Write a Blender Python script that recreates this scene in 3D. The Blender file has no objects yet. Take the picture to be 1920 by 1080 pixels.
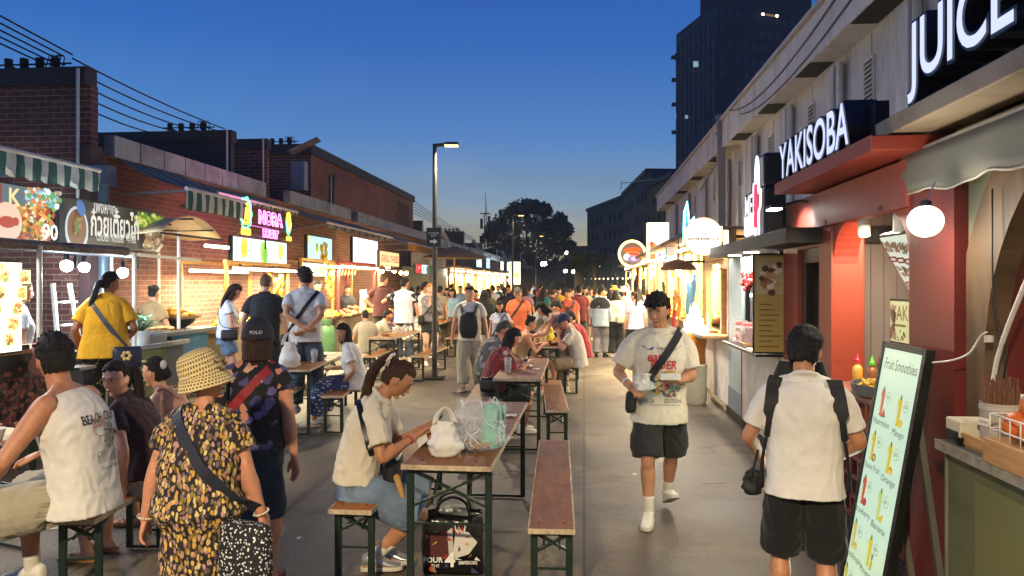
import bpy,bmesh,math,random
import numpy as np
from math import sin,cos,pi,radians as R
from mathutils import Vector,Matrix,noise
from mathutils.bvhtree import BVHTree
random.seed(7)
S = bpy.context.scene
COL = S.collection
V = Vector
TMP = bpy.data.scenes.new('tmp')
def baked(o):
 """Mesh of a temporary object with its modifiers applied, evaluated in a scene of its own."""
 TMP.collection.objects.link(o); vl = TMP.view_layers[0]; vl.update(); me = bpy.data.meshes.new_from_object(o.evaluated_get(vl.depsgraph),depsgraph=vl.depsgraph); bpy.data.objects.remove(o); return me
# ---------------------------------------------------------------- camera model of the photograph (1920 x 1080)
CH,CF,CU,CV = 1.76,1400.0,960.0,530.0
YAW = math.atan(135 / 1400)
FW = V((-sin(YAW),cos(YAW),0)); RT = V((cos(YAW),sin(YAW),0)); UP = V((0,0,1)); CAM = V((0,0,CH))
def PD(u,v,D):
 return CAM + FW * D + RT * ((u - CU) / CF * D) + UP * ((CV - v) / CF * D)
def P(u,v,z=0.0):
 return PD(u,v,(CH - z) * CF / (v - CV))
def PX(u,v,X):
 d = FW + RT * ((u - CU) / CF) + UP * ((CV - v) / CF)
 return CAM + d * (X / d.x)
def PG(u,D,z=0.0):
 p = PD(u,CV,D); p.z = z; return p
def lin(h):
 h = h.lstrip('#'); o = []
 for i in (0,2,4):
  c = int(h[i:i + 2],16) / 255
  o.append(c / 12.92 if c <= .04045 else ((c + .055) / 1.055) ** 2.4)
 return tuple(o)
# ---------------------------------------------------------------- materials
MATS = {}
def newmat(name):
 m = bpy.data.materials.new(name); m.use_nodes = True
 nt = m.node_tree
 for n in list(nt.nodes):
  nt.nodes.remove(n)
 out = nt.nodes.new('ShaderNodeOutputMaterial'); b = nt.nodes.new('ShaderNodeBsdfPrincipled')
 nt.links.new(b.outputs[0],out.inputs[0])
 return m,nt,b
def nd(nt,t,**kw):
 n = nt.nodes.new('ShaderNode' + t)
 for k,v in kw.items():
  if k.startswith('i_'):
   n.inputs[k[2:].replace('_',' ')].default_value = v
  else:
   setattr(n,k,v)
 return n
def coord(nt,scale=(1,1,1),kind='Object',rot=(0,0,0)):
 t = nd(nt,'TexCoord'); mp = nd(nt,'Mapping')
 mp.inputs['Scale'].default_value = scale; mp.inputs['Rotation'].default_value = rot
 nt.links.new(t.outputs[kind],mp.inputs[0]); return mp.outputs[0]
def ramp(nt,fac,stops,interp='LINEAR'):
 r = nd(nt,'ValToRGB'); e = r.color_ramp; e.interpolation = interp
 while len(e.elements) < len(stops):
  e.elements.new(0.5)
 for el,(p,c) in zip(e.elements,stops):
  el.position = p; el.color = (*c,1) if len(c) == 3 else c
 nt.links.new(fac,r.inputs[0]); return r.outputs[0]
def mixc(nt,fac,a,b,mode='MIX'):
 m = nd(nt,'Mix',data_type='RGBA',blend_type=mode)
 for sock,val in ((m.inputs[0],fac),(m.inputs[6],a),(m.inputs[7],b)):
  if hasattr(val,'is_linked'):
   nt.links.new(val,sock)
  elif isinstance(val,(int,float)):
   sock.default_value = val
  else:
   sock.default_value = (*val,1) if len(val) == 3 else val
 return m.outputs[2]
def bumpn(nt,b,h,strength=.3,dist=.01):
 bp = nd(nt,'Bump'); bp.inputs['Strength'].default_value = strength; bp.inputs['Distance'].default_value = dist
 nt.links.new(h,bp.inputs['Height']); nt.links.new(bp.outputs[0],b.inputs['Normal']); return bp
def mat(name,col=(.5,.5,.5),rough=.7,metal=0.0,var=.15,scale=6.0,bump=0.0,bscale=60.0,bdist=.004,stretch=(1,1,1),spec=.5,alpha=1.0,trans=0.0,sheen=0.0,coat=0.0,dirt=None,dscale=3.0,damt=.45):
 if name in MATS:
  return MATS[name]
 if isinstance(col,str):
  col = lin(col)
 m,nt,b = newmat(name)
 b.inputs['Roughness'].default_value = rough; b.inputs['Metallic'].default_value = metal
 b.inputs['Specular IOR Level'].default_value = spec
 b.inputs['Alpha'].default_value = alpha; b.inputs['Transmission Weight'].default_value = trans
 b.inputs['Coat Weight'].default_value = coat
 if sheen:
  b.inputs['Sheen Weight'].default_value = sheen
 co = coord(nt,stretch)
 n = nd(nt,'TexNoise',i_Scale=scale,i_Detail=5.0,i_Roughness=.6); nt.links.new(co,n.inputs[0])
 lo = tuple(c * (1 - var) for c in col); hi = tuple(min(1,c * (1 + var)) for c in col)
 o = ramp(nt,n.outputs[0],[(.3,lo),(.7,hi)])
 if dirt is not None:
  n3 = nd(nt,'TexNoise',i_Scale=dscale,i_Detail=8.0,i_Roughness=.7); nt.links.new(co,n3.inputs[0])
  fr = ramp(nt,n3.outputs[0],[(damt,(0,0,0)),(damt + .2,(1,1,1))])
  o = mixc(nt,fr,o,dirt)
 nt.links.new(o,b.inputs['Base Color'])
 rr = nd(nt,'MapRange',i_To_Min=max(0,rough - .08),i_To_Max=min(1,rough + .1)); nt.links.new(n.outputs[0],rr.inputs[0]); nt.links.new(rr.outputs[0],b.inputs['Roughness'])
 if bump:
  n2 = nd(nt,'TexNoise',i_Scale=bscale,i_Detail=3.0); nt.links.new(co,n2.inputs[0]); bumpn(nt,b,n2.outputs[0],bump,bdist)
 MATS[name] = m
 return m
def emis(name,col,s=1.0):
 if name in MATS:
  return MATS[name]
 if isinstance(col,str):
  col = lin(col)
 m = bpy.data.materials.new(name); m.use_nodes = True; nt = m.node_tree
 for n in list(nt.nodes):
  nt.nodes.remove(n)
 out = nt.nodes.new('ShaderNodeOutputMaterial'); e = nd(nt,'Emission'); e.inputs[0].default_value = (*col,1); e.inputs[1].default_value = s
 nt.links.new(e.outputs[0],out.inputs[0]); MATS[name] = m; return m
def attr_print(rough=.6,name='ink_print'):
 if name in MATS:
  return MATS[name]
 m,nt,b = newmat(name); a = nd(nt,'VertexColor',layer_name='Col'); nt.links.new(a.outputs[0],b.inputs['Base Color']); b.inputs['Roughness'].default_value = rough
 MATS[name] = m; return m
SCR = .5
def attr_screen(s=1.0):
 name = 'lit_print_%g' % s
 if name in MATS:
  return MATS[name]
 m,nt,b = newmat(name); a = nd(nt,'VertexColor',layer_name='Col')
 b.inputs['Base Color'].default_value = (.02,.02,.02,1); b.inputs['Roughness'].default_value = .3
 nt.links.new(a.outputs[0],b.inputs['Emission Color']); b.inputs['Emission Strength'].default_value = s * SCR
 MATS[name] = m; return m
# ---------------------------------------------------------------- mesh builder
def frame(loc,n,up=(0,0,1)):
 n = V(n).normalized(); r = V(up).cross(n).normalized(); u = n.cross(r)
 M = Matrix((r,u,n)).transposed().to_4x4(); M.translation = V(loc); return M
class MB:
 def __init__(s):
  s.v = []; s.f = []; s.m = []
 def add(s,vs,fs,m=0,M=None):
  k = len(s.v)
  s.v.extend((M @ V(p)) if M else V(p) for p in vs)
  s.f.extend(tuple(i + k for i in f) for f in fs); s.m.extend([m] * len(fs)); return s
 def box(s,c,d,m=0,rz=0.0,M=None):
  x,y,z = d[0] / 2,d[1] / 2,d[2] / 2
  T = Matrix.Translation(V(c)) @ Matrix.Rotation(rz,4,'Z')
  if M:
   T = M @ T
  vs = [(sx * x,sy * y,sz * z) for sz in (-1,1) for sy in (-1,1) for sx in (-1,1)]
  return s.add(vs,[(0,2,3,1),(4,5,7,6),(0,1,5,4),(2,6,7,3),(0,4,6,2),(1,3,7,5)],m,T)
 def b2(s,a,b,m=0):
  a = V(a); b = V(b); return s.box((a + b) / 2,[abs(b[i] - a[i]) for i in range(3)],m)
 def bar(s,a,b,w,h=None,m=0,up=(0,0,1)):
  a = V(a); b = V(b); h = h or w; d = (b - a); L = d.length; d.normalize(); up = V(up)
  if abs(d.dot(up)) > .98:
   up = V((0,1,0))
  r = d.cross(up).normalized(); u = r.cross(d)
  vs = [a + d * (L * e) + r * (sx * w / 2) + u * (sz * h / 2) for e in (0,1) for sz in (-1,1) for sx in (-1,1)]
  return s.add(vs,[(0,2,3,1),(4,5,7,6),(0,1,5,4),(2,6,7,3),(0,4,6,2),(1,3,7,5)],m)
 def prism(s,pts,n,m=0):
  pts = [V(p) for p in pts]; n = V(n); k = len(pts)
  fs = [tuple(range(k))[::-1],tuple(range(k,2 * k))] + [(i,(i + 1) % k,k + (i + 1) % k,k + i) for i in range(k)]
  return s.add(pts + [p + n for p in pts],fs,m)
 def loft(s,rings,m=0,cap=True,closed=True):
  k = len(s.v); n = len(rings[0])
  for r in rings:
   s.v.extend(V(p) for p in r)
  for j in range(len(rings) - 1):
   for i in range(n if closed else n - 1):
    a = k + j * n + i; b = k + j * n + (i + 1) % n
    s.f.append((a,b,b + n,a + n)); s.m.append(m)
  if cap and closed:
   s.f.append(tuple(k + i for i in range(n))[::-1]); s.m.append(m)
   e = k + (len(rings) - 1) * n
   s.f.append(tuple(e + i for i in range(n))); s.m.append(m)
  return s
 def lathe(s,prof,c=(0,0,0),n=20,m=0,M=None,sx=1,sy=1):
  c = V(c); rings = []
  for r,z in prof:
   rg = [c + V((cos(2 * pi * i / n) * r * sx,sin(2 * pi * i / n) * r * sy,z)) for i in range(n)]
   rings.append([M @ p for p in rg] if M else rg)
  return s.loft(rings,m)
 def tube(s,pts,rad,n=10,m=0,sub=1,flat=1.0,ball=False):
  pts = [V(p) for p in pts]
  rad = list(rad) if hasattr(rad,'__len__') else [rad] * len(pts)
  if sub > 1:
   pts,rad = smooth_path(pts,rad,sub)
  if ball:
   d0 = (pts[0] - pts[1]).normalized(); d1 = (pts[-1] - pts[-2]).normalized()
   pre = [(pts[0] + d0 * rad[0] * sin(a),rad[0] * cos(a)) for a in (1.4,1.0,.5)]
   post = [(pts[-1] + d1 * rad[-1] * sin(a),rad[-1] * cos(a)) for a in (.5,1.0,1.4)]
   pts = [p for p,_ in pre] + pts + [p for p,_ in post]; rad = [r for _,r in pre] + rad + [r for _,r in post]
  rings = []; t0 = (pts[1] - pts[0]).normalized()
  x = t0.orthogonal().normalized()
  for i,p in enumerate(pts):
   a = pts[max(i - 1,0)]; b = pts[min(i + 1,len(pts) - 1)]
   t = (b - a).normalized() if (b - a).length > 1e-9 else t0
   x = (x - t * x.dot(t))
   x = x.normalized() if x.length > 1e-6 else t.orthogonal().normalized()
   y = t.cross(x)
   rings.append([p + x * (cos(2 * pi * k / n) * rad[i]) + y * (sin(2 * pi * k / n) * rad[i] * flat) for k in range(n)])
  return s.loft(rings,m)
 def ell(s,c,r,n=12,m=0,M=None):
  c = V(c); rings = []
  k = max(5,n // 2 + 1)
  for j in range(k):
   a = -pi / 2 + pi * (j + .02) / (k - 1 + .04)
   rg = [V((cos(2 * pi * i / n) * cos(a) * r[0],sin(2 * pi * i / n) * cos(a) * r[1],sin(a) * r[2])) for i in range(n)]
   rg = [(M @ p if M else p) + c for p in rg]
   rings.append(rg)
  return s.loft(rings,m)
 def mesh(s,name):
  me = bpy.data.meshes.new(name); me.from_pydata([tuple(p) for p in s.v],[],s.f)
  me.polygons.foreach_set('material_index',s.m); me.update(); return me
def smooth_path(pts,rad,sub):
 P2,R2 = [],[]
 n = len(pts)
 for i in range(n - 1):
  p0,p1,p2,p3 = pts[max(i - 1,0)],pts[i],pts[i + 1],pts[min(i + 2,n - 1)]
  for k in range(sub):
   t = k / sub
   P2.append(.5 * ((2 * p1) + (p2 - p0) * t + (2 * p0 - 5 * p1 + 4 * p2 - p3) * t * t + (3 * p1 - p0 - 3 * p2 + p3) * t ** 3))
   tt = t * t * (3 - 2 * t)
   R2.append(rad[i] * (1 - tt) + rad[i + 1] * tt)
 P2.append(pts[-1]); R2.append(rad[-1])
 return P2,R2
def link(name,me,mats,parent=None,smooth=None,bev=0.0,kind=None):
 if not isinstance(mats,(list,tuple)):
  mats = [mats]
 if not me.materials:
  for x in mats:
   me.materials.append(x)
 if smooth is not None:
  me.polygons.foreach_set('use_smooth',[True] * len(me.polygons))
  if smooth < 170:
   me.set_sharp_from_angle(angle=R(smooth))
 o = bpy.data.objects.new(name,me); COL.objects.link(o)
 if parent:
  o.parent = parent
 if bev:
  b = o.modifiers.new('b','BEVEL'); b.width = bev; b.segments = 2; b.limit_method = 'ANGLE'
 if kind:
  o['kind'] = kind
 return o
def obj(name,mb,mats,parent=None,smooth=None,bev=0.0,kind=None):
 me = mb.mesh(name) if isinstance(mb,MB) else mb
 return link(name,me,mats,parent,smooth,bev,kind)
def tag(o,label,cat,group=None):
 o['label'] = label; o['category'] = cat
 if group:
  o['group'] = group
 return o
def thing(name,label,cat,loc=(0,0,0),rz=0.0,group=None):
 o = bpy.data.objects.new(name,None); COL.objects.link(o); o.empty_display_size = .1
 o.location = loc; o.rotation_euler = (0,0,rz); return tag(o,label,cat,group)
def dup(root,loc,rz=0.0,label=None,scale=None,group=None):
 kids = {}
 for o in ALLKIDS.get(root.name) or list_children(root):
  kids.setdefault(o.parent.name,[]).append(o)
 def cp(o,par):
  c = o.copy(); COL.objects.link(c)
  if par:
   c.parent = par
  for k in kids.get(o.name,[]):
   cp(k,c)
  return c
 r = cp(root,None); r.location = loc; r.rotation_euler = (0,0,rz)
 if label:
  r['label'] = label
 if group:
  r['group'] = group
 if scale:
  r.scale = (scale,) * 3 if isinstance(scale,(int,float)) else scale
 return r
ALLKIDS = {}
def list_children(root):
 r = list(root.children_recursive); ALLKIDS[root.name] = r; return r
# ---------------------------------------------------------------- flat artwork: many coloured pieces on one sheet
GLY = {}
def glyphs(txt,bold=0.0,shear=0.0,space=1.0):
 k = (txt,bold,shear,space)
 if k not in GLY:
  c = bpy.data.curves.new('t','FONT'); c.body = txt; c.align_x = 'CENTER'; c.align_y = 'CENTER'; c.resolution_u = 2
  c.offset = bold; c.shear = shear; c.space_character = space
  me = baked(bpy.data.objects.new('t',c))
  vs = [(p.co.x,p.co.y) for p in me.vertices]; fs = [tuple(f.vertices) for f in me.polygons]
  bpy.data.meshes.remove(me); bpy.data.curves.remove(c)
  GLY[k] = (vs,fs)
 return GLY[k]
class Art:
 step = .0005
 def __init__(s):
  s.v = []; s.f = []; s.c = []; s.k = 0
 def poly(s,pts,col):
  if isinstance(col,str):
   col = lin(col)
  s.k += 1; b = len(s.v); s.v += [(p[0],p[1],s.k * s.step) for p in pts]; s.f.append(tuple(range(b,b + len(pts)))); s.c.append(col); return s
 def rect(s,x0,y0,x1,y1,col):
  return s.poly([(x0,y0),(x1,y0),(x1,y1),(x0,y1)],col)
 def ell(s,cx,cy,rx,ry,col,n=18,rot=0.0):
  return s.poly([(cx + cos(2 * pi * i / n) * rx * cos(rot) - sin(2 * pi * i / n) * ry * sin(rot),cy + cos(2 * pi * i / n) * rx * sin(rot) + sin(2 * pi * i / n) * ry * cos(rot)) for i in range(n)],col)
 def ring(s,cx,cy,r,w,col,n=28):
  if isinstance(col,str):
   col = lin(col)
  s.k += 1
  for i in range(n):
   a,b2 = 2 * pi * i / n,2 * pi * (i + 1) / n; b = len(s.v)
   s.v += [(cx + cos(a) * r,cy + sin(a) * r,s.k * s.step),(cx + cos(b2) * r,cy + sin(b2) * r,s.k * s.step),(cx + cos(b2) * (r - w),cy + sin(b2) * (r - w),s.k * s.step),(cx + cos(a) * (r - w),cy + sin(a) * (r - w),s.k * s.step)]
   s.f.append((b,b + 1,b + 2,b + 3)); s.c.append(col)
  return s
 def text(s,t,x,y,size,col,bold=0.0,shear=0.0,rot=0.0,w=None,sx=1.0):
  if isinstance(col,str):
   col = lin(col)
  vs,fs = glyphs(t,bold,shear)
  if not vs:
   return s
  if w:
   ww = max(p[0] for p in vs) - min(p[0] for p in vs); sx = w / (ww * size)
  s.k += 1; b = len(s.v)
  for px,py in vs:
   px *= size * sx; py *= size
   s.v.append((x + px * cos(rot) - py * sin(rot),y + px * sin(rot) + py * cos(rot),s.k * s.step))
  s.f += [tuple(i + b for i in f) for f in fs]; s.c += [col] * len(fs); return s
 def blobs(s,x0,y0,x1,y1,cols,n,r0,r1,seed=1,asp=1.0):
  rn = random.Random(seed)
  for i in range(n):
   c = rn.choice(cols); r = rn.uniform(r0,r1)
   s.blob(rn.uniform(x0 + r,x1 - r),rn.uniform(y0 + r * asp,y1 - r * asp),r,r * asp * rn.uniform(.6,1),c,rn)
  return s
 def blob(s,cx,cy,rx,ry,col,rn=random):
  k = 11; ph = rn.uniform(0,6)
  return s.poly([(cx + cos(2 * pi * i / k) * rx * rn.uniform(.7,1),cy + sin(2 * pi * i / k) * ry * rn.uniform(.7,1)) for i in range(k)],col)
 def build(s,name,m,parent=None,M=None,fn=None):
  vs = s.v
  if fn:
   vs = [fn(p) for p in vs]
  elif M:
   vs = [M @ V(p) for p in vs]
  me = bpy.data.meshes.new(name); me.from_pydata([tuple(p) for p in vs],[],s.f)
  at = me.color_attributes.new('Col','FLOAT_COLOR','CORNER')
  cols = []
  for f,c in zip(s.f,s.c):
   cols += [c[0],c[1],c[2],1.0] * len(f)
  at.data.foreach_set('color',cols); me.update()
  return link(name,me,m,parent)
def lamp(kind,name,loc,power,col=(1,.8,.55),size=.3,size_y=None,direction=(0,0,-1),spot=120,parent=None,blend=.6):
 l = bpy.data.lights.new(name,kind); l.energy = power; l.color = col
 if kind == 'AREA':
  l.size = size
  if size_y:
   l.shape = 'RECTANGLE'; l.size_y = size_y
 elif kind in ('POINT','SPOT'):
  l.shadow_soft_size = size
  if kind == 'SPOT':
   l.spot_size = R(spot); l.spot_blend = blend
 o = bpy.data.objects.new(name,l); COL.objects.link(o); o.location = loc
 o.rotation_euler = V(direction).to_track_quat('-Z','Y').to_euler()
 if parent:
  o.parent = parent
 return o
# ---------------------------------------------------------------- people
def remesh(mb,vox,it=3,disp=None,fac=.5):
 me = mb.mesh('tmp'); o = bpy.data.objects.new('tmp',me)
 m = o.modifiers.new('r','REMESH'); m.mode = 'VOXEL'; m.voxel_size = vox
 if it:
  k = o.modifiers.new('s','SMOOTH'); k.factor = fac; k.iterations = it
 me2 = baked(o); bpy.data.meshes.remove(me)
 if disp:
  for v,n in zip(me2.vertices,[v.normal.copy() for v in me2.vertices]):
   v.co += n * disp(v.co,n)
 return me2
def ik(a,t,l1,l2,pole):
 d = t - a; L = min(d.length,(l1 + l2) * .995); L = max(L,abs(l1 - l2) * 1.05); d.normalize()
 x = (l1 * l1 - l2 * l2 + L * L) / (2 * L); h = math.sqrt(max(l1 * l1 - x * x,0))
 p = pole - d * pole.dot(d); p.normalize()
 return a + d * x + p * h,a + d * L
def oval(c,X,Y,hw,hd,n=28,e=2.4):
 o = []
 for i in range(n):
  a = 2 * pi * i / n; ca,sa = cos(a),sin(a)
  o.append(c + X * (math.copysign(abs(ca) ** (2 / e),ca) * hw) + Y * (math.copysign(abs(sa) ** (2 / e),sa) * hd))
 return o
def wrinkle(amp,sc=(14,14,7),seed=0.0,fine=.6):
 def f(co,n):
  p = V((co.x * sc[0] + seed,co.y * sc[1],co.z * sc[2]))
  w = noise.noise(p + V((noise.noise(p * .5),0,noise.noise(p * .5 + V((9,9,9))))) * 1.6)
  return amp * ((1 - abs(w) * 2.2) * .9 + fine * noise.noise(p * 2.7)) - amp * .3
 return f
def hairmat(c):
 k = 'hair_%s' % c
 if k in MATS:
  return MATS[k]
 m,nt,b = newmat(k); co = coord(nt,(90,90,6)); n = nd(nt,'TexNoise',i_Scale=1.6,i_Detail=4.0); nt.links.new(co,n.inputs[0])
 base = tuple(x * 1.5 + .003 for x in lin(c)); o = ramp(nt,n.outputs[0],[(.3,tuple(x * .55 for x in base)),(.75,tuple(min(1,x * 1.7 + .004) for x in base))])
 nt.links.new(o,b.inputs['Base Color']); b.inputs['Roughness'].default_value = .72; b.inputs['Specular IOR Level'].default_value = .18; bumpn(nt,b,n.outputs[0],.8,.006); MATS[k] = m; return m
def skinmat(c):
 k = 'skin_%s' % c
 if k in MATS:
  return MATS[k]
 c = tuple(min(.8,x * 1.22) for x in lin(c))
 m = mat(k,c,rough=.5,var=.14,scale=16,bump=.2,bscale=180,bdist=.0015,spec=.4,dirt=tuple(x * f for x,f in zip(c,(1.02,.8,.75))),dscale=9,damt=.52)
 return m
def hand_mesh(mb,w,d,n,side,s=1.0,curl=.35,spread=1.0,seg=7,thumb=.7,curls=None):
 d = d.normalized(); n = (n - d * n.dot(d)).normalized(); t = (d.cross(n) if side > 0 else n.cross(d))
 ring = []
 for u,hw,hd in ((-.03,.024,.02),(0,.026,.019),(.03,.036,.018),(.062,.043,.016),(.085,.042,.013)):
  ring.append(oval(w + d * (u * s) + n * (.004 * s),t,n,hw * s,hd * s,14,2.6))
 mb.loft(ring)
 for i,(off,L) in enumerate(((.031,.072),(.0105,.082),(-.0105,.076),(-.031,.06))):
  c = (curls[i] if curls else curl * (1 + .12 * i))
  p = w + d * (.08 * s) + t * (off * s) + n * .002; q = (d + t * (off * 1.6 * spread)).normalized(); pts = [p - q * .02 * s,p]
  for j,f in enumerate((.46,.3,.24)):
   q = (Matrix.Rotation(c * (1 if j else .7),3,n.cross(q)) @ q if False else (q * cos(c * (.7 if j == 0 else 1)) + n * sin(c * (.7 if j == 0 else 1)))).normalized() if j == 0 else _bend(q,n,d,c)
   p = p + q * (L * f * s); pts.append(p)
  mb.tube(pts,[.0105 * s,.0105 * s,.01 * s,.0095 * s,.0088 * s],n=seg,sub=2,ball=True)
 p = w + d * (.02 * s) + t * (.026 * s); q = (d * .75 + t * .75 + n * .35 * thumb).normalized()
 pts = [p,p + q * (.035 * s)]
 q2 = (d * .95 + t * .25 + n * .4 * thumb).normalized(); pts.append(pts[-1] + q2 * (.033 * s)); pts.append(pts[-1] + (q2 + d * .3).normalized() * (.026 * s))
 mb.tube(pts,[.016 * s,.0135 * s,.012 * s,.0105 * s],n=seg + 1,sub=2,ball=True)
def _bend(q,n,d,c):
 # rotate q towards the palm normal n in the plane of d and n
 ax = d.cross(n)
 return (Matrix.Rotation(c,3,ax) @ q).normalized()
def headframe(yaw,pitch,roll,base):
 # yaw > 0 turns to the person's left, pitch > 0 looks down
 M = Matrix.Rotation(R(yaw),3,'Z') @ Matrix.Rotation(R(-pitch),3,'X') @ Matrix.Rotation(R(roll),3,'Y')
 return base @ M
def head_mesh(mb,c,M,s,fem,det):
 n,k = (28,20) if det else (16,12)
 rings = []
 for j in range(k):
  a = -pi / 2 + pi * (j + .03) / (k - 1 + .06)
  z0 = sin(a); rg = []
  for i in range(n):
   b = 2 * pi * i / n; x,y,z = cos(b) * cos(a),sin(b) * cos(a),z0
   lo = max(0,-z)
   w = .0745 * (1 - .26 * lo ** 1.6) * (1 + .03 * (1 - abs(z)))
   dep = .094 * (1 - .1 * lo)
   X = x * w; Y = y * dep; Z = z * .117
   if y > 0:
    Y -= .012 * (y ** 3) * (1 - lo * .4)               # flatter face
    Y += .008 * lo * y                                   # chin forward
    sock = math.exp(-((abs(X) - .031) / .016) ** 2 - ((Z - .004) / .013) ** 2); Y -= .0075 * sock
    cheek = math.exp(-((abs(X) - .042) / .018) ** 2 - ((Z + .03) / .02) ** 2); Y += .004 * cheek
   else:
    Y *= 1.02; Y += -.008 * max(0,z) * abs(y)
    if z < -.25:
     Y *= 1 - .5 * (-z - .25)
   rg.append(c + M @ (V((X,Y,Z)) * s))
  rings.append(rg)
 mb.loft(rings)
 T = lambda x,y,z: c + M @ (V((x,y,z)) * s)
 if det:
  mb.tube([T(0,.077,.014),T(0,.085,-.006),T(0,.0915,-.022),T(0,.096,-.0325)],[.0075 * s,.0082 * s,.0105 * s,.0115 * s],n=10,sub=2,ball=True)
  for sx in (-1,1):
   mb.ell(T(sx * .0115,.0835,-.0355),(.0085 * s,.0085 * s,.0075 * s),8)
   mb.tube([T(sx * .012,.081,.021),T(sx * .03,.079,.0245),T(sx * .047,.068,.019)],[.006 * s,.0065 * s,.005 * s],n=8,sub=2,ball=True)
  mb.tube([T(-.021,.076,-.0625),T(0,.0855,-.0575),T(.021,.076,-.0625)],[.003 * s,.0055 * s,.003 * s],n=8,sub=3,ball=True)
  mb.tube([T(-.018,.076,-.068),T(0,.0845,-.0705),T(.018,.076,-.068)],[.003 * s,.006 * s,.003 * s],n=8,sub=3,ball=True)
  mb.ell(T(0,.058,-.1),(.022 * s,.018 * s,.014 * s),10)
 else:
  mb.tube([T(0,.078,.01),T(0,.09,-.03)],[.01 * s,.014 * s],n=8,ball=True)
  mb.ell(T(0,.072,-.095),(.018 * s,.014 * s,.014 * s),8)
 for sx in (-1,1):
  mb.ell(T(sx * .077,-.006,-.012),(.009 * s,.019 * s,.031 * s),10,M=M @ Matrix.Rotation(sx * .35,3,'Z'))
def hair_mesh(style,c,M,s,seed,det,upb,path=None,thick=1.0):
 mb = MB(); rn = random.Random(seed)
 T = lambda p: c + M @ (V(p) * s)
 n,k = (44,30) if det else (22,16)
 fr = {'short': .52,'crop': .6,'buzz': .62,'bald': .7,'bob': .5,'long': .5,'tail': .6,'bun': .6,'fringe': .47,'tousle': .46}[style]
 grow = {'short': .016,'crop': .012,'buzz': .005,'bald': .003,'bob': .018,'long': .016,'tail': .009,'bun': .009,'fringe': .02,'tousle': .024}[style] * thick
 nape = {'short': -.55,'crop': -.4,'buzz': -.5,'bald': -.3,'tail': -.62,'bun': -.62,'tousle': -.55}.get(style,-.75)
 rings = []
 for j in range(k):
  a = -pi / 2 + pi * (j + .03) / (k - 1 + .06); rg = []
  for i in range(n):
   b = 2 * pi * i / n; x,y,z = cos(b) * cos(a),sin(b) * cos(a),sin(a)
   wob = (.2 if style in ('fringe','tousle') else .06) * noise.noise(V((x * 6 + seed,y * 6,z * 3)))
   face = (z < fr + wob - .18 * abs(x)) and (y > .18 + (.25 if z < 0 else .1) * (1 - abs(x)) - .1 * max(0,z))
   ear = z < .12 and abs(y) < .3 and style in ('short','crop','buzz','tail','bun','tousle','bald','fringe')
   low = z < nape + wob
   if style in ('bob','long') and z < -.1:
    face = y > (.3 if abs(x) > .62 * cos(a) else -.25)
   lo = max(0,-z)
   w = .0745 * (1 - .2 * lo); g = grow
   if style in ('short','fringe','crop','tousle') and z > .3:
    g *= 1.35
   if style == 'fringe' and y > .3 and fr - .1 < z:
    g *= 1.25
   if face or low or (ear and z < .02):
    g = -.02
   elif ear:
    g = grow * .35
   st = .0028 * noise.noise(V((b * 9,z * 2.5,seed))) + (.009 if style == 'tousle' else .005) * noise.noise(V((x * 7,y * 7,z * 7 + seed))) if g > 0 else 0
   X = x * (w + g + st); Y = y * (.096 + g + st); Z = z * (.118 + g * .9 + st)
   if style in ('bob','long') and z < 0 and not face:
    X = x / max(.35,cos(a)) * (.078 + g + st); Y = y / max(.35,cos(a)) * (.092 + g + st) if y < 0 else Y
    Z = z * (.19 if style == 'bob' else .22)
   rg.append(T((X,Y - (.004 if g > 0 else 0),Z)))
  rings.append(rg)
 mb.loft(rings)
 if style == 'long':
  for q in range(9 if det else 5):
   x = (q / (8 if det else 4) - .5) * .15
   p0 = T((x,-.06 - .03 * (1 - abs(x) * 12),-.02)); p1 = T((x * 1.05,-.085,-.12)); L = .2 + .12 * rn.random() if path is None else path
   p2 = p1 - upb * (L * .55) + M @ V((x * .15,-.03,0)); p3 = p1 - upb * L + M @ V((x * .1,-.02,0))
   mb.tube([p0,p1,p2,p3],[.018,.026,.024,.008],n=9,sub=4,ball=True)
 if style == 'tail':
  pts = path or [(0,-.085,.06),(0,-.125,.055),(0,-.14,-.03),(0,-.13,-.15),(0,-.12,-.27)]
  P3 = [(c + V(p) * s) if path else T(p) for p in pts]; K = len(P3)
  rad = [.017] + [.034 * (1 - .35 * abs(i / (K - 1) - .45)) for i in range(1,K - 1)] + [.008]
  for q in range(7 if det else 3):
   o = V((rn.uniform(-1,1),rn.uniform(-1,1),rn.uniform(-1,1))) * (.014 if det else .008) * s
   mb.tube([p + o * min(1,i / 1.5) for i,p in enumerate(P3)],[r * .72 * s for r in rad],n=10,sub=5,ball=True)
 if style == 'bun':
  mb.ell(T((0,-.1,.07) if path is None else path),(.042 * s,.038 * s,.04 * s),14)
 if style in ('tousle','short','fringe') and det:
  for q in range(46):
   a = rn.uniform(.35,1.4); b = rn.uniform(0,2 * pi); x,y,z = cos(b) * cos(a),sin(b) * cos(a),sin(a)
   p = V((x * .088,y * .108,z * .125)); dd = V((x * .5 + rn.uniform(-.5,.5),y * .5 + rn.uniform(-.2,.9),z * .5 + rn.uniform(-.3,.2))).normalized()
   mb.tube([T(p * .92),T(p * 1.03 + dd * .012),T(p * 1.02 + dd * .03)],[.013 * s,.010 * s,.003 * s],n=7,sub=2,ball=True)
 return remesh(mb,(.0055 if det else .011) * s,1,(lambda co,n: .0045 * noise.noise(co * 26 + V((seed,0,0))) + .003 * noise.noise(V((co.x * 110,co.y * 110,co.z * 30)))) if det else None,fac=.4)
SKIN = '#b98262'
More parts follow.
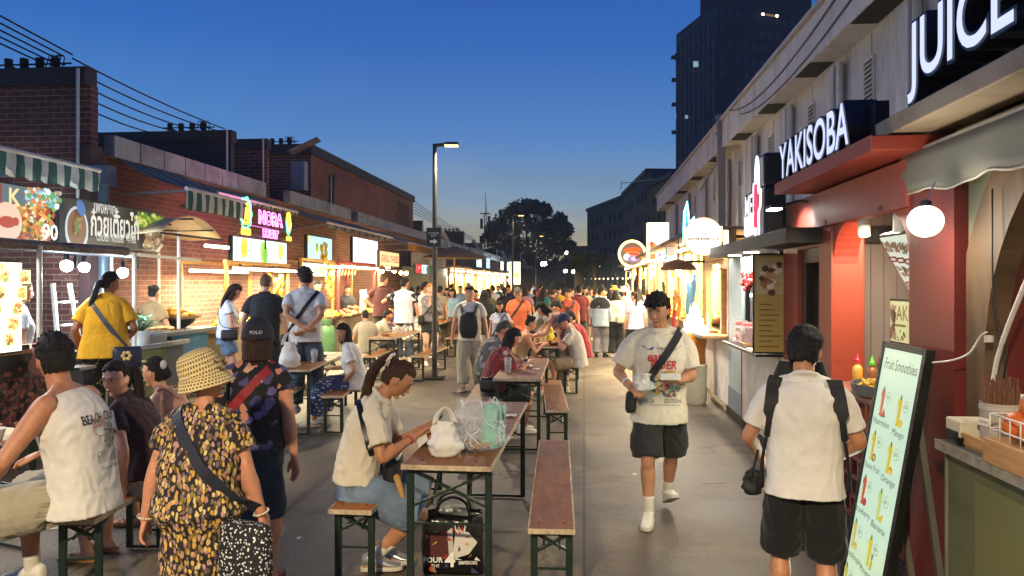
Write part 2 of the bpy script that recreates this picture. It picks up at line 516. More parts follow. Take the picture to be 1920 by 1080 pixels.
def shoe_mesh(a,yaw,pitch,s,kind,side=1):
 # a = ankle; the foot lies 0.075 below it
 M = Matrix.Rotation(R(yaw),3,'Z') @ Matrix.Rotation(R(-pitch),3,'X')
 up = MB(); so = MB()
 def rg(y,hw,z0,z1):
  o = []
  for i in range(14):
   t = 2 * pi * i / 14; c_,s_ = cos(t),sin(t); zz = (z0 + z1) / 2 + (z1 - z0) / 2 * math.copysign(abs(s_) ** .75,s_)
   o.append(a + M @ (V((c_ * hw * (1 - .12 * max(0,s_)),y,zz)) * s))
  return o
 up.loft([rg(-.072,.014,-.04,.0),rg(-.066,.03,-.055,.025),rg(-.03,.039,-.058,.04),rg(.02,.041,-.058,.03),(rg(.06,.043,-.06,.008)),rg(.11,.045,-.06,-.02),rg(.155,.042,-.06,-.032),rg(.182,.028,-.06,-.04),rg(.19,.012,-.056,-.045)])
 def sg(y,hw,z0=-.078,z1=-.052):
  return [a + M @ (V((x * hw,y,z)) * s) for x,z in ((-1,z0),(1,z0),(1.02,z1),(-1.02,z1))]
 so.loft([sg(-.08,.016),sg(-.07,.035),sg(-.02,.041),(sg(.05,.043)),sg(.11,.048),sg(.16,.045),sg(.187,.03),sg(.197,.012)])
 return up,so,M
def person(label,loc,rz=0.0,h=1.7,sex='m',skin=SKIN,pose={},hair=('short','#15110f'),top=None,bottom=None,shoes=None,det=1,fat=1.0,group=None,seed=1,face=True,sock=None,extra=None,sh=1.0):
 """det 0: fine (near), 1: middle, 2: far. rz = heading in degrees (0 looks along +Y, 90 along -X)."""
 s = h / 1.7; fem = sex == 'f'; g = pose.get
 root = thing('person',label,'person',loc,R(rz),group)
 D = {}
 X,Y,Z = V((1,0,0)),V((0,1,0)),V((0,0,1))
 lean,sl,side,tw = g('lean',2),g('slouch',4),g('side',0),g('twist',0)
 pel = Matrix.Rotation(R(g('ptwist',0)),3,'Z') @ Matrix.Rotation(R(-lean * g('ptilt',.5)),3,'X') @ Matrix.Rotation(R(g('pside',side * .4)),3,'Y')
 mid = Matrix.Rotation(R(tw * .5),3,'Z') @ Matrix.Rotation(R(-lean),3,'X') @ Matrix.Rotation(R(side),3,'Y')
 chs = Matrix.Rotation(R(tw),3,'Z') @ Matrix.Rotation(R(-lean - sl),3,'X') @ Matrix.Rotation(R(side),3,'Y')
 Hc = V((*g('hip',(0,0)),g('hz',.915))) * s
 waist = Hc + pel @ Z * (.14 * s); chest = waist + mid @ Z * (.17 * s); upc = chest + chs @ Z * (.13 * s); nk = upc + chs @ (Z * .08 + Y * g('neckf',-.005)) * s
 hm = headframe(*g('head',(0,5,0)),chs if g('headrel') else Matrix.Identity(3))
 ntop = nk + (chs @ Z * .35 + hm @ Z * .3 + chs @ Y * .06 * 1.0).normalized() * (.075 * s)
 hc = ntop + hm @ V((0,.018,.083)) * s
 f = fat
 dims = [(-.075,.118,.088,.0),(0,.168 * f,.115 * f,-.004),(.14,.132 * f,.098 * f,.004),(.25,.142 * f,.108 * f,.006),(.33,.15,.112,.004),(.41,.142,.088,-.004),(.46,.115,.07,-.008),(.495,.074,.056,-.008),(.525,.051,.049,-.004)] if fem else \
     [(-.075,.125,.092,.0),(0,.162 * f,.112 * f,-.004),(.14,.15 * f,.108 * f,.006),(.25,.163 * f,.116 * f,.006),(.33,.176,.122,.004),(.41,.168,.1,-.004),(.46,.132,.078,-.008),(.495,.085,.064,-.008),(.525,.06,.056,-.004)]
 def spine(t):
  t *= 1
  if t <= .0:
   return Hc + pel @ Z * (t * s),pel
  if t <= .14:
   return Hc + pel @ Z * (t * s),pel
  if t <= .31:
   return waist + mid @ Z * ((t - .14) * s),mid
  return chest + chs @ Z * ((t - .31) * s),chs
 def tors(infl,add,t0=-.075,t1=.525,flare=0.0,bust=True):
  out = []
  ts = [t for t,*_ in dims if t0 - .001 <= t <= t1 + .001]
  if t0 < -.08:
   ts = [t0,(t0 - .075) / 2] + ts
  for t in ts:
   i = max(0,min(len(dims) - 1,next((k for k,q in enumerate(dims) if q[0] >= t),len(dims) - 1)))
   _,hw,hd,oy = dims[i]
   if t < -.08:
    hw,hd = dims[1][1] + .012 + flare * (-t),dims[1][2] + .016 + flare * (-t)
   c,B = spine(t)
   if t == -.075 and add > .001:
    hw,hd = (dims[1][1] + .01,dims[1][2] + .014) if add > .012 else (dims[1][1],dims[1][2])
   if add > .012 and t == .14:                         # cloth hangs from chest to hip rather than hugging the waist
    hw = max(hw,(dims[1][1] + dims[4][1]) / 2 * g('drape',.96)); hd = max(hd,(dims[1][2] + dims[4][2]) / 2 * .95)
   if fem and bust and t in (.25,.33):
    oy += .012; hd *= 1.04
   out.append(oval(c + B @ Y * (oy * s),B @ X,B @ Y,(hw * infl + add) * s,(hd * infl + add) * s))
  return out
 # joints
 shw = (.16 if fem else .178) * sh
 body = MB(); J = {}
 body.loft(tors(1,0))
 for sd,k in ((1,'R'),(-1,'L')):
  shd = nk + chs @ V((sd * shw,-.005 + g(k + 'S',0),-.066 + g(k + 'Sz',0))) * s
  tgt = g(k + 'H'); l1,l2 = .285 * s,.25 * s
  tg = V(tgt) * s if tgt else shd + (chs @ V((sd * .075,.0,0)) + V((0,.04,-.525))) * s
  el,wr = ik(shd,tg,l1,l2,V(g(k + 'E',(sd * .55,-1,-.2))))
  hd_ = V(g(k + 'D')).normalized() if g(k + 'D') else (wr - el).normalized()
  hn = V(g(k + 'N',(-sd,.15,0)))
  J[k] = (shd,el,wr,hd_,hn)
  r = .86 if fem else 1.0; r *= .5 + .5 * f if f > 1 else 1
  body.tube([shd + chs @ V((-sd * .05,0,.01)) * s,shd,shd + (el - shd) * .35,shd + (el - shd) * .8,el,el + (wr - el) * .25,el + (wr - el) * .7,wr],[q * s * r for q in (.05,.054,.05,.041,.039,.041,.031,.0255)],n=14,sub=3,ball=True)
  body.tube([nk + chs @ V((sd * .012,-.012,.03)) * s,nk + chs @ V((sd * .06,-.012,-.012)) * s,shd + chs @ V((-sd * .02,0,.012)) * s],[q * s * r for q in (.03,.038,.042)],n=12,sub=3,ball=True)
  hand_mesh(body,wr,hd_,hn,sd,s * (.93 if fem else 1),g(k + 'C',.3),seg=7 if det == 0 else 6,curls=g(k + 'Cs'))
  hj = Hc + pel @ V((sd * .088,0,-.02)) * s
  ft = g(k + 'F',(sd * .1,0,.085)); an = V(ft[:3]) * s
  kn,an = ik(hj,an,.425 * s,.41 * s,V(g(k + 'K',(sd * .12,1,0))))
  J[k + 'l'] = (hj,kn,an,g(k + 'Y',-sd * 8),g(k + 'P',0))
  body.tube([hj + (hj - kn).normalized() * .03,hj + (kn - hj) * .25,hj + (kn - hj) * .6,hj + (kn - hj) * .92,kn,kn + (an - kn) * .12],[q * s * (1 + (f - 1) * .5) for q in (.09,.087,.073,.056,.053,.05)],n=16,sub=3,ball=True)
  back = (kn - hj).normalized().cross((an - kn).normalized()); calf = (an - kn).normalized()
  bk = -(V((0,1,0)) - calf * calf.y).normalized()
  body.tube([kn,kn + (an - kn) * .12 + bk * .004,kn + (an - kn) * .3 + bk * .012,kn + (an - kn) * .6 + bk * .004,kn + (an - kn) * .9,an + calf * .02],[q * s * (1 + (f - 1) * .4) for q in (.05,.05,.056,.044,.034,.035)],n=14,sub=3,ball=True)
  M = Matrix.Rotation(R(J[k + 'l'][3]),3,'Z') @ Matrix.Rotation(R(-J[k + 'l'][4]),3,'X')
  body.loft([oval(an + M @ V((0,y,z)) * s,M @ X,M @ Z,hw * s,hh * s,12) for y,z,hw,hh in ((-.055,-.04,.02,.022),(-.04,-.04,.03,.032),(.02,-.035,.033,.034),(.08,-.052,.038,.02),(.13,-.06,.038,.014),(.155,-.062,.028,.01))])
 nr = (.047 if fem else .056) * s
 body.tube([nk - chs @ Z * .03 * s,nk + (ntop - nk) * .5,ntop + hm @ Z * .03 * s,hc - hm @ V((0,.02,.02)) * s],[nr * 1.15,nr,nr * .98,nr],n=14,sub=2)
 head_mesh(body,hc,hm,s * (.97 if fem else 1.0) * g('hs',1.0),fem,det < 2)
 vox = (.0052,.009,.016)[det]
 bm = remesh(body,vox * s,3 if det == 0 else 2)
 D['body'] = obj('body',bm,skinmat(skin),root,180)
 hs = s * (.97 if fem else 1.0)
 # face details
 T = lambda x,y,z: hc + hm @ (V((x,y,z)) * hs)
 if face and det < 2:
  for sx in (-1,1):
   e = MB().ell(T(sx * .031,.0705,.003),(.0155 * hs,.0075 * hs,.0052 * hs),12,M=hm @ Matrix.Rotation(-sx * .3,3,'Z'))
   eo = obj('eye',e,mat('eye_white',(.62,.58,.54),.3,var=.02),root,180)
   obj('iris',MB().ell(T(sx * .0305,.0768,.003),(.0058 * hs,.0025 * hs,.0052 * hs),10,M=hm),mat('iris_dark',(.012,.008,.006),.2),eo,180)
   obj('eyelid',MB().tube([T(sx * .016,.0752,.0055),T(sx * .03,.0785,.0098),T(sx * .047,.069,.005)],[.0012 * hs,.0024 * hs,.0012 * hs],n=6,sub=3),mat('lash_dark',(.02,.013,.01),.6),eo,180)
   obj('eyebrow',MB().tube([T(sx * .013,.0855,.0205),T(sx * .03,.0845,.0268),T(sx * .05,.071,.021)],[.0022 * hs,.0034 * hs,.0012 * hs],n=6,sub=3,flat=.7),mat('brow_dark',(.022,.015,.012),.8),root,180)
  obj('lips',MB().tube([T(-.0215,.0785,-.0645),T(-.008,.0875,-.0615),T(0,.0885,-.063),T(.008,.0875,-.0615),T(.0215,.0785,-.0645)],[.0018 * hs,.0052 * hs,.0052 * hs,.0052 * hs,.0018 * hs],n=8,sub=3,flat=.9),mat('lips_f' if fem else 'lips_m',(.34,.09,.075) if fem else (.27,.115,.09),.45,var=.05),root,180)
 if hair:
  D['hair'] = obj('hair',hair_mesh(hair[0],hc,hm,hs,seed,det == 0,chs @ Z if g('lean',0) < 40 else Z,*(hair[2:3] if len(hair) > 2 else ())),hairmat(hair[1]),root,180)
 cv = (.0075,.012,.018)[det] * s
 amp = (.0055,.005,.0)[det]
 # bottom garments
 if bottom:
  ty = bottom['type']; mb = MB(); lo = bottom.get('loose',.022)
  if ty in ('shorts','trousers','leggings'):
   rs = tors(1.0,bottom.get('wadd',.011),-.095,.14)
   mb.loft(rs)
   for k,sd in (('R',1),('L',-1)):
    hj,kn,an,*_ = J[k + 'l']; L = bottom.get('len',.9 if ty == 'shorts' else 1.92); hem = bottom.get('hem',.0)
    pts,rad = [hj - (kn - hj).normalized() * .02],[.096 * f ** .5]
    for t in (.15,.4,.7,1.0,1.35,1.7,1.95):
     if t > L + .01:
      break
     p = hj + (kn - hj) * t if t <= 1 else kn + (an - kn) * (t - 1)
     b0 = (.093,.088,.073,.06,.058,.048,.04)[(.15,.4,.7,1.0,1.35,1.7,1.95).index(t)]
     pts.append(p); rad.append((b0 * (1 + (f - 1) * .5)) + lo * min(1,.06 + t * 1.5) * (1 + hem * t))
    t = L; p = hj + (kn - hj) * t if t <= 1 else kn + (an - kn) * (t - 1); pts.append(p); rad.append(rad[-1] + .002)
    mb.tube(pts,[q * s for q in rad],n=18,sub=2)
  elif ty == 'skirt':
   rings = tors(1.0,.0115,0.0,.14)[::-1]
   a = (J['Rl'],J['Ll']); L = bottom.get('len',1.0); fl = bottom.get('flare',.03)
   for t in (.12,.3,.5,.7,.9,1.1,1.4,1.7):
    if t > L + .01:
     break
    q = [(j[0] + (j[1] - j[0]) * t if t <= 1 else j[1] + (j[2] - j[1]) * (t - 1)) for j in a]
    c = (q[0] + q[1]) / 2; xx = (q[0] - q[1]); wd = xx.length / 2; xx.normalize()
    xx = (xx * .5 + X * .5).normalized(); ax = (a[0][1] - a[0][0] + a[1][1] - a[1][0]).normalized() if t <= 1 else V((0,0,-1))
    yy = ax.cross(xx).normalized(); yd = .11 + fl * t * .8 + abs((q[0] - q[1]).dot(yy)) * .3
    rings.append(oval(c,xx,-yy,(wd + .085 + fl * t) * s,yd * s,e=2.2))
   mb.loft(rings)
  me = remesh(mb,cv,2,wrinkle(amp * bottom.get('wr',1),bottom.get('wsc',(12,12,8)),seed * 3.1) if amp else None)
  D['bottom'] = obj({'leggings': 'trousers'}.get(ty,ty),me,bottom['mat'],root,180)
 if top:
  ty = top.get('type','tee'); mb = MB(); lo = top.get('loose',.02); hem = top.get('hem',-.1)
  rs = tors(1.0,lo,hem,top.get('neck',.496),top.get('flare',.02))
  mb.loft(rs)
  if ty == 'dress':
   a = (J['Rl'],J['Ll']); L = top.get('len',1.1); fl = top.get('flare',.03); rings = [tors(1.0,lo,0.0,.0)[0]]
   for t in (.12,.3,.5,.7,.9,1.1,1.4,1.7):
    if t > L + .01:
     break
    q = [(j[0] + (j[1] - j[0]) * t if t <= 1 else j[1] + (j[2] - j[1]) * (t - 1)) for j in a]
    c = (q[0] + q[1]) / 2; xx = q[0] - q[1]; wd = xx.length / 2; xx.normalize(); xx = (xx * .4 + X * .6).normalized()
    ax = (a[0][1] - a[0][0] + a[1][1] - a[1][0]).normalized() if t <= 1 else V((0,0,-1)); yy = ax.cross(xx).normalized()
    yd = .12 * f + fl * t + abs((q[0] - q[1]).dot(yy)) * .3
    rings.append(oval(c,xx,-yy,(wd + .09 * f + fl * t) * s,yd * s,e=2.2))
   mb.loft(rings)
  sl_ = top.get('sleeve',.6)
  if top.get('collar',True):
   cc = nk + chs @ V((0,.0,.012)) * s; q = [cc + chs @ V((cos(a) * (.064 if fem else .072),sin(a) * (.062 if fem else .07),-.022 * sin(a))) * s for a in [2 * pi * i / 16 for i in range(17)]]
   mb.tube(q,.014 * s,n=8); mb.loft([oval(cc + chs @ Z * dz * s,chs @ X,chs @ Y,.062 * s,.06 * s) for dz in (-.04,.006)])
  for k,sd in (('R',1),('L',-1)):
   shd,el,wr,*_ = J[k]
   if sl_ <= 0:
    continue
   d = (el - shd).normalized(); sw = top.get('sw',.018)
   mb.tube([nk + chs @ V((sd * .05,-.012,-.008)) * s,nk + chs @ V((sd * .075,-.012,-.018)) * s,shd + chs @ V((-sd * .015,0,.012)) * s],[q * s for q in (.04,.044,.05)],n=12,sub=3,ball=True)
   pts = [shd - chs @ V((sd * .06,0,.01)) * s,shd + (el - shd) * .06]; rad = [.05,.056]
   for t in (.3,.6,.85,1.0,1.4,1.8,1.97):
    if t > sl_ + .001:
     break
    pts.append(shd + (el - shd) * t if t <= 1 else el + (wr - el) * (t - 1)); rad.append({.3: .051,.6: .048,.85: .05,1.0: .048,1.4: .045,1.8: .037,1.97: .034}[t] + sw * (1 + t * .5 if t < 1 else 1))
   pts.append((shd + (el - shd) * sl_ if sl_ <= 1 else el + (wr - el) * (sl_ - 1)) + (el - shd).normalized() * .004); rad.append(rad[-1] + .001)
   mb.tube(pts,[q * s * (.92 if fem else 1.0) for q in rad],n=16,sub=2)
  me = remesh(mb,cv,2,wrinkle(amp * top.get('wr',1),top.get('wsc',(13,13,9)),seed * 1.7) if amp else None)
  D['top'] = obj({'tee': 'shirt','tank': 'tank_top','long': 'shirt'}.get(ty,ty),me,top['mat'],root,180)
 if 'top' in D and 'bottom' in D and not top.get('tuck'):
  tuck_in(D['bottom'].data,D['top'].data,.05,.005)
 for k in ('top','bottom'):
  if k in D:
   tuck_in(D['body'].data,D[k].data,.02,.003)
 if shoes:
  for k,sd in (('R',1),('L',-1)):
   hj,kn,an,yw,pt = J[k + 'l']
   up,so,M = shoe_mesh(an,yw,pt,s * (.92 if fem else 1.0),shoes[0],sd)
   if shoes[0] == 'sandal':
    so2 = obj('sandal',so,shoes[1],root,30)
    st = MB()
    for y0,w_,zz in ((.05,.03,.0),(.1,.028,-.012)):
     st.loft([[an + M @ (V((sx * .045,y0 + e,zz0)) * s) for sx,zz0 in ((-1,-.058),(-.85,-.03 + zz),(0,-.012 + zz),(.85,-.03 + zz),(1,-.058))] for e in (0,w_)],closed=False)
    obj('strap',st,shoes[2],so2,180)
   else:
    me = remesh(up,.006 * s if det < 2 else .012,1) if det < 2 else up
    u = obj('shoe',me,shoes[1],root,180)
    obj('sole',so,shoes[2],u,30,bev=.004 if det < 2 else 0)
    if det == 0:
     lc = MB()
     for q in range(5):
      y = .035 + q * .018; z = .024 - q * .0105
      lc.tube([an + M @ V((sx * .018,y,z - abs(sx) * .004)) * s for sx in (-1,-.4,.4,1)],.0028,n=6)
     obj('laces',lc,shoes[2],u,180)
   if sock:
    ax = (kn - an).normalized()
    so_ = MB().tube([an - ax * .05,an,an + ax * sock[1] * .5,an + ax * sock[1]],[.036 * s,.039 * s,.04 * s,.042 * s],n=14,sub=2)
    obj('sock',so_,sock[0],root,180)
 D.update(root=root,J=J,Hc=Hc,nk=nk,hc=hc,hm=hm,s=s,chs=chs,waist=waist,chest=chest,upc=upc)
 return D
def tuck_in(inner,outer,dmax,gap):
 bv = BVHTree.FromPolygons([v.co for v in outer.vertices],[tuple(p.vertices) for p in outer.polygons])
 for v in inner.vertices:
  p,n,i,d = bv.find_nearest(v.co,dmax)
  if p is not None and (v.co - p).dot(n) > -gap:
   v.co = p - n * gap
def surf(D,keys=('top','bottom')):
 vs,fs = [],[]
 for k in keys:
  if k in D:
   me = D[k].data; b = len(vs); vs += [v.co.copy() for v in me.vertices]; fs += [tuple(i + b for i in p.vertices) for p in me.polygons]
 return BVHTree.FromPolygons(vs,fs)
def printon(D,art,name,origin,n,up,material,key='top',parent=None,off=.003):
 """Lay a flat artwork onto the cloth, along -n. origin in the person's own frame."""
 me = art.v; bv = surf(D,(key,)); F = frame(origin,n,up); nn = V(n).normalized()
 def fn(p):
  q = F @ V((p[0],p[1],0)); h = bv.ray_cast(q + nn * .5,-nn,1.0)
  return (h[0] if h[0] else q) + nn * (off + p[2])
 return art.build(name,material,parent or D[key],fn=fn)
def strap_loop(D,a,b,fwd,w=.03,t=.004,off=.006,keys=('top','bottom','body'),arc=(0,1),n=56):
 """Ribbon round the trunk through a (over the shoulder) and b (at the hip), person's own frame."""
 bv = surf(D,keys); a = V(a); b = V(b); c = (a + b) / 2; e = (a - b); L = e.length / 2; e.normalize(); f = V(fwd); f = (f - e * f.dot(e)).normalized()
 nrm = e.cross(f); pts = []
 for i in range(n + 1):
  t_ = 2 * pi * (arc[0] + (arc[1] - arc[0]) * i / n); d = (e * cos(t_) * L + f * sin(t_) * .22).normalized()
  h = bv.ray_cast(c + d * .8,-d,.9)
  pts.append((h[0] + d * off) if h[0] else None)
 pts = [p for p in pts if p]
 sm = pts[:]
 for _ in range(2):
  sm = [sm[0]] + [(sm[i - 1] + sm[i] * 2 + sm[i + 1]) / 4 for i in range(1,len(sm) - 1)] + [sm[-1]]
 mb = MB(); rings = []
 for i,p in enumerate(sm):
  tn = (sm[min(i + 1,len(sm) - 1)] - sm[max(i - 1,0)]).normalized(); o = (p - c); o = (o - tn * o.dot(tn)); o = (o - nrm * o.dot(nrm) * .6).normalized(); sd = tn.cross(o).normalized()
  rings.append([p + sd * w / 2 + o * t,p - sd * w / 2 + o * t,p - sd * w / 2 - o * t,p + sd * w / 2 - o * t])
 mb.loft(rings); return mb,sm
# ---------------------------------------------------------------- world, sun, camera
SUN_EL,SUN_AZ = R(-1.2),YAW + R(12)
w = bpy.data.worlds.new('World'); S.world = w; w.use_nodes = True; nt = w.node_tree
bg = nt.nodes['Background']
sky = nd(nt,'TexSky',sky_type='NISHITA',sun_disc=False); sky.sun_elevation = R(1.0); sky.sun_rotation = R(-8); sky.air_density = 1.6; sky.dust_density = 2.2; sky.ozone_density = 6.0
# thin bands of cloud low over the end of the street
tc = nd(nt,'TexCoord'); mp = nd(nt,'Mapping'); mp.inputs['Scale'].default_value = (2.2,2.2,26); nt.links.new(tc.outputs['Generated'],mp.inputs[0])
cn = nd(nt,'TexNoise',i_Scale=1.6,i_Detail=5.0); nt.links.new(mp.outputs[0],cn.inputs[0])
sp = nd(nt,'SeparateXYZ'); nt.links.new(tc.outputs['Generated'],sp.inputs[0])
band = ramp(nt,sp.outputs[2],[(0.0,(.6,) * 3),(.045,(1,) * 3),(.1,(.5,) * 3),(.17,(0,) * 3)])
cl = ramp(nt,cn.outputs[0],[(.45,(0,) * 3),(.62,(1,) * 3)])
cf = mixc(nt,1.0,band,cl,'MULTIPLY')
grad = ramp(nt,sp.outputs[2],SKYG if 'SKYG' in globals() else [(0.0,lin('#c8b078')),(.035,lin('#c4b488')),(.07,lin('#a8b0a4')),(.11,lin('#84a8c4')),(.19,lin('#578fd2')),(.3,lin('#3671c6')),(.42,lin('#2059b6')),(.7,lin('#154098')),(1.0,lin('#103274'))])
tint = mixc(nt,.96,sky.outputs[0],grad)
tint = mixc(nt,cf,tint,mixc(nt,.55,tint,lin('#7b7f86')))
nt.links.new(tint,bg.inputs[0]); bg.inputs[1].default_value = .47
sun = bpy.data.lights.new('sun','SUN'); sun.energy = .02; sun.angle = R(12); sun.color = (1,.85,.7)
so = bpy.data.objects.new('sun',sun); COL.objects.link(so); so.rotation_euler = (R(84),0,R(172))
cam = bpy.data.cameras.new('camera'); co = bpy.data.objects.new('camera',cam); COL.objects.link(co); S.camera = co
co.location = CAM; co.rotation_euler = (R(90),0,YAW); cam.sensor_width = 36; cam.lens = 36 * CF / 1920; cam.shift_y = -10 / 1920; cam.clip_end = 2000; cam.clip_start = .05
S.view_settings.view_transform = 'Standard'; S.view_settings.look = 'None'; S.view_settings.gamma = 1; S.view_settings.use_curve_mapping = False
S.view_settings.exposure = 0.0
S.render.engine = 'CYCLES'; S.cycles.use_denoising = True
try:
 S.cycles.denoiser = 'OPENIMAGEDENOISE'
except Exception:
 pass
S.cycles.max_bounces = 6; S.cycles.diffuse_bounces = 4; S.cycles.glossy_bounces = 3; S.cycles.transmission_bounces = 5; S.cycles.transparent_max_bounces = 8; S.cycles.sample_clamp_indirect = 4; S.cycles.caustics_reflective = False; S.cycles.caustics_refractive = False
# ---------------------------------------------------------------- materials of the place
def brickmat(name,ax,c1='#7d4a3c',c2='#633830',mortar='#8f7c6c',bw=.23,rh=.078,off=.5):
 m,nt,b = newmat(name); t = nd(nt,'TexCoord'); sp = nd(nt,'SeparateXYZ'); cb = nd(nt,'CombineXYZ')
 nt.links.new(t.outputs['Object'],sp.inputs[0]); nt.links.new(sp.outputs[ax],cb.inputs[0]); nt.links.new(sp.outputs[2],cb.inputs[1])
 br = nd(nt,'TexBrick'); br.offset = off
 br.inputs['Scale'].default_value = 1; br.inputs['Brick Width'].default_value = bw; br.inputs['Row Height'].default_value = rh; br.inputs['Mortar Size'].default_value = .006; br.inputs['Mortar Smooth'].default_value = .2; br.inputs['Bias'].default_value = -.2
 br.inputs['Color1'].default_value = (*lin(c1),1); br.inputs['Color2'].default_value = (*lin(c2),1); br.inputs['Mortar'].default_value = (*lin(mortar),1)
 nt.links.new(cb.outputs[0],br.inputs[0])
 n = nd(nt,'TexNoise',i_Scale=.9,i_Detail=8.0,i_Roughness=.65); nt.links.new(t.outputs['Object'],n.inputs[0])
 o = mixc(nt,1.0,br.outputs[0],ramp(nt,n.outputs[0],[(.32,(.55,) * 3),(.68,(1.15,) * 3)]),'MULTIPLY')
 n2 = nd(nt,'TexNoise',i_Scale=30.0,i_Detail=4.0); nt.links.new(t.outputs['Object'],n2.inputs[0])
 o = mixc(nt,1.0,o,ramp(nt,n2.outputs[0],[(.3,(.85,) * 3),(.7,(1.12,) * 3)]),'MULTIPLY')
 nt.links.new(o,b.inputs['Base Color']); b.inputs['Roughness'].default_value = .85
 iv = nd(nt,'Math',operation='SUBTRACT'); iv.inputs[0].default_value = 1; nt.links.new(br.outputs[1],iv.inputs[1]); bumpn(nt,b,iv.outputs[0],.6,.006)
 return m
BR_Y = brickmat('brick_along',1); BR_X = brickmat('brick_across',0,'#6d4138','#59332c','#94806f')
DARKM = mat('dark_cladding','#2c2528',.6,var=.12,scale=2,bump=.1)
GREYP = mat('grey_panel','#9a9c9b',.45,.3,var=.1,scale=1.2,dirt=lin('#77776f'),dscale=2)
PIPEW = mat('white_pipe','#c9c4b8',.5); PIPEG = mat('bluegrey_pipe','#53606c',.45,.2)
STEEL = mat('galvanised_steel','#8e9296',.35,.8,var=.1); BLACKM = mat('black_metal','#0e0f10',.45,.4)
BLACKP = mat('black_plastic','#0b0b0c',.4); RUB = mat('black_rubber','#101010',.7)
WHITEP = mat('white_paint','#d8d4cb',.55,dirt=lin('#b5ada0'),dscale=1.3,damt=.5)
WALLW = mat('white_render','#cccac8',.85,var=.1,scale=1.2,stretch=(1,1,.35),dirt=lin('#a09a94'),dscale=1.6,damt=.5,bump=.15,bscale=90)
WOOD_L = mat('pale_timber','#b98a55',.55,var=.3,scale=3,stretch=(1,1,8),bump=.1)
# ground
def groundmat():
 m,nt,b = newmat('worn_concrete'); co_ = coord(nt)
 n1 = nd(nt,'TexNoise',i_Scale=.55,i_Detail=8.0,i_Roughness=.65,i_Distortion=.4); nt.links.new(co_,n1.inputs[0])
 st = coord(nt,(.35,5.5,1)); n2 = nd(nt,'TexNoise',i_Scale=3.2,i_Detail=7.0,i_Roughness=.7); nt.links.new(st,n2.inputs[0])
 n3 = nd(nt,'TexNoise',i_Scale=60.0,i_Detail=4.0); nt.links.new(co_,n3.inputs[0])
 base = ramp(nt,n1.outputs[0],[(.34,lin('#41382f')),(.5,lin('#5f5448')),(.66,lin('#7d705f'))])
 o = mixc(nt,1.0,base,ramp(nt,n2.outputs[0],[(.3,(.84,) * 3),(.55,(1,) * 3),(.75,(1.08,) * 3)]),'MULTIPLY')
 o = mixc(nt,1.0,o,ramp(nt,n3.outputs[0],[(.34,(.68,) * 3),(.66,(1.22,) * 3)]),'MULTIPLY')
 ve = nd(nt,'TexVoronoi',feature='DISTANCE_TO_EDGE',i_Scale=.42); wn = nd(nt,'TexNoise',i_Scale=2.5,i_Detail=6.0); nt.links.new(co_,wn.inputs[0]); wa = nd(nt,'VectorMath',operation='MULTIPLY_ADD'); wa.inputs[1].default_value = (.7,) * 3; nt.links.new(wn.outputs[1],wa.inputs[0]); nt.links.new(co_,wa.inputs[2]); nt.links.new(wa.outputs[0],ve.inputs[0])
 o = mixc(nt,ramp(nt,ve.outputs[0],[(.0,(.75,) * 3),(.009,(0,) * 3)]),o,lin('#2c2722'))
 v = nd(nt,'TexVoronoi',i_Scale=2.6); nt.links.new(co_,v.inputs[0])
 o = mixc(nt,ramp(nt,v.outputs[0],[(.035,(1,) * 3),(.06,(0,) * 3)]),o,lin('#332d28'))
 n4 = nd(nt,'TexNoise',i_Scale=1.1,i_Detail=4.0,i_Distortion=1.2); nt.links.new(co_,n4.inputs[0])
 o = mixc(nt,ramp(nt,n4.outputs[0],[(.54,(0,) * 3),(.66,(.6,) * 3)]),o,lin('#453d35'))
 br = nd(nt,'TexBrick'); br.offset = 0; br.inputs['Scale'].default_value = 1; br.inputs['Brick Width'].default_value = 3.1; br.inputs['Row Height'].default_value = 3.4; br.inputs['Mortar Size'].default_value = .012
 for k in ('Color1','Color2'):
  br.inputs[k].default_value = (1,1,1,1)
 br.inputs['Mortar'].default_value = (.5,.48,.46,1); mp_ = coord(nt,(1,1,1)); nt.links.new(mp_,br.inputs[0])
 o = mixc(nt,1.0,o,br.outputs[0],'MULTIPLY')
 nt.links.new(o,b.inputs['Base Color'])
 rr = ramp(nt,n1.outputs[0],[(.3,(.5,) * 3),(.7,(.78,) * 3)]); nt.links.new(rr,b.inputs['Roughness']); b.inputs['Specular IOR Level'].default_value = .35
 bumpn(nt,b,n3.outputs[0],.45,.006); return m
GROUND = groundmat()
g = MB(); g.add([(-900,-200,0),(900,-200,0),(900,1500,0),(-900,1500,0)],[(0,1,2,3)]); obj('ground',g,GROUND,kind='structure')
KX = -4.35
obj('pavement',MB().b2((-30,-3,-.05),(KX - .15,120,.12)),GROUND,kind='structure')
obj('kerb',MB().b2((KX - .15,-3,-.05),(KX,120,.125)),mat('kerb_stone','#847a6e',.85,bump=.3,dirt=lin('#5b5249')),kind='structure',bev=.012)
# ---------------------------------------------------------------- long brick shop building on the left side
XW = -6.6
t = thing('brick_shop_building','long single storey red brick shop row with grey metal parapet panels','building')
wl = MB(); wl.b2((XW - .3,9.6,0),(XW,31,3.55)); obj('wall',wl,BR_Y,t)
obj('wall',MB().b2((-16,9.45,0),(XW,9.6,4.42)),BR_X,t)
obj('plinth',MB().b2((XW,9.6,.1),(XW + .03,31,.62)),mat('dark_plinth','#2f2a28',.8),t)
obj('roof',MB().b2((-16,9.6,3.45),(XW - .3,31,3.56)),DARKM,t)
y = 9.75
while y < 30.6:
 L = .62
 if not (14.35 < y < 15.9 or 20.2 < y < 20.6):
  obj('parapet_panel',MB().b2((XW - .02,y,3.5),(XW + .14,y + L - .02,3.8)),GREYP,t,bev=.006)
 y += L
cp = MB(); cp.b2((-16,9.4,4.42),(XW - .05,9.65,4.66)); obj('parapet_cap',cp,DARKM,t)
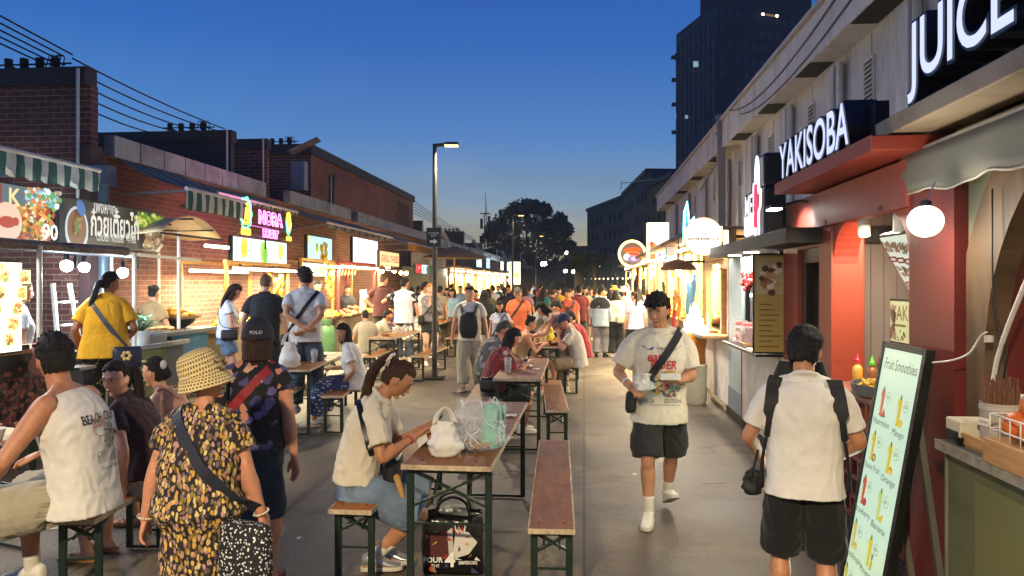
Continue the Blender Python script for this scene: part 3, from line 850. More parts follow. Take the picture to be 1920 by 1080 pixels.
obj('corner_pier',MB().b2((XW - .1,9.35,0),(XW + .06,9.62,3.6)),mat('pier_dark','#4a3230',.8),t)
def downpipe(parent,x,y,z0,z1,r,m,head=False):
 mb = MB().tube([(x,y,z0),(x,y,z1)],r,12)
 if head:
  mb.box((x,y,z1 + .1),(r * 3.2,r * 3.2,.26))
 return obj('downpipe',mb,m,parent,40)
downpipe(t,XW + .16,9.48,.1,3.1,.07,PIPEG,True)
downpipe(t,XW - .08,9.3,2.3,4.6,.022,PIPEW)
def fin(yf,x1,ztop,x0=-14,m=None,th=.14,pipe=True):
 obj('fire_wall',MB().b2((x0,yf,3.45),(x1,yf + th,ztop - .22)),m or DARKM,t)
 obj('parapet_cap',MB().b2((x0,yf - .04,ztop - .22),(x1 + .03,yf + th + .04,ztop)),DARKM,t)
 if pipe:
  downpipe(t,x1 - .04,yf - .08,3.4,ztop - .02,.02,PIPEW)
fin(13.9,-6.82,4.72,m=DARKM); fin(15.6,-6.85,4.88,m=BR_X); fin(19.95,-6.85,4.72,m=DARKM)
hv = MB(); hv.b2((-8.4,18.6,3.45),(-6.95,30,5.05)); obj('upper_wall',hv,BR_Y,t)
obj('upper_wall',MB().b2((-8.4,18.5,3.45),(-6.95,18.6,5.05)),BR_X,t)
obj('parapet_cap',MB().b2((-8.5,18.42,5.05),(-6.9,30.1,5.3)),DARKM,t)
lv = MB()
for i in range(16):
 lv.box((-6.93,28.3,3.9 + i * .06),(.04,1.7,.025))
obj('louvre',lv,DARKM,t)
# rooftop pieces: lamp bracket, satellite box
sp_ = MB(); sp_.box((-6.9,17.6,4.35),(.35,.25,.7)); sp_.bar((-7.1,17.5,4.9),(-6.4,17.6,5.25),.5,.03); obj('roof_duct',sp_,mat('duct_grey','#8a8a90',.5,.4),t,bev=.03)
# far rows, one building per bay
for i,(y0,y1,zt,fz) in enumerate(((31.2,42,3.75,4.4),(42.2,58,3.8,4.7),(58.2,80,3.8,4.4),(80.2,118,3.8,4.9))):
 b = thing('brick_shop_building',['low brick shop bay just past the tall brick wall, dark fin on its roof','second low brick shop bay past the lamp post, two dark roof fins','third low brick shop bay along the row, under the radio mast','last brick shop bay of the row beside the big tree'][i],'building')
 obj('wall',MB().b2((XW - .3,y0,0),(XW,y1,3.3)),BR_Y,b); obj('wall',MB().b2((-15,y0 - .1,0),(XW - .01,y0,3.3)),BR_X,b)
 obj('roof',MB().b2((-15,y0,3.3),(XW - .3,y1,3.4)),DARKM,b)
 yy = y0 + .3
 while yy < y1 - 1:
  obj('parapet_panel',MB().b2((XW - .02,yy,3.36),(XW + .14,yy + .95,zt)),GREYP,b); yy += 1
 for q in (0,.5):
  obj('fire_wall',MB().b2((-13,y0 + q * (y1 - y0),3.3),(-6.85 - .3 * q,y0 + q * (y1 - y0) + .3,fz - .5 * q)),DARKM,b)
  downpipe(b,-6.8,y0 + q * (y1 - y0) - .1,3.3,fz - .5 * q,.03,PIPEW)
 d = MB().tube([(XW - .1,y0 + 3,4.3),(XW - .1,y0 + 3.2,4.2),(XW + .1,y0 + 4,3.7),(XW + .1,y0 + 4,3.2)],.13,10,sub=3); obj('roof_duct',d,PIPEW,b,40)
# striped awnings
def stripemat(name,c1,c2,n,ax=1,off=0.0,w=.12):
 m,nt,b = newmat(name); t = nd(nt,'TexCoord'); sp = nd(nt,'SeparateXYZ'); nt.links.new(t.outputs['Object'],sp.inputs[0])
 a = nd(nt,'Math',operation='MULTIPLY_ADD'); a.inputs[1].default_value = 1 / (2 * w); a.inputs[2].default_value = off; nt.links.new(sp.outputs[ax],a.inputs[0])
 fr = nd(nt,'Math',operation='FRACT'); nt.links.new(a.outputs[0],fr.inputs[0]); gt = nd(nt,'Math',operation='GREATER_THAN'); gt.inputs[1].default_value = .5; nt.links.new(fr.outputs[0],gt.inputs[0])
 o = mixc(nt,gt.outputs[0],lin(c1),lin(c2)); n_ = nd(nt,'TexNoise',i_Scale=5.0,i_Detail=5.0); nt.links.new(t.outputs['Object'],n_.inputs[0])
 o = mixc(nt,1.0,o,ramp(nt,n_.outputs[0],[(.3,(.78,) * 3),(.7,(1.05,) * 3)]),'MULTIPLY'); nt.links.new(o,b.inputs['Base Color']); b.inputs['Roughness'].default_value = .9; return m
STR_G = stripemat('green_white_stripe','#2f5d55','#c9cdbf',1); STR_SHADE = stripemat('shade_stripe','#3c4444','#7d8482',1,w=.1)  # the grey stripe holds the shade on the awning cloth in its colour
def awning(label,y0,y1,xb,zb,xf,zf,mt,val=.24,mbar=None,scal=.24,mval=None):
 a = thing('striped_awning',label,'awning')
 n = int((y1 - y0) / .06); sh_ = MB(); rings = []
 for i in range(n + 1):
  yy = y0 + (y1 - y0) * i / n; rings.append([(xb + (xf - xb) * q,yy,zb + (zf - zb) * q - .05 * math.sin(pi * q) * (1 + .3 * math.sin(i * .7))) for q in (0,.25,.5,.75,1)])
 rr = rings + []; sh_.loft(rr,closed=False,cap=False); sh_.loft([[(p[0],p[1],p[2] - .006) for p in r] for r in rr],closed=False,cap=False)
 obj('canopy',sh_,mt,a,180)
 v = MB(); r2 = []
 for i in range(n + 1):
  yy = y0 + (y1 - y0) * i / n; z1 = zf - val - .035 * abs(math.sin(pi * (yy - y0) / scal)); x = xf + .012 * math.sin(yy * 21)
  r2.append([(xf + .005,yy,zf),(x + .01,yy,zf - val * .5),(x + .015 * math.sin(yy * 13),yy,z1),(x - .004,yy,z1),(xf - .003,yy,zf)])
 v.loft(r2,closed=False,cap=False); obj('valance',v,mval or mt,a,180)
 obj('front_bar',MB().tube([(xf,y0,zf),(xf,y1,zf)],.028,10),mbar or PIPEW,a,40)
 for yy in (y0 + .1,y1 - .1):
  obj('support_arm',MB().bar((xb,yy,zb - .5),(xf,yy,zf - .02),.03),STEEL,a)
 return a
awning('green and white striped awning over the noodle screens',3.0,8.55,-7.4,3.55,-5.86,3.12,STR_G)
awning('shade-grey striped awning with pink lit valance under the metal panels',9.8,11.6,XW + .1,3.5,-5.45,3.06,STR_SHADE,.26,mval=STR_G)
awning('shade-grey striped awning half rolled in above the pink neon sign',11.75,15.2,XW + .1,3.46,-6.0,3.24,STR_SHADE,.05)
awning('shade-grey striped awning over the second fruit screen beneath the parapet',15.9,21.5,XW + .1,3.42,-5.6,3.08,STR_SHADE,.1)
awning('small striped awning with an orange lit underside and scalloped edge',21.8,25.6,XW + .1,3.4,-5.2,2.95,stripemat('tan_stripe','#9fa19a','#4c5654',1),.2,scal=.2,mval=mat('amber_canvas','#c98a3a',.9))
# wires and insulators above the left roofs
def wire(label,a,b,sag,r=.012,grp='overhead wires above the brick roofs'):
 a,b = V(a),V(b); pts = [a.lerp(b,i / 14) - UP * (sag * 4 * (i / 14) * (1 - i / 14)) for i in range(15)]
 return tag(obj('overhead_wire',MB().tube(pts,r,6),RUB,None,180),label,'wire',grp)
WL = [(0,62,145,118),(0,70,150,121),(0,84,120,122),(0,98,97,120),(0,108,70,121)]
for i in range(5):
 z = 4.8 - i * .02
 wire('black power cable strung over the brick roofs, %s of five' % ['topmost','second from top','third from top','fourth from top','lowest'][i],(-7.3 + .04 * i,4.0,5.05 + .42 - i * .13),(-6.9 - .12 * i,9.5,z + .05),.02)
 wire('black cable from the front roof to the next fin, %s of five' % ['topmost','second from top','third from top','fourth from top','lowest'][i],(-6.9 - .05 * i,9.5,z - .1 * i),(-6.95 - .1 * i,13.9,4.75 - .05 * i),.05 + .03 * i)
 wire('black power cable beyond the tall brick volume, %s of five' % ['topmost','second from top','third from top','fourth from top','lowest'][i],(-6.9,30,5.1 - .12 * i),(-6.9,46,4.6 - .06 * i),.1)
for yf,x1,zt,nm in ((9.5,-6.95,4.66,'first roof fin'),(13.95,-7.2,4.72,'second roof fin'),(18.5,-7.3,5.3,'tall brick volume'),(42.3,-7.0,4.7,'far bay')):
 t2 = thing('insulator_rack','black cable insulators in a row on top of the %s' % nm,'insulators',(0,0,0))
 for q in range(4):
  obj('insulator',MB().tube([(x1 - .23 - q * .23 * (1 if q < 3 else .8),yf + .05,zt),(x1 - .23 - q * .23,yf + .05,zt + .05),(x1 - .23 - q * .23,yf + .05,zt + .17)],[.03,.055,.055],10),RUB,t2,40)
 obj('rack_bar',MB().bar((x1 - 1.1,yf + .05,zt + .09),(x1,yf + .05,zt + .09),.02),RUB,t2)
 cl = MB(); rn = random.Random(3)
 for q in range(5):
  cl.tube([(x1 - .1 - .06 * q,yf,zt + .02),(x1 - .15 - .05 * q,yf + .1,zt + .2 + .04 * rn.random()),(x1 - .3 + .03 * q,yf,zt + .12),(x1 - .05,yf,zt + .05)],.008,5,sub=4)
 obj('cable_loop',cl,RUB,t2,180)
# ---------------------------------------------------------------- street lamps
def street_lamp(label,u,D,vt,arm=.42,lit=True,power=90):
 b = PG(u,D); ztop = CH + (CV - vt) / CF * D
 t = thing('street_lamp',label,'street lamp',b,YAW,'street lamps down the middle of the market')
 obj('pole',MB().tube([(0,0,0),(0,0,.4),(0,0,ztop)],[.055,.05,.038],14),mat('lamp_pole','#3b3a36',.5,.3),t,40)
 obj('base_plate',MB().box((0,0,.02),(.34,.34,.04)),BLACKM,t,bev=.005)
 h = MB().bar((-.03,0,ztop - .03),(arm * .6,0,ztop - .01),.07,.06); h.bar((arm * .55,0,ztop - .0),(arm + .1,0,ztop),.19,.05); obj('lamp_head',h,mat('lamp_pole',0),t,bev=.012)
 obj('lens',MB().box((arm * .9,0,ztop - .032),(.24,.15,.02)),emis('street_lens',(1,.64,.2),2.4),t)
 p = b + V((arm * .9 * cos(YAW),arm * .9 * sin(YAW),ztop - .12))
 lamp('SPOT','street_lamp_light',p,power,(1,.84,.56),.1,spot=150,blend=.5); return t
street_lamp('tall dark street lamp beside the small striped awning, arrow plate on its post',815,13.6,270,.34,power=520)
street_lamp('second street lamp in front of the dark tree crown',961,33,403,.42)
street_lamp('third street lamp, lower and farther, against the dark tree',1005,52,442,.42)
t = thing('arrow_sign','dark square plate with white figures and arrow fixed on the lamp post','sign',(0,0,0))
pq = PG(815,13.5); A = Art(); A.rect(-.12,-.16,.12,.16,'#1c1c1e'); A.text('ทางออก',0,.07,.06,'#d8d8d8'); A.text('EXIT',0,.02,.05,'#d8d8d8'); A.poly([(-.07,-.06),(.0,-.06),(.0,-.03),(.07,-.08),(0,-.13),(0,-.1),(-.07,-.1)],'#d8d8d8')
z = CH + (CV - 445) / CF * 13.5
M_ = frame((pq.x - .0,pq.y - .09,z),(sin(YAW),-cos(YAW),0)); obj('plate',MB().box((0,0,-.012),(.26,.34,.02),M=M_),BLACKP,t,bev=.004); A.build('plate_print',attr_print(),t,M_)
# ---------------------------------------------------------------- right: long white building
XR = 3.6
t = thing('white_market_building','long white rendered building with a deep fascia and louvred vents','building')
obj('wall',MB().b2((XR,-3,0),(XR + .3,33.5,5.0)),WALLW,t); obj('roof',MB().b2((XR + .3,-3,4.9),(15,33.5,5.0)),DARKM,t)
obj('fascia',MB().b2((XR - .38,-3,4.93),(XR + .3,33.6,5.55)),WALLW,t,bev=.02); obj('fascia_cap',MB().b2((XR - .44,-3,5.553),(XR + .34,33.7,5.61)),mat('pale_capping','#bdb8b0',.6),t)
obj('end_wall',MB().b2((XR + .3,33.2,0),(15,33.5,4.9)),WALLW,t)
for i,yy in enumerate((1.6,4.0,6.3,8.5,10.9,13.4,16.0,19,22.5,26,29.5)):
 obj('pilaster',MB().b2((XR - .16,yy - .16,1.5),(XR - .001,yy + .16,4.78)),WALLW,t,bev=.01); obj('soffit_slot',MB().b2((XR - .36,yy + .2,4.924),(XR - .03,yy + 1.0,4.9285)),mat('slot_shade','#211f22',.9),t); obj('downpipe',MB().tube([(XR - .1,yy - .24,1.5),(XR - .1,yy - .24,4.8)],.045,10),WHITEP,t,40)  # flat dark plates put the shade of the open soffit slots into colour
for yy in (2.7,5.1,7.4,9.8,12.2,14.8,17.6,21,24.5):
 v = MB(); v.b2((XR - .03,yy - .15,3.98),(XR - .002,yy + .15,4.6)); vt_ = obj('vent',v,WHITEP,t)
 l = MB()
 for q in range(9):
  l.add([(XR - .045,yy - .13,4.02 + q * .062),(XR - .045,yy + .13,4.02 + q * .062),(XR - .031,yy + .13,4.065 + q * .062),(XR - .031,yy - .13,4.065 + q * .062)],[(0,1,2,3)]);
 obj('louvre',l,mat('vent_dark','#4b4a4c',.7),vt_)
sm = MB()
for i,yy in enumerate(np.arange(0,33,1.22)):
 sm.b2((XR - .006,yy,1.5),(XR - .001,yy + .012,4.9))
obj('panel_joints',sm,mat('joint_grey','#7d776f',.9),t)
# utility pole and wires
t = thing('utility_pole','pale concrete utility pole with steel cross arms in front of the white building','pole',PG(1352,17.6))
zt = CH + (CV - 216) / CF * 17.6
obj('pole',MB().b2((-.09,-.09,0),(.09,.09,zt)),mat('pole_concrete','#9a958d',.85,bump=.2),t,bev=.01)
for z in (zt - .05,zt - .45):
 obj('cross_arm',MB().box((.25,0,z),(.75,.08,.09)),STEEL,t)
obj('brace',MB().bar((-.08,-.05,zt - 1.1),(-.5,-.05,zt - 1.8),.03),STEEL,t)
for i,(ua,va) in enumerate(((1545,0),(1578,0))):
 a = PD(1360 + 12 * i,205 + 8 * i,17.6); b = PD(ua + 60,va - 60,5.5); wire('dark cable climbing from the concrete pole past the tower, %s one' % ('upper','lower')[i],a,b,.35,.012,'cables beside the white building')
for i in range(3):
 a = PD(1352,232 + 14 * i,17.6); b = PD(1258 + 6 * i,345 + 12 * i,40); wire('thin cable sagging away from the concrete pole along the street, %s of three' % ('topmost','middle','lowest')[i],a,b,.5,.015,'cables beside the white building')
# ---------------------------------------------------------------- tower and far blocks
def windows_grid(mb,o,ux,n,w,h,nx,nz,z0,dz,fw,fh,m=0,skip=lambda i,j: False):
 for j in range(nz):
  for i in range(nx):
   if skip(i,j):
    continue
   a = o + ux * (w * (i + .5) / nx - fw / 2) + UP * (z0 + j * dz); b = a + ux * fw
   mb.add([a + n * .05,b + n * .05,b + UP * fh + n * .05,a + UP * fh + n * .05],[(0,1,2,3)],m)
DT = 150
def tower():
 t = thing('tower_block','dark high rise tower with pale vertical fins and a few lit windows','tower')
 a = PG(1268,DT + 20); c = PG(1346,DT); b = PG(1548,DT + 12); h0 = CH + 478 / CF * (DT + 20); h1 = CH + 530 / CF * DT
 d = b + (a - c); m = mat('tower_dark','#14161c',.8,var=.2,scale=.2,spec=.15); m2 = mat('tower_fin','#4a4c50',.6)
 H = CH + 527 / CF * DT
 obj('left_wing',MB().prism([(p.x,p.y,0) for p in (a,c,b,d)],(0,0,H)),m,t)
 f = MB(); e = (c - a).normalized(); nn = V((e.y,-e.x,0)); L = (c - a).length
 rn = random.Random(4)
 for i in range(9):
  p = a + e * (L * (i + .4) / 9) + nn * .3; z = 2
  while z < H - 6:
   q = rn.uniform(5,14); f.bar((p.x,p.y,z),(p.x,p.y,min(H - 3,z + q)),.35,.35); z += q + rn.uniform(.3,2)
 obj('facade_fins',f,m2,t)
 g1 = MB(); windows_grid(g1,V((a.x,a.y,0)),e,nn,L,H,18,18,3,3.1,L / 18 * .6,1.6,0,lambda i,j: False);
 MT = mat('tower_glass','#1b1f28',.6,.1,var=.5,scale=.15)
 for i in range(0,100):
  w_ = MB(); w_.add([g1.v[(i + 180) * 4 + k] for k in range(4)],[(0,1,2,3)]); obj('window',w_,MT,t)
 g1.v = g1.v[:720] + g1.v[1120:]; g1.f = g1.f[:len(g1.v) // 4]; g1.m = g1.m[:len(g1.f)]; obj('window',g1,MT,t,kind='stuff')
 e2 = (b - c).normalized(); n2 = V((e2.y,-e2.x,0)); L2 = (b - c).length
 g2 = MB(); windows_grid(g2,V((c.x,c.y,0)),e2,n2,L2,H,14,18,3,3.1,L2 / 14 * .55,1.5,0,lambda i,j: rn.random() < .45); obj('window',g2,MT,t,kind='stuff')
 for (u,v,wu,hv,col,s) in ((1456,123,14,7,'#e8cf7a',2.2),(1426,31,4,4,'#fff0c8',5),(1452,34,4,4,'#fff0c8',5),(1440,33,22,3,'#8a6a3a',.5)):
  k = ((u - 1346) / (1548 - 1346)); p = c + (b - c) * k; D = (p - CAM).dot(FW); p = PD(u,v,D) + n2 * .15 - FW * 1.2
  obj('lit_window',MB().bar(p - e2 * (wu / CF * D / 2),p + e2 * (wu / CF * D / 2),.2,hv / CF * D),emis('win_' + col[1:] + str(s),col,s),t)
 for (u,v,wu,hv,s) in ((1298,128,9,10,.35),(1345,155,8,9,.6),(1281,225,5,6,.3),(1331,241,3,3,.8),(1522,65,6,7,.35),(1498,78,3,5,.3)):
  D = DT + 8 if u < 1346 else DT + 4; p = PD(u,v,D) - FW * 3
  obj('lit_window',MB().bar(p - RT * (wu / CF * D / 2),p + RT * (wu / CF * D / 2),.2,hv / CF * D),emis('win_cool%g' % s,'#a8d0d8',s),t)
 cr = MB(); cr.prism([c + (b - c) * k + V((0,0,H - c.z)) for k in (.04,.86)] + [c + (b - c) * k + (d - b) * .5 + V((0,0,H - c.z)) for k in (.86,.04)],(0,0,9)); obj('crown',cr,m,t)
 pr = MB()
 for v in (150,196,248):
  p = PD(1266,v,DT + 20); pr.box(p,(1.5,1.5,.6))
 p = PD(1271,106,DT + 20); pr.box(p,(1.2,1.2,1.4)); pr.box(p - RT * 1.0 - UP * .2,(1.0,.8,.7)); obj('ledge',pr,m,t)
tower()
FARW = mat('far_block_render','#57574c',.9,var=.1,scale=.3)
def block(label,u0,u1,D0,D1,vt0,mats,nx=8,nz=5,back=10,wmat=None):
 t = thing('far_block',label,'building'); a = PG(u0,D0); b = PG(u1,D1); h = CH + (CV - vt0) / CF * D0
 e = (b - a).normalized(); n = V((e.y,-e.x,0)); bk = -n * back
 if n.x > 0:
  n = -n
 bk = V((back,back * .15,0))
 obj('wall',MB().prism([(p.x,p.y,0) for p in (a,b,b + bk,a + bk)],(0,0,h)),mats,t)
 obj('roof',MB().prism([(p.x,p.y,h) for p in (a - n * -.2,b - n * -.2,b + bk,a + bk)],(0,0,.35)),DARKM,t)
 g = MB(); windows_grid(g,V((a.x,a.y,0)),e,n,(b - a).length,h,nx,nz,h * .12,h * .85 / nz,(b - a).length / nx * .4,h / nz * .4,skip=lambda i,j: (i * 7 + j * 3) % 5 == 0)
 for i in range(len(g.f)):
  obj('window',MB().add(g.v[i * 4:i * 4 + 4],[(0,1,2,3)]),wmat or mat('far_glass','#3d3e37',.9,spec=.1),t)
 return t,a,b,h,n
block('grey concrete block at the end of the street beside the sunset',1101,1168,95,80,397,FARW)
block('grey block with a stepped roof behind the yellow box sign',1168,1215,79,62,368,FARW)
t,a,b,h,n = block('taller dark olive block standing before the tower',1213,1264,60,53,354,mat('olive_render','#5c5b49',.9,var=.1,scale=.3),5,6)
wt = MB().lathe([(1.1,0),(1.2,.1),(1.2,1.3),(.9,1.6)],(a.x + 1.5,a.y + 2,h)); obj('water_tank',wt,DARKM,t,40)
obj('railing',MB().bar((a.x - 2,a.y + 1,h + .6),(a.x + 2,a.y,h + .9),.06).bar((a.x - 2,a.y + 1,h),(a.x - 2,a.y + 1,h + .8),.05),STEEL,t)
block('low dark block behind the tree at the end of the street',1060,1110,120,118,466,mat('far_dark','#2b2f36',.9),5,2)
t,a,b,h,n = block('low dark roofline closing the end of the street',900,1110,130,131,492,mat('far_dark',0),14,2)
# radio mast
t = thing('radio_mast','thin lattice radio mast beside the big tree','mast',PG(910,118)); zt = CH + (CV - 398) / CF * 118; zz = CH + (CV - 362) / CF * 118
ms = MB()
for q in range(3):
 an = 2 * pi * q / 3; ms.tube([(cos(an) * .35,sin(an) * .35,0),(cos(an) * .2,sin(an) * .2,zt)],.06,6)
for k in range(16):
 z0,z1 = zt * k / 16,zt * (k + 1) / 16; ms.bar((-.3,0,z0),(.3,.1,z1),.05)
obj('lattice',ms,BLACKM,t); obj('antenna',MB().tube([(0,0,zt),(0,0,zz)],.05,6),BLACKM,t)
obj('antenna',MB().tube([(.2,0,zt),(.2,0,zt + 1.6)],.05,6),BLACKM,t)
an = MB()
for (x,z,h) in ((.6,-1.5,1.8),(-.6,-1.8,1.6),(.5,-4.5,2),(-.7,-4.8,2.2),(-.3,-4,1.4),(.4,-7,1.5),(0,-.2,.15)):
 an.box((x,0,zt + z),(.4 if h > .3 else 1.6,.3,h))
obj('panel_antennas',an,BLACKM,t)
# ---------------------------------------------------------------- tree and palms
LEAF = mat('leaf_dark','#26301c',.7,var=.5,scale=.5); BARK = mat('bark','#3a2f25',.9,bump=.4)
def leafcloud(mb,clumps,n,size,rn):
 for (c,r) in clumps:
  for i in range(n):
   while True:
    p = V((rn.uniform(-1,1),rn.uniform(-1,1),rn.uniform(-1,1)))
    if .25 < p.length < 1:
     break
   q = V(c) + V((p.x * r[0],p.y * r[1],p.z * r[2])); a = V((rn.gauss(0,1),rn.gauss(0,1),rn.gauss(0,1))).normalized(); b = a.orthogonal().normalized(); s = size * rn.uniform(.6,1.3)
   mb.add([q - a * s,q + b * s * .5,q + a * s,q - b * s * .5],[(0,1,2,3)])
t = thing('tree','big dark broad crowned tree at the end of the street','tree',PG(990,100)); rn = random.Random(11)
cl = []
for (u,v,r) in ((985,405,3.0),(960,415,2.6),(1010,415,2.6),(945,445,2.8),(1030,445,2.6),(985,445,4.0),(928,430,1.3),(935,465,2.4),(1045,450,1.9),(1040,475,2.6),(965,480,3.4),(1005,480,3.4),(922,485,1.6),(1052,465,1.2),(970,392,1.4),(996,390,1.3),(1022,428,1.6),(918,440,.9),(1056,440,.7)):
 p = PD(u,v,100) - t.location; cl.append((p + V((0,rn.uniform(-2,2),0)),(r,r,r * .8)))
for q in range(16):
 a_ = rn.uniform(-.3,pi + .3); cl.append((V((5.3 * cos(a_) + .3,rn.uniform(-2,2),6.6 + 5.2 * math.sin(a_) * rn.uniform(.85,1.06))),(rn.uniform(.5,1.1),) * 3))
mb = MB(); leafcloud(mb,cl,260,.36,rn); obj('crown',mb,LEAF,t)
tr = MB().tube([(0,0,0),(.1,0,2.5),(-.1,0,5),(0,0,8)],[.6,.5,.4,.2],10,sub=3)
for (c,r) in cl[:10]:
 tr.tube([(0,0,4),V(c) * .6 + V((0,0,2)),c],[.25,.14,.05],6,sub=3)
obj('trunk',tr,BARK,t,180)
def palm(label,u,D,vt):
 t = thing('palm_tree',label,'palm',PG(u,D),0,'palms by the grey block'); h = CH + (CV - vt) / CF * D; rn = random.Random(u)
 obj('trunk',MB().tube([(0,0,0),(.05,0,h * .5),(0,0,h)],[.3,.24,.2],10,sub=3),mat('palm_trunk','#6b5f45',.9,bump=.5,bscale=14),t,180)
 cr = MB()
 for q in range(22):
  a = 2 * pi * q / 22 + rn.uniform(-.2,.2); el = rn.uniform(-.3,1.2); L = rn.uniform(1.5,2.2); d = V((cos(a) * cos(el),sin(a) * cos(el),sin(el)))
  pts = [V((0,0,h)) + d * (L * k / 7) - UP * (.5 * (k / 7) ** 2 * L) for k in range(8)]
  for k in range(1,8):
   f = (pts[k] - pts[k - 1]).normalized(); sd = f.cross(UP).normalized()
   for sg in (-1,1):
    for e in (0,.5):
     b0 = pts[k - 1].lerp(pts[k],e); tip = b0 + sd * sg * (.5 * (1 - (k / 8.5) ** 2) + .1) + f * .3 - UP * .15; cr.add([b0,b0 + f * .09,tip],[(0,1,2)])
 obj('crown',cr,mat('palm_leaf','#3c4a2a',.6,var=.3),t)
palm('pale trunked palm beside the grey block, string lights by its trunk',1084,40,500); palm('farther palm half hidden behind the crowd under the grey block',1118,47,494)

# small litter on the concrete
for i,(u,v,a,k) in enumerate(((118,990,.5,0),(1190,890,1.0,1),(1340,905,.2,0),(760,905,2,1),(1180,760,.4,1),(560,1010,1.4,1))):
 p = P(u,v,.004)
 if k == 0:
  q = obj('straw',MB().tube([(-.1,0,.004),(.1,0,.004)],.004,6),PIPEW,None,180); q.location = p; q.rotation_euler = (0,0,a); tag(q,('white drinking straw lying on the concrete by the bench legs','','thin white straw lying near the kiosk base')[i],'litter')
 else:
  q = obj('paper_scrap',MB().loft([[V((x * .02,y * .015,.002 + .006 * abs(math.sin(x * 3 + y * 2 + i)))) for x in (-1,-.3,.4,1)] for y in (-1,0,1)],closed=False,cap=False),PIPEW,None); q.location = p; q.rotation_euler = (0,0,a); tag(q,'tiny pale paper scrap on the concrete %s' % ('','near the walking person','','beside the tote bag','far behind the walking person','by the long skirt person')[i],'litter')
# ---------------------------------------------------------------- beer tables and benches
def topmat(name,col,worn):
 m,nt,b = newmat(name); co_ = coord(nt,(9,1.1,9)); n = nd(nt,'TexNoise',i_Scale=3.0,i_Detail=6.0,i_Roughness=.65,i_Distortion=.6); nt.links.new(co_,n.inputs[0])
 c = lin(col); o = ramp(nt,n.outputs[0],[(.28,tuple(x * .62 for x in c)),(.5,c),(.72,tuple(min(1,x * 1.35) for x in c))])
 c2 = coord(nt); n2 = nd(nt,'TexNoise',i_Scale=2.6,i_Detail=9.0,i_Roughness=.75); nt.links.new(c2,n2.inputs[0])
 o = mixc(nt,ramp(nt,n2.outputs[0],[(.58,(0,) * 3),(.72,(.6,) * 3)]),o,lin(worn))
 n3 = nd(nt,'TexNoise',i_Scale=90.0,i_Detail=2.0); nt.links.new(c2,n3.inputs[0]); o = mixc(nt,ramp(nt,n3.outputs[0],[(.68,(0,) * 3),(.74,(.8,) * 3)]),o,lin('#2a1c12'))
 nt.links.new(o,b.inputs['Base Color']); nt.links.new(ramp(nt,n2.outputs[0],[(.4,(.38,) * 3),(.7,(.65,) * 3)]),b.inputs['Roughness']); b.inputs['Specular IOR Level'].default_value = .2; b.inputs['Coat Weight'].default_value = .0; b.inputs['Coat Roughness'].default_value = .25
 bumpn(nt,b,n.outputs[0],.08,.003); return m
TOPS = [topmat('varnished_top','#82522c','#9a7250'),topmat('orange_top','#a3601f','#ad7a40'),topmat('faded_top','#84592f','#9a7a54')]
EDGE = mat('worn_edge','#b9a88a',.8,var=.25,scale=30,dirt=lin('#6a4a2c'),dscale=9,damt=.48)
LEGG = mat('dark_green_steel','#1b2c24',.45,.4,var=.25,scale=9,dirt=lin('#3b3a30'),dscale=14,damt=.6)
def slab(mb,hw,L,z,th):
 mb.b2((-hw,0,z - th),(hw,L,z))
def table_like(kind,a,b,topm,label,group,w=.5,h=.77):
 a = V(a); b = V(b); a.z = b.z = 0; d = b - a; L = d.length; rz = math.atan2(d.y,d.x) - pi / 2
 t = thing(kind,label,'bench' if kind == 'bench' else 'table',(a.x,a.y,0),rz,group)
 th = .027; hw = w / 2
 m = MB().b2((-hw + .006,.006,h - th),(hw - .006,L - .006,h)); top = obj('seat' if kind == 'bench' else 'tabletop',m,topm,t,bev=.003)
 e = MB(); e.b2((-hw,0,h - th - .001),(-hw + .0062,L,h - .001)); e.b2((hw - .0062,0,h - th - .001),(hw,L,h - .001)); e.b2((-hw + .0063,0,h - th - .001),(hw - .0063,.0062,h - .001)); e.b2((-hw + .0063,L - .0062,h - th - .001),(hw - .0063,L,h - .001))
 obj('edging',e,EDGE,top)
 for k in (0,1):
  y = .1 if k == 0 else L - .1; yi = .42 if k == 0 else L - .42; s = 1 if k == 0 else -1
  f = MB(); q = hw - .03; lw = .038
  for sx in (-1,1):
   f.bar((sx * q,y,h - th),(sx * q,y,.012),lw,.03,up=(0,1,0))
  f.bar((-q,y,.02),(q,y,.02),.03,.02); f.bar((-q,y,h - th - .02),(q,y,h - th - .02),.035,.035)
  obj('leg_frame',f,LEGG,t,bev=.004)
  br = MB(); zt = h - th - .03; zb = zt - (.2 if kind != 'bench' else .1)
  br.bar((-q,y + s * .018,zt),(q,y + s * .018,zb),.012,.03,up=(0,1,0)); br.bar((-q,y - s * .004,zb),(q,y - s * .004,zt),.012,.03,up=(0,1,0)); br.bar((-q,y,zb - .09),(q,y,zb - .09),.012,.012)
  for sx in (-1,1):
   br.bar((sx * q * .45,yi,h - th - .01),(sx * q * .45,y,zb + .02),.01,.02)
  br.bar((-q,yi,h - th - .012),(q,yi,h - th - .012),.03,.012)
  obj('cross_brace',br,LEGG,t)
  for sx in (-1,1):
   sc = MB().tube([(sx * q * .7,y,h - .0005),(sx * q * .7,y,h + .0012)],.009,8); obj('bolt_head',sc,mat('bolt_rust','#4a3a2c',.6,.5),top,40)
 return t
GT,GB = 'beer tables down the middle of the market','benches along the beer tables'
a1,b1 = P(836,873,.77),P(933,753,.77)
TA = table_like('beer_table',a1,b1,TOPS[0],'beer table with a white carrier bag and a clear plastic bag on it',GT)
tdir = (b1 - a1); tdir.z = 0; tdir.normalize()
def bench(uv0,uv1,tm,label,w=.25):
 return table_like('bench',P(*uv0,.46),P(*uv1,.46),tm,label,GB,w,.46)
bench((1034,992),(1039,825),TOPS[0],'long empty brown bench beside the table with the plastic bags',.25)
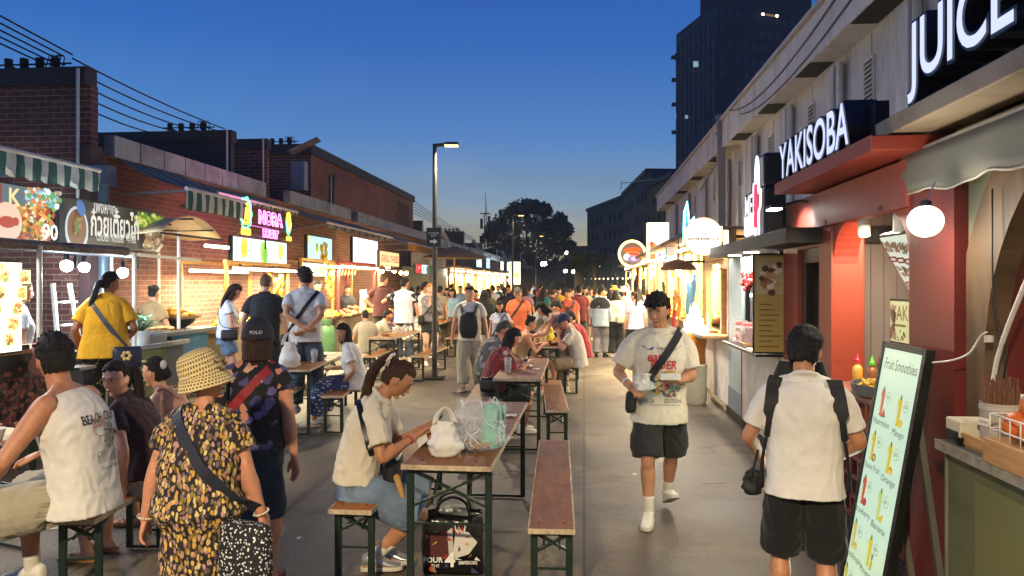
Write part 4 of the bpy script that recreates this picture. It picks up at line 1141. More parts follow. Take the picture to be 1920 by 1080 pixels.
p0 = P(655,956,.46); table_like('bench',p0,p0 + tdir * 2.15,TOPS[1],'orange bench with a peeling edge under the seated ponytail person',GB,.26,.46)
TB = table_like('beer_table',P(969,710,.77),P(994,671,.77),TOPS[2],'beer table with a plate and a small sauce bottle',GT)
bench((1045,769),(1034,712),TOPS[2],'faded empty bench beside the table with the sauce bottle',.24)
bench((880,775),(915,716),TOPS[0],'bench under the person in the red patterned shirt',.26)
TC = table_like('beer_table',P(1018,650,.77),P(1026,632,.77),TOPS[2],'beer table with two yellow drinks shared by a family',GT)
bench((1070,686),(1074,664),TOPS[1],'short looking bench under the seated person in the navy cap',.24)
bench((965,690),(985,664),TOPS[0],'bench under the person with the pale headband',.24)
for i,D in enumerate((15.2,18.8,22.6)):
 table_like('beer_table',PG(1022 + 8 * i,D),PG(1028 + 8 * i,D + 2.2),TOPS[i % 3],('beer table just past the family table','beer table in the thick of the crowd','last beer table of the middle row, deep in the crowd')[i],GT)
 table_like('bench',PG(1062 + 6 * i,D),PG(1066 + 6 * i,D + 2.2),TOPS[i % 3],('bench beside the table just past the family','bench beside the table in the thick of the crowd','last bench of the middle row, deep in the crowd')[i],GB,.25,.46)
# left row
L1a,L1b = V((-4.41,2.61,0)),V((-3.76,4.71,0))
T1 = table_like('beer_table',L1a,L1b,TOPS[1],'worn beer table with drinks and paper bowls by the sleeveless person',GT)
table_like('bench',(-2.8,3.84,0),(-2.9,4.78,0),TOPS[1],'bench under the person in the white sleeveless shirt',GB,.26,.46)
table_like('bench',(-3.0,4.9,0),(-3.0,7.05,0),TOPS[0],'bench under the person in the strappy dress',GB,.26,.46)
L2 = table_like('beer_table',PG(538,8.5),PG(622,10.7),TOPS[0],'beer table with a tall white carrier bag and a knotted bag of dark fruit',GT)
bench((622,742),(682,700),TOPS[1],'bench under the person in blue elephant print trousers',.25)
bench((520,742),(600,694),TOPS[2],'empty bench behind the table with the tall white bag',.25)
L3 = table_like('beer_table',P(713,634,.77),P(768,620,.77),TOPS[2],'beer table with clear cups shared by the purple shirt person',GT)
bench((781,668),(828,650),TOPS[2],'pale empty bench beside the table with clear cups',.25)
bench((690,668),(735,651),TOPS[0],'bench under the pair facing the table with clear cups',.25)
L4 = table_like('beer_table',P(800,608,.77),P(832,599,.77),TOPS[1],'small looking beer table behind the pale empty bench',GT)
bench((845,634),(862,626),TOPS[1],'dark bench behind the person wearing a front backpack',.25)
bench((780,634),(808,626),TOPS[0],'bench on the shop side of the small looking table',.25)
# ---------------------------------------------------------------- things on the tables
CLEAR = None
def plasticmat(name,col,tr,rough=.25,alpha=.5):
 m,nt,b = newmat(name); b.inputs['Base Color'].default_value = (*lin(col),1); b.inputs['Roughness'].default_value = rough; b.inputs['Alpha'].default_value = alpha; b.inputs['Transmission Weight'].default_value = tr; b.inputs['IOR'].default_value = 1.05; b.inputs['Specular IOR Level'].default_value = .8
 n = nd(nt,'TexNoise',i_Scale=13.0,i_Detail=3.0,i_Distortion=1.5); nt.links.new(coord(nt),n.inputs[0]); bumpn(nt,b,n.outputs[0],.5,.015); MATS[name] = m; return m
BAGW = plasticmat('milky_plastic','#e6e2da',0,.3,.88); BAGC = plasticmat('clear_plastic','#e8f0f0',0,.08,.1); CUPP = plasticmat('cup_plastic','#e8eeee',.2,.1,.3)
def bagmesh(w,d,h,seed,amp=.03,top=.55,n=22,k=14):
 mb = MB(); rings = []
 for j in range(k):
  t = j / (k - 1); r = (1 - (1 - top) * max(0,t - .35) / .65) * (.86 + .2 * math.sin(pi * min(1,t * 1.6))) if t > .02 else .7
  rg = []
  for i in range(n):
   a = 2 * pi * i / n; q = noise.noise(V((cos(a) * 1.6 + seed,sin(a) * 1.6,t * 3.2))) + .6 * noise.noise(V((cos(a) * 4 + seed,sin(a) * 4,t * 6)))
   rr = r + q * amp / max(w,.05) * 2.2 * min(1,t * 4 + .3); rg.append(V((cos(a) * w / 2 * rr,sin(a) * d / 2 * rr,t * h + .012 * noise.noise(V((a * 2,seed,t * 5))) * t)))
  rings.append(rg)
 mb.loft(rings); return mb
def carrier(label,loc,rz,w,d,h,fill,seed,group=None):
 t = thing('carrier_bag',label,'plastic bag',loc,rz,group); b = obj('bag',bagmesh(w,d,h,seed,.035,.62),BAGW,t,180)
 for sy in (-1,1):
  hd = MB(); pts = [V((-w * .3,sy * d * .12,h * .93)),V((-w * .27,sy * d * .16,h * 1.14)),V((-w * .08,sy * d * .2,h * 1.34)),V((w * .08,sy * d * .2,h * 1.34)),V((w * .25,sy * d * .16,h * 1.14)),V((w * .3,sy * d * .12,h * .93))]
  pts = [p + V((.006 * sin(seed + p.x * 40),0,.01 * sin(seed * 3 + sy))) for p in pts]; hd.tube(pts,[.028,.02,.015,.015,.02,.028],8,sub=3,flat=.25); obj('handle',hd,BAGW,t,180)
 obj('contents',MB().ell((0,0,h * .24),(w * .36,d * .36,h * .22),14),fill,t,180); return t
def on(tb,x,y,h=.77):
 return tb.matrix_basis @ V((x,y,h)) if False else Matrix.Translation(tb.location) @ Matrix.Rotation(tb.rotation_euler.z,4,'Z') @ V((x,y,h))
carrier('white carrier bag with looped handles on the near end of the table',on(TA,-.05,.22),.3,.19,.15,.2,mat('rice_pale','#d8c3a0',.8),3)
cb = thing('clear_bag','crumpled clear plastic bag with mint paper inside','plastic bag',on(TA,.12,.4),.2)
obj('bag',bagmesh(.3,.24,.3,9,.085,.85,30,17),BAGC,cb); obj('bag_fold',bagmesh(.26,.2,.27,5,.11,.9,26,15),BAGC,cb)
cm = mat('glint_white','#e8eeee',.25,alpha=.75); rn = random.Random(77); cr = MB()
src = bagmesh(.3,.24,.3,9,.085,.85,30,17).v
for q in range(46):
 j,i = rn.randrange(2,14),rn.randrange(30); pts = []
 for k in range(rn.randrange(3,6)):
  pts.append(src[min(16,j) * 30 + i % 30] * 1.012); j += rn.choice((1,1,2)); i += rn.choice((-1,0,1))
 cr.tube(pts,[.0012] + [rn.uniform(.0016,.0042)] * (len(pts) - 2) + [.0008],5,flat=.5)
obj('fold_glint',cr,cm,cb,180)  # pale tubes painted as highlights along the folds of the clear bag
pp = MB()
for q in range(3):
 pp.loft([[V((.02 + .03 * q + .085 * i / 6,-.02 + .05 * q + .02 * sin(i * 1.7 + j * 1.3 + q),.02 + .24 * j / 6 + .012 * sin(i))) for i in range(7)] for j in range(7)],closed=False,cap=False)
obj('paper',pp,mat('mint_paper','#7fc4b0',.7),cb,180)
fr = MB(); rn = random.Random(5)
for q in range(26):
 fr.ell((rn.uniform(-.1,.05),rn.uniform(-.08,.08),.02 + rn.random() * .03),(.018,.013,.011),6)
obj('snacks',fr,mat('fried_gold','#a8772c',.6,var=.4,scale=40),cb,180)
fb = thing('food_box','open paper food box with stuffed buns lying behind the white carrier bag','food box',on(TA,-.17,.52),.4)
obj('tray',MB().loft([[V((x * w,y * w2,z)) for x,y in ((-1,-1),(1,-1),(1,1),(-1,1))] for w,w2,z in ((.05,.09,.002),(.065,.105,.05),(.06,.1,.05),(.047,.086,.006))]),mat('white_card','#d9d4c8',.7),fb)
obj('lid',MB().loft([[V((x,-.1 + .2 * i / 6,.05 + .05 * math.sin(pi * i / 6) + (x + .065) * .8)) for x in (-.12,-.065)] for i in range(7)],closed=False,cap=False),mat('white_card',0),fb)
bn = MB()
for q in range(3):
 bn.tube([(-.04,-.06 + q * .06,.05),(.04,-.05 + q * .06,.055)],.024,10,ball=True)
obj('buns',bn,mat('bun_brown','#8a5a28',.5,var=.4,scale=20),fb,180)
carrier('tall white carrier bag standing on the table by the navy cap',on(L2,-.02,.18),.2,.24,.18,.3,mat('snack_gold','#c99b4a',.7),12)
kb = thing('knotted_bag','knotted clear bag of dark fruit lying on the table','plastic bag',on(L2,-.02,1.1),0)
obj('bag',bagmesh(.34,.26,.15,17,.05,.5),plasticmat('glossy_dark_plastic','#4a2c2a',0,.12,.85),kb,180); obj('knot',MB().tube([(0,0,.14),(-.06,-.04,.16),(-.2,-.1,.05),(-.28,-.12,.06)],[.03,.02,.035,.01],8,sub=3,flat=.5),BAGW,kb,180)
def cup(label,loc,liq,lid=True,straw='#3f9a4a',h=.15,handle=None,group='drinks on the market tables',r=.042):
 t = thing('drink_cup',label,'drink',loc,0,group)
 obj('cup',MB().lathe([(r * .72,0),(r,h),(r * .96,h),(r * .69,.006)],n=18),CUPP,t,40); obj('drink',MB().lathe([(r * .66,.008),(r * .66 + r * .24 * .62,h * .62)],n=18),mat('juice_' + liq,liq,.2),t,40)
 if lid:
  obj('lid',MB().lathe([(r * 1.04,h),(r * 1.04,h + .008),(r * .9,h + .03),(r * .3,h + .035)],n=18),CUPP,t,40)
 if straw:
  obj('straw',MB().tube([(0,0,.02),(.014,.006,h + .09)],.0045,7),mat('straw_' + straw,straw,.4),t,180)
 if handle:
  obj('carrier_loop',MB().tube([(-r,0,h * .7),(-r * 1.2,0,h + .08),(-.02,0,h + .17),(.02,0,h + .17),(r * 1.2,0,h + .08),(r,0,h * .7)],.006,8,sub=4,flat=1.8),mat('kraft_loop','#a8783e',.8),t,180)
 return t
cup('red drink in a clear cup with a tan carrying loop',on(T1,-.02,1.94),'#a82a22',True,'#7fa84a',handle=True)
cup('pale yellow drink in a clear cup with a black straw',on(T1,-.1,1.78),'#c9a85c',False,'#151515')
def bowl(label,loc,col,fillc,r=.075,h=.075,leaf=False):
 t = thing('paper_bowl',label,'bowl',loc,0,'paper bowls on the market tables')
 obj('bowl',MB().lathe([(r * .75,0),(r,h),(r * .95,h),(r * .72,.01)],n=24),col,t,40)
 obj('food',MB().ell((0,0,h * .72),(r * .85,r * .85,h * .3),14),fillc,t,180)
 if leaf:
  A = Art(); A.blob(0,0,.03,.012,'#4a6a34',random.Random(1)); A.blob(-.03,-.005,.015,.012,'#3a2a18',random.Random(2)); A.blob(.03,-.012,.04,.008,'#5a7a3c',random.Random(3))
  A.build('leaf_print',attr_print(),t,fn=lambda p: (math.sin(p[0] / r) * r * .915,-math.cos(p[0] / r) * r * .915 - .001 - p[2],h * .45 + p[1]))
 return t
bowl('brown kraft bowl behind the white leaf bowl',on(T1,.14,2.12),mat('kraft','#9a6f42',.8),mat('noodle','#b5823c',.6,var=.4,scale=50))
bowl('white paper bowl with a green leaf print',on(T1,.17,1.86),mat('white_card',0),mat('noodle',0),.085,.075,True)
ph = thing('phone','dark phone lying flat at the edge of the worn table','phone',on(T1,.05,1.6),1.2); obj('case',MB().box((0,0,.006),(.075,.155,.011)),BLACKP,ph,bev=.004); obj('screen',MB().box((0,0,.0125),(.068,.147,.001)),mat('phone_glass','#07080a',.08),ph)
bt = thing('snack_stick_cup','small kraft cup with fried sticks at the far bowl','snack',on(T1,.21,2.14)); obj('cup',MB().lathe([(.025,0),(.035,.07)],n=14),mat('kraft',0),bt,40)
st = MB()
for q in range(7):
 st.tube([(.008 * cos(q),.008 * sin(q),.03),(.025 * cos(q * 2.1),.025 * sin(q * 2.1),.12)],.006,6)
obj('sticks',st,mat('fried_gold',0),bt,180)
for i,(x,y) in enumerate(((-.02,1.0),(.1,1.15),(.15,1.35),(-.1,1.5))):
 cup(('tallest clear cup of pale tea on the purple shirt table','clear cup of pale tea at the table edge by the bench','second clear cup of pale tea near the table edge','clear cup behind the others on the purple shirt table')[i],on(L3,x,y),'#b0a078',False,None,.14)
pl = thing('plate','white paper plate with leftovers in front of the red patterned shirt','plate',on(TB,-.02,1.1)); obj('dish',MB().lathe([(.07,0),(.12,.016),(.118,.02),(.06,.006)],n=24),mat('white_card',0),pl,40); obj('food',MB().ell((0,0,.012),(.05,.04,.016),10),mat('noodle',0),pl,180)
def bottle(label,loc,col,capc,r=.032,h=.15,group=None,clear=False,nm='sauce_bottle',tip=True):
 t = thing(nm,label,'bottle',loc,0,group); m = CUPP if clear else mat('sauce_' + col,col,.35)
 obj('body',MB().lathe([(r * .9,0),(r,.006),(r,h * .7),(r * .85,h * .82),(r * .5,h * .9),(r * .5,h)],n=18),m,t,180 if False else 40)
 c = MB().lathe([(r * .62,h),(r * .62,h + .02),(r * .4,h + .026)] + ([(r * .22,h + .05),(r * .1,h + .07)] if tip else []),n=14); obj('cap',c,mat('cap_' + capc,capc,.4),t,40); return t
b = bottle('small dark sauce bottle with a white cap on the middle table',on(TB,.02,1.02),'#2a1712','#c9c4bc',.034,.1,tip=False); obj('label_band',MB().lathe([(.0345,.04),(.0345,.075)],n=18),mat('white_card',0),b,40)
cup('yellow drink in front of the headband person',on(TC,-.1,.5),'#c9a520',True,None,.16); cup('yellow drink in the middle of the family table',on(TC,-.02,.95),'#c9a520',True,None,.16)
nb = thing('napkin_bag','yellow bag of snacks held over the family table','plastic bag',on(TC,.06,1.2)); obj('bag',bagmesh(.14,.1,.24,4,.03,.7),mat('bright_yellow_bag','#c9b81c',.5),nb,180)
for i,(tb,y,c) in enumerate(((TC,1.4,'#5a3a20'),(TC,.75,'#7a4a28'),(TB,1.5,'#6a4a28'),(L3,.5,'#8a3a28'))):
 bowl(('dark snack tray among the family drinks','food tray at the edge of the family table','food bowl at the far end of the sauce bottle table','reddish food bowl on the purple shirt table')[i],on(tb,.1 - .05 * i,y),mat('kraft',0),mat('food' + c,c,.6,var=.5,scale=40),.09,.04)
for i,(tb,x,y,k,lb) in enumerate(((L2,.12,.75,0,'clear cup of iced coffee in the middle of the table with the tall white bag'),(L2,-.1,1.7,1,'small food tray at the far end of the table with the tall white bag'),(L4,.0,.8,0,'cup of orange tea on the small looking table'),(L4,.1,1.4,1,'food tray on the small looking table'),(TB,-.14,.5,0,'cup of brown tea at the near end of the sauce bottle table'),(TC,.16,.3,1,'food tray at the near end of the family table'),(T1,-.16,2.05,1,'kraft tray at the far corner of the worn table'))):
 if k == 0:
  cup(lb,on(tb,x,y),('#6a4228','','#b86a24','','#6a3a20')[i],True,'#2a2a2a',.14)
 else:
  bowl(lb,on(tb,x,y),mat('kraft',0),mat('food#7a4a28',0),.085,.04)
for i,(tb,x,y) in enumerate(((TA,.18,1.5),(L2,.15,1.35),(TB,.16,.8),(L3,-.15,1.7))):
 q = obj('napkin',MB().loft([[V((a * .05,b * .045,.004 + .012 * abs(math.sin(a * 2.3 + b * 1.7 + i)))) for a in (-1,-.4,.2,1)] for b in (-1,-.3,.4,1)],closed=False,cap=False),mat('white_card',0),None); q.location = on(tb,x,y); q.rotation_euler = (0,0,i); tag(q,'crumpled white napkin on the %s' % ('table with the plastic bags','table with the tall white bag','sauce bottle table','clear cups table')[i],'napkin')
# tote bag under the near table
tg = thing('tote_bag','black glossy tote bag with bold lettering standing under the table','bag',P(843,1083,0) + tdir * .12,math.atan2(tdir.y,tdir.x) - pi / 2 + .12)
TW,TD_,TH = .36,.16,.36
tm = mat('glossy_black_laminate','#0c0b0d',.22,var=.3,scale=30,bump=.35,bscale=18,bdist=.02)
body = MB(); rg = []
for z,w_,d_ in ((0,.94,.9),(.02,1,1),(.18,1.02,1.05),(.3,1,.9),(TH,.98,.8)):
 rg.append([V((x * TW / 2 * w_ + .006 * sin(i * 2 + z * 20),y * TD_ / 2 * d_ + .008 * sin(i * 1.3 + z * 31),z + (.012 * sin(i * 1.7) if z == TH else 0))) for i,(x,y) in enumerate([(-1,-1),(-.5,-1.04),(0,-1.06),(.5,-1.04),(1,-1),(1,0),(1,1),(.5,1.04),(0,1.05),(-.5,1.04),(-1,1),(-1,0)])])
body.loft(rg,cap=False); body.loft([rg[0],[p * .98 for p in rg[0]]][:1] * 2,cap=True); b_ = obj('body',body,tm,tg,50)
sd = b_.modifiers.new('s','SOLIDIFY'); sd.thickness = .004
for sy in (-1,1):
 obj('handle',MB().tube([(-.1,sy * .07,.3),(-.1,sy * .07,TH),(-.075,sy * .06,TH + .07),(.0,sy * .05,TH + .1),(.075,sy * .06,TH + .07),(.1,sy * .07,TH),(.1,sy * .07,.3)],.013,8,sub=3,flat=.35),tm,tg,180)
A = Art(); rn = random.Random(8)
A.poly([(-.17,.06),(-.02,.1),(-.03,.27),(-.1,.25),(-.17,.26)],'#4a1512'); A.poly([(.0,.1),(.1,.13),(.15,.2),(.1,.26),(.02,.28)],'#cfc8bc'); A.poly([(-.02,.11),(.01,.11),(.0,.29),(-.03,.27)],'#b8b0a4')
for q in range(9):
 x = .06 + rn.uniform(-.05,.06); A.poly([(x,.25),(x + .012,.25),(x + rn.uniform(-.02,.03),.31 + rn.uniform(-.02,.02))],rn.choice(['#b32a22','#d8d2c8','#7fb4c8','#c8c0b4']))
for q in range(16):
 x,y = rn.uniform(-.16,.16),rn.uniform(.015,.26); A.poly([(x,y),(x + rn.uniform(.015,.05),y + rn.uniform(-.01,.02)),(x + rn.uniform(0,.04),y + rn.uniform(.01,.04))],rn.choice(['#7a1a1a','#c8a028','#e0dacf','#2a3a5a','#8a6a48','#a83a22']))
A.rect(-.165,.088,-.06,.112,'#0c0b0d'); A.text('FOUR',-.115,.1,.045,'#e8e4da',.02); A.text('4',-.012,.098,.12,'#e8e4da',.03); A.rect(.035,.07,.155,.098,'#101014'); A.text('EMPERORS',.094,.083,.028,'#e8e4da',.02,w=.11); A.text('THE',-.1,.066,.026,'#c8c0b4',.02)
A.build('print',attr_print(.3),tg,fn=lambda p: (p[0],-TD_ / 2 * 1.08 - .006 - p[2],p[1]))
pv = MB(); pv.add(bagmesh(.24,.09,.1,6,.03,.8).v,bagmesh(.24,.09,.1,6,.03,.8).f,0,Matrix.Translation((0,0,.3))); obj('contents',pv,BAGC,tg,180)
# ---------------------------------------------------------------- left row of stalls
def rectX(X,u0,u1,vt,vb,ur=None):
 """A rectangle parallel to the street on the plane x = X: y range from u0, u1; heights from the rows vt, vb read at column ur."""
 a = PX(u0,vt,X); b = PX(u1,vt,X); c = PX(ur if ur is not None else u0,vb,X); tp = PX(ur if ur is not None else u0,vt,X)
 y0,y1 = sorted((a.y,b.y)); return y0,y1,c.z,tp.z
def screen(nm,label,X,u0,u1,vt,vb,art,s=1.6,th=.07,side=1,ur=None,frame_m=None,group=None,legs=0,cat='screen',bez=.02,mat_=None):
 y0,y1,z0,z1 = rectX(X,u0,u1,vt,vb,ur); W,Hh = y1 - y0,z1 - z0
 t = thing(nm,label,cat,(X,(y0 + y1) / 2,z0),0,group)
 obj('housing',MB().box((-side * (th / 2 + .004),0,Hh / 2),(th,W + 2 * bez,Hh + 2 * bez)),frame_m or BLACKP,t,bev=.008)
 A = Art(); art(A,W,Hh)
 M = frame((.002 * side,-side * W / 2,0),(side,0,0)); A.build('screen',mat_ or attr_screen(s),t,M)
 if legs:
  for q in (-1,1):
   obj('bracket',MB().bar((-side * th,q * W * .3,0),(-side * (th + .02),q * W * .3,-legs),.035),BLACKM,t)
 return t
def food(A,x0,y0,x1,y1,n=60,seed=1,cols=('#8a3a1c','#c0702c','#e0a040','#5a2a14','#7a9a3c','#d8c8a0','#a02a18'),r=.03):
 A.blobs(x0,y0,x1,y1,cols,n,r * .5,r,seed)
def a_pork(A,W,H):
 A.rect(0,0,W,H,'#8f3420'); A.rect(W * .45,0,W,H,'#5a6a72'); food(A,W * .45,0,W,H * .72,330,3,r=.045); food(A,W * .5,H * .6,W,H,130,4,('#9ac0d0','#d0e0e4','#6aa0b8','#4a9a5a','#c87838'),.045)
 A.text('K',W * .35,H * .72,.24,'#e8d090',.02); A.ell(W * .27,H * .3,.2,.2,'#dcb8a4'); A.ell(W * .27,H * .3,.11,.06,'#a03028'); A.ell(W * .27 + .11,H * .32,.045,.045,'#a03028'); A.rect(W * .2,H * .22,W * .22,H * .28,'#a03028'); A.rect(W * .32,H * .22,W * .34,H * .28,'#a03028'); A.text('90',W * .8,H * .18,.24,'#d8f0ea',.02)
screen('menu_screen','red and brown menu screen with a pork badge and the price 90',-5.95,-75,84,357,458,a_pork,1.3,ur=84)
def a_noodle(A,W,H):
 A.rect(0,0,W,H,'#241a16'); A.rect(0,0,W,H * .16,'#12141a'); food(A,W * .78,0,W,H * .6,150,5,('#b89a78','#7a5a40','#d8c8b0','#4a3424','#906848'),.045); food(A,W * .62,H * .5,W * .99,H * .98,50,8,('#9ab83a','#c8c040','#6a8a2c','#d8d870'),.07)
 A.ell(W * .08,H * .33,.2,.27,'#c8d4dc'); A.ell(W * .08,H * .36,.165,.22,'#6a3a1c'); food(A,W * .04,H * .2,W * .12,H * .62,40,6,('#3a7a3c','#8a4a20','#b87a3c','#5a9a4c'),.04); A.ell(W * .1,H * .8,.07,.1,'#2a6ab0',rot=.5)
 A.text('กวยเตยวไก',W * .42,H * .47,.4,'#e8e4dc',.02,w=W * .47); ch = W * .47 / 9
 for k,up2 in ((.45,.73),(4.6,.82),(8.5,.73)):
  x = W * .185 + ch * k; A.rect(x - .012,H * up2 - .03,x + .012,H * up2 + .05,'#e8e4dc')
  if k < 8:
   A.rect(x - .04,H * up2,x + .04,H * up2 + .018,'#e8e4dc')
 A.ell(W * .185 + ch * 4.6,H * .725,.07,.022,'#e8e4dc')
 A.text('เพงหยก',W * .31,H * .86,.2,'#d8d8d8',.01,w=W * .2); A.text('Chicken Noodles',W * .36,H * .22,.17,'#c8d0c0',.008,.2,w=W * .26); A.text('鸡肉面',W * .57,H * .24,.15,'#c8d0c0',.006,w=W * .1); A.text('90',W * .74,H * .13,.14,'#c8a84a',.01)
t = screen('menu_screen','long dark noodle menu board with white Thai lettering and a bowl',-5.9,110,300,400,472,a_noodle,1.0,ur=300,legs=.25);
# steel frames, beams and bulbs of the noodle stall
t = thing('noodle_stall','steel framed noodle stall under the dark Thai menu board','stall')
pz = 2.12
for (u,X) in ((74,-5.25),(252,-5.3),(335,-5.6)):
 p = PX(u,530,X); obj('post',MB().tube([(p.x,p.y,.12),(p.x,p.y,pz if u != 335 else 2.46)],.024,10),PIPEW,t,40)
a,b = PX(-60,478,-5.3),PX(310,487,-5.3)
obj('beam',MB().tube([(-5.3,a.y,pz),(-5.3,8.2,pz)],.055,12),mat('beam_tape','#6a5a4c',.6,dirt=lin('#2a2624'),dscale=4),t,40); obj('beam',MB().bar((-5.3,8.0,pz - .02),(-5.3,9.9,pz - .05),.035),STEEL,t); obj('beam',MB().bar((-6.3,8.2,pz),(-5.2,8.2,pz - .06),.03),STEEL,t)
ct = MB(); ct.b2((-6.25,7.0,.92),(-5.45,9.9,.98)); obj('counter_top',ct,mat('counter_steel','#8c8f90',.35,.6),t,bev=.006); obj('counter_front',MB().b2((-6.2,7.05,.15),(-5.52,9.85,.92)),mat('counter_navy','#27303e',.6),t)
obj('front_cloth',MB().b2((-5.515,7.9,.25),(-5.5,9.4,.9)),mat('olive_banner','#7d8452',.7),t)
A = Art(); A.text('fresh',.3,.35,.2,'#c85a3a',.01); A.text('ลูกชิ้น',.75,.3,.2,'#2f6a4a',.012); A.blob(1.2,.3,.12,.08,'#2f6a4a'); A.build('lettering',attr_print(),t,frame((-5.497,7.95,.25),(1,0,0)))
for i,(u,v,X) in enumerate(((125,497,-5.55),(158,500,-6.1),(230,510,-5.6))):
 p = PX(u,v,X); l = thing('hanging_bulb',('cool white bulb hanging at the end of the noodle board','cool white bulb farther back under the noodle board','cool white bulb above the yellow shirt person')[i],'bulb',p,0,'cool bulbs under the noodle board')
 obj('bulb',MB().lathe([(.02,.05),(.055,.03),(.065,0),(.05,-.05),(.02,-.07)],n=16),emis('bulb_cool',(.72,.88,1),22),l,180); obj('socket',MB().lathe([(.03,.05),(.028,.12),(.01,.14)],n=12),BLACKP,l,40); obj('cord',MB().tube([(0,0,.13),(0,0,pz - p.z)],.006,6),BLACKP,l)
 lamp('POINT','bulb_light',p + V((.0,0,-.12)),34,(.72,.86,1),.06)
la = thing('step_ladder','white step ladder leaning by the dark brick wall','ladder'); p0 = PX(122,585,-6.25); p1 = PX(165,585,-6.25)
for s_ in (0,1):
 obj('rail',MB().bar((p0.x,p0.y + .5 * s_,.12),(p0.x - .25,p0.y + .12 + .3 * s_,1.75),.04),PIPEW,la)
for k in range(5):
 z = .4 + k * .28; obj('step',MB().bar((p0.x - .04 * k,p0.y + .03 * k,z),(p0.x - .04 * k,p0.y + .5 - .02 * k,z),.05,.025),PIPEW,la)
def plant(label,loc,n=60,r=.2,h=.28,pot=None,leafc='#4a6a3c',seed=2,group=None,ls=.06):
 t = thing('potted_plant',label,'plant',loc,0,group); rn = random.Random(seed)
 obj('pot',MB().lathe([(.085,0),(.11,.17),(.105,.17),(.1,.15)],n=18),pot or mat('white_pot','#b9bdb8',.5),t,40)
 lf = MB(); stm = MB()
 for q in range(n):
  a = rn.uniform(0,2 * pi); k = rn.uniform(.2,1); top = V((cos(a) * r * k,sin(a) * r * k,.17 + h * rn.uniform(.35,1) * (1.1 - .4 * k)))
  stm.tube([(0,0,.15),top * .5 + V((0,0,.1)),top],.004,4)
  for _ in range(2):
   d = V((cos(a + rn.uniform(-1,1)),sin(a + rn.uniform(-1,1)),rn.uniform(-.3,.5))).normalized(); sd = d.cross(UP).normalized() * .45; L = ls * rn.uniform(.6,1.2)
   lf.add([top,top + d * L * .5 + sd * L,top + d * L,top + d * L * .5 - sd * L],[(0,1,2,3)])
 obj('leaves',lf,mat('leaf_' + leafc,leafc,.5,var=.35,scale=30),t); obj('stems',stm,mat('stem_green','#4a5a30',.7),t); return t
pp = PX(272,632,-5.55); plant('leafy green plant in a pale pot on the noodle counter',(-5.6,pp.y,.98),80,.2,.2,leafc='#6f9a7c')
def heap(mb,w,d,h,r,n,seed,ex=(1,1,1)):
 rn = random.Random(seed)
 for i in range(n):
  x,y = rn.uniform(-1,1),rn.uniform(-1,1); z = h * max(0,(1 - x * x)) * max(0,1 - y * y)
  mb.ell((x * (w / 2 - r),y * (d / 2 - r),r * .8 + z * rn.uniform(.5,1)),(r * ex[0],r * ex[1],r * ex[2]),8,M=Matrix.Rotation(rn.uniform(0,6),3,'Z'))
 return mb
def tray(label,loc,w,d,r,col,n=40,h=.1,rim=.06,seed=1,rz=0,ex=(1,1,1),basket='#8a6a3c',group='food trays on the left stalls',nm='food_tray',cat='food tray',emi=None):
 t = thing(nm,label,cat,loc,rz,group); b = MB()
 b.b2((-w / 2,-d / 2,0),(w / 2,d / 2,.008))
 for sx in (-1,1):
  b.b2((sx * w / 2 - .006,-d / 2,.008),(sx * w / 2 + .006,d / 2,rim)); b.b2((-w / 2 + .006,sx * d / 2 - .006,.008),(w / 2 - .006,sx * d / 2 + .006,rim))
 obj('tray',b,mat('tray_' + basket,basket,.6),t); cs = col if isinstance(col,(list,tuple)) else [col]
 for i,c in enumerate(cs):
  obj('food',heap(MB(),w,d,h,r,n // len(cs),seed + i,ex),mat('food' + c,c,.45,var=.35,scale=25),t,180)
 return t
tray('tray of pale fried balls on the noodle counter',(-5.65,7.45,.98),.5,.3,.03,['#c9a870','#b8905a'],50,.12,.05,3,basket='#3a6a9a')
cb = thing('paper_cup','pale paper cup lying tilted beside the lit menu board','cup',(-5.6,6.95,1.02),.3); obj('cup',MB().lathe([(.05,0),(.075,.14),(.072,.14),(.048,.01)],n=20),mat('white_card',0),cb,40); cb.rotation_euler = (0,R(35),.3)
tray('blue tray of greens and spoons on the noodle counter',(-5.7,8.0,.98),.4,.3,.04,['#5a9a7a','#9ac0b0'],24,.08,.05,4,basket='#3a6a9a')
tray('steel pan of dark stew on the noodle counter',(-5.7,9.2,.98),.4,.4,.05,'#4a3020',14,.02,.1,4,basket='#77797a')
LEDW = emis('led_warm',(1,.88,.58),16); LEDN = emis('led_neutral',(1,.95,.82),16)
def led(label,a,b,power,col=(1,.84,.5),r=.02,group='bright tube lamps of the left stalls',emi=None,down=.15):
 a,b = V(a),V(b); t = thing('tube_lamp',label,'lamp',(a + b) / 2,0,group); c = (a + b) / 2
 obj('tube',MB().tube([a - c,b - c],r,8),emi or LEDW,t,180); obj('fitting',MB().bar(a - c + V((0,0,r * 1.4)),b - c + V((0,0,r * 1.4)),r * 1.6,r * .8),mat('fitting_white','#cfcabf',.5),t)
 d = (b - a); l = lamp('AREA','tube_light',c - V((0,0,r + .05)),power,col,max(.2,abs(d.y)),.08) if abs(d.y) > .01 else lamp('POINT','tube_light',c - V((0,0,r + .05)),power,col,.05)
 if l.data.type == 'AREA':
  l.rotation_euler = (0,0,pi / 2)
 return t
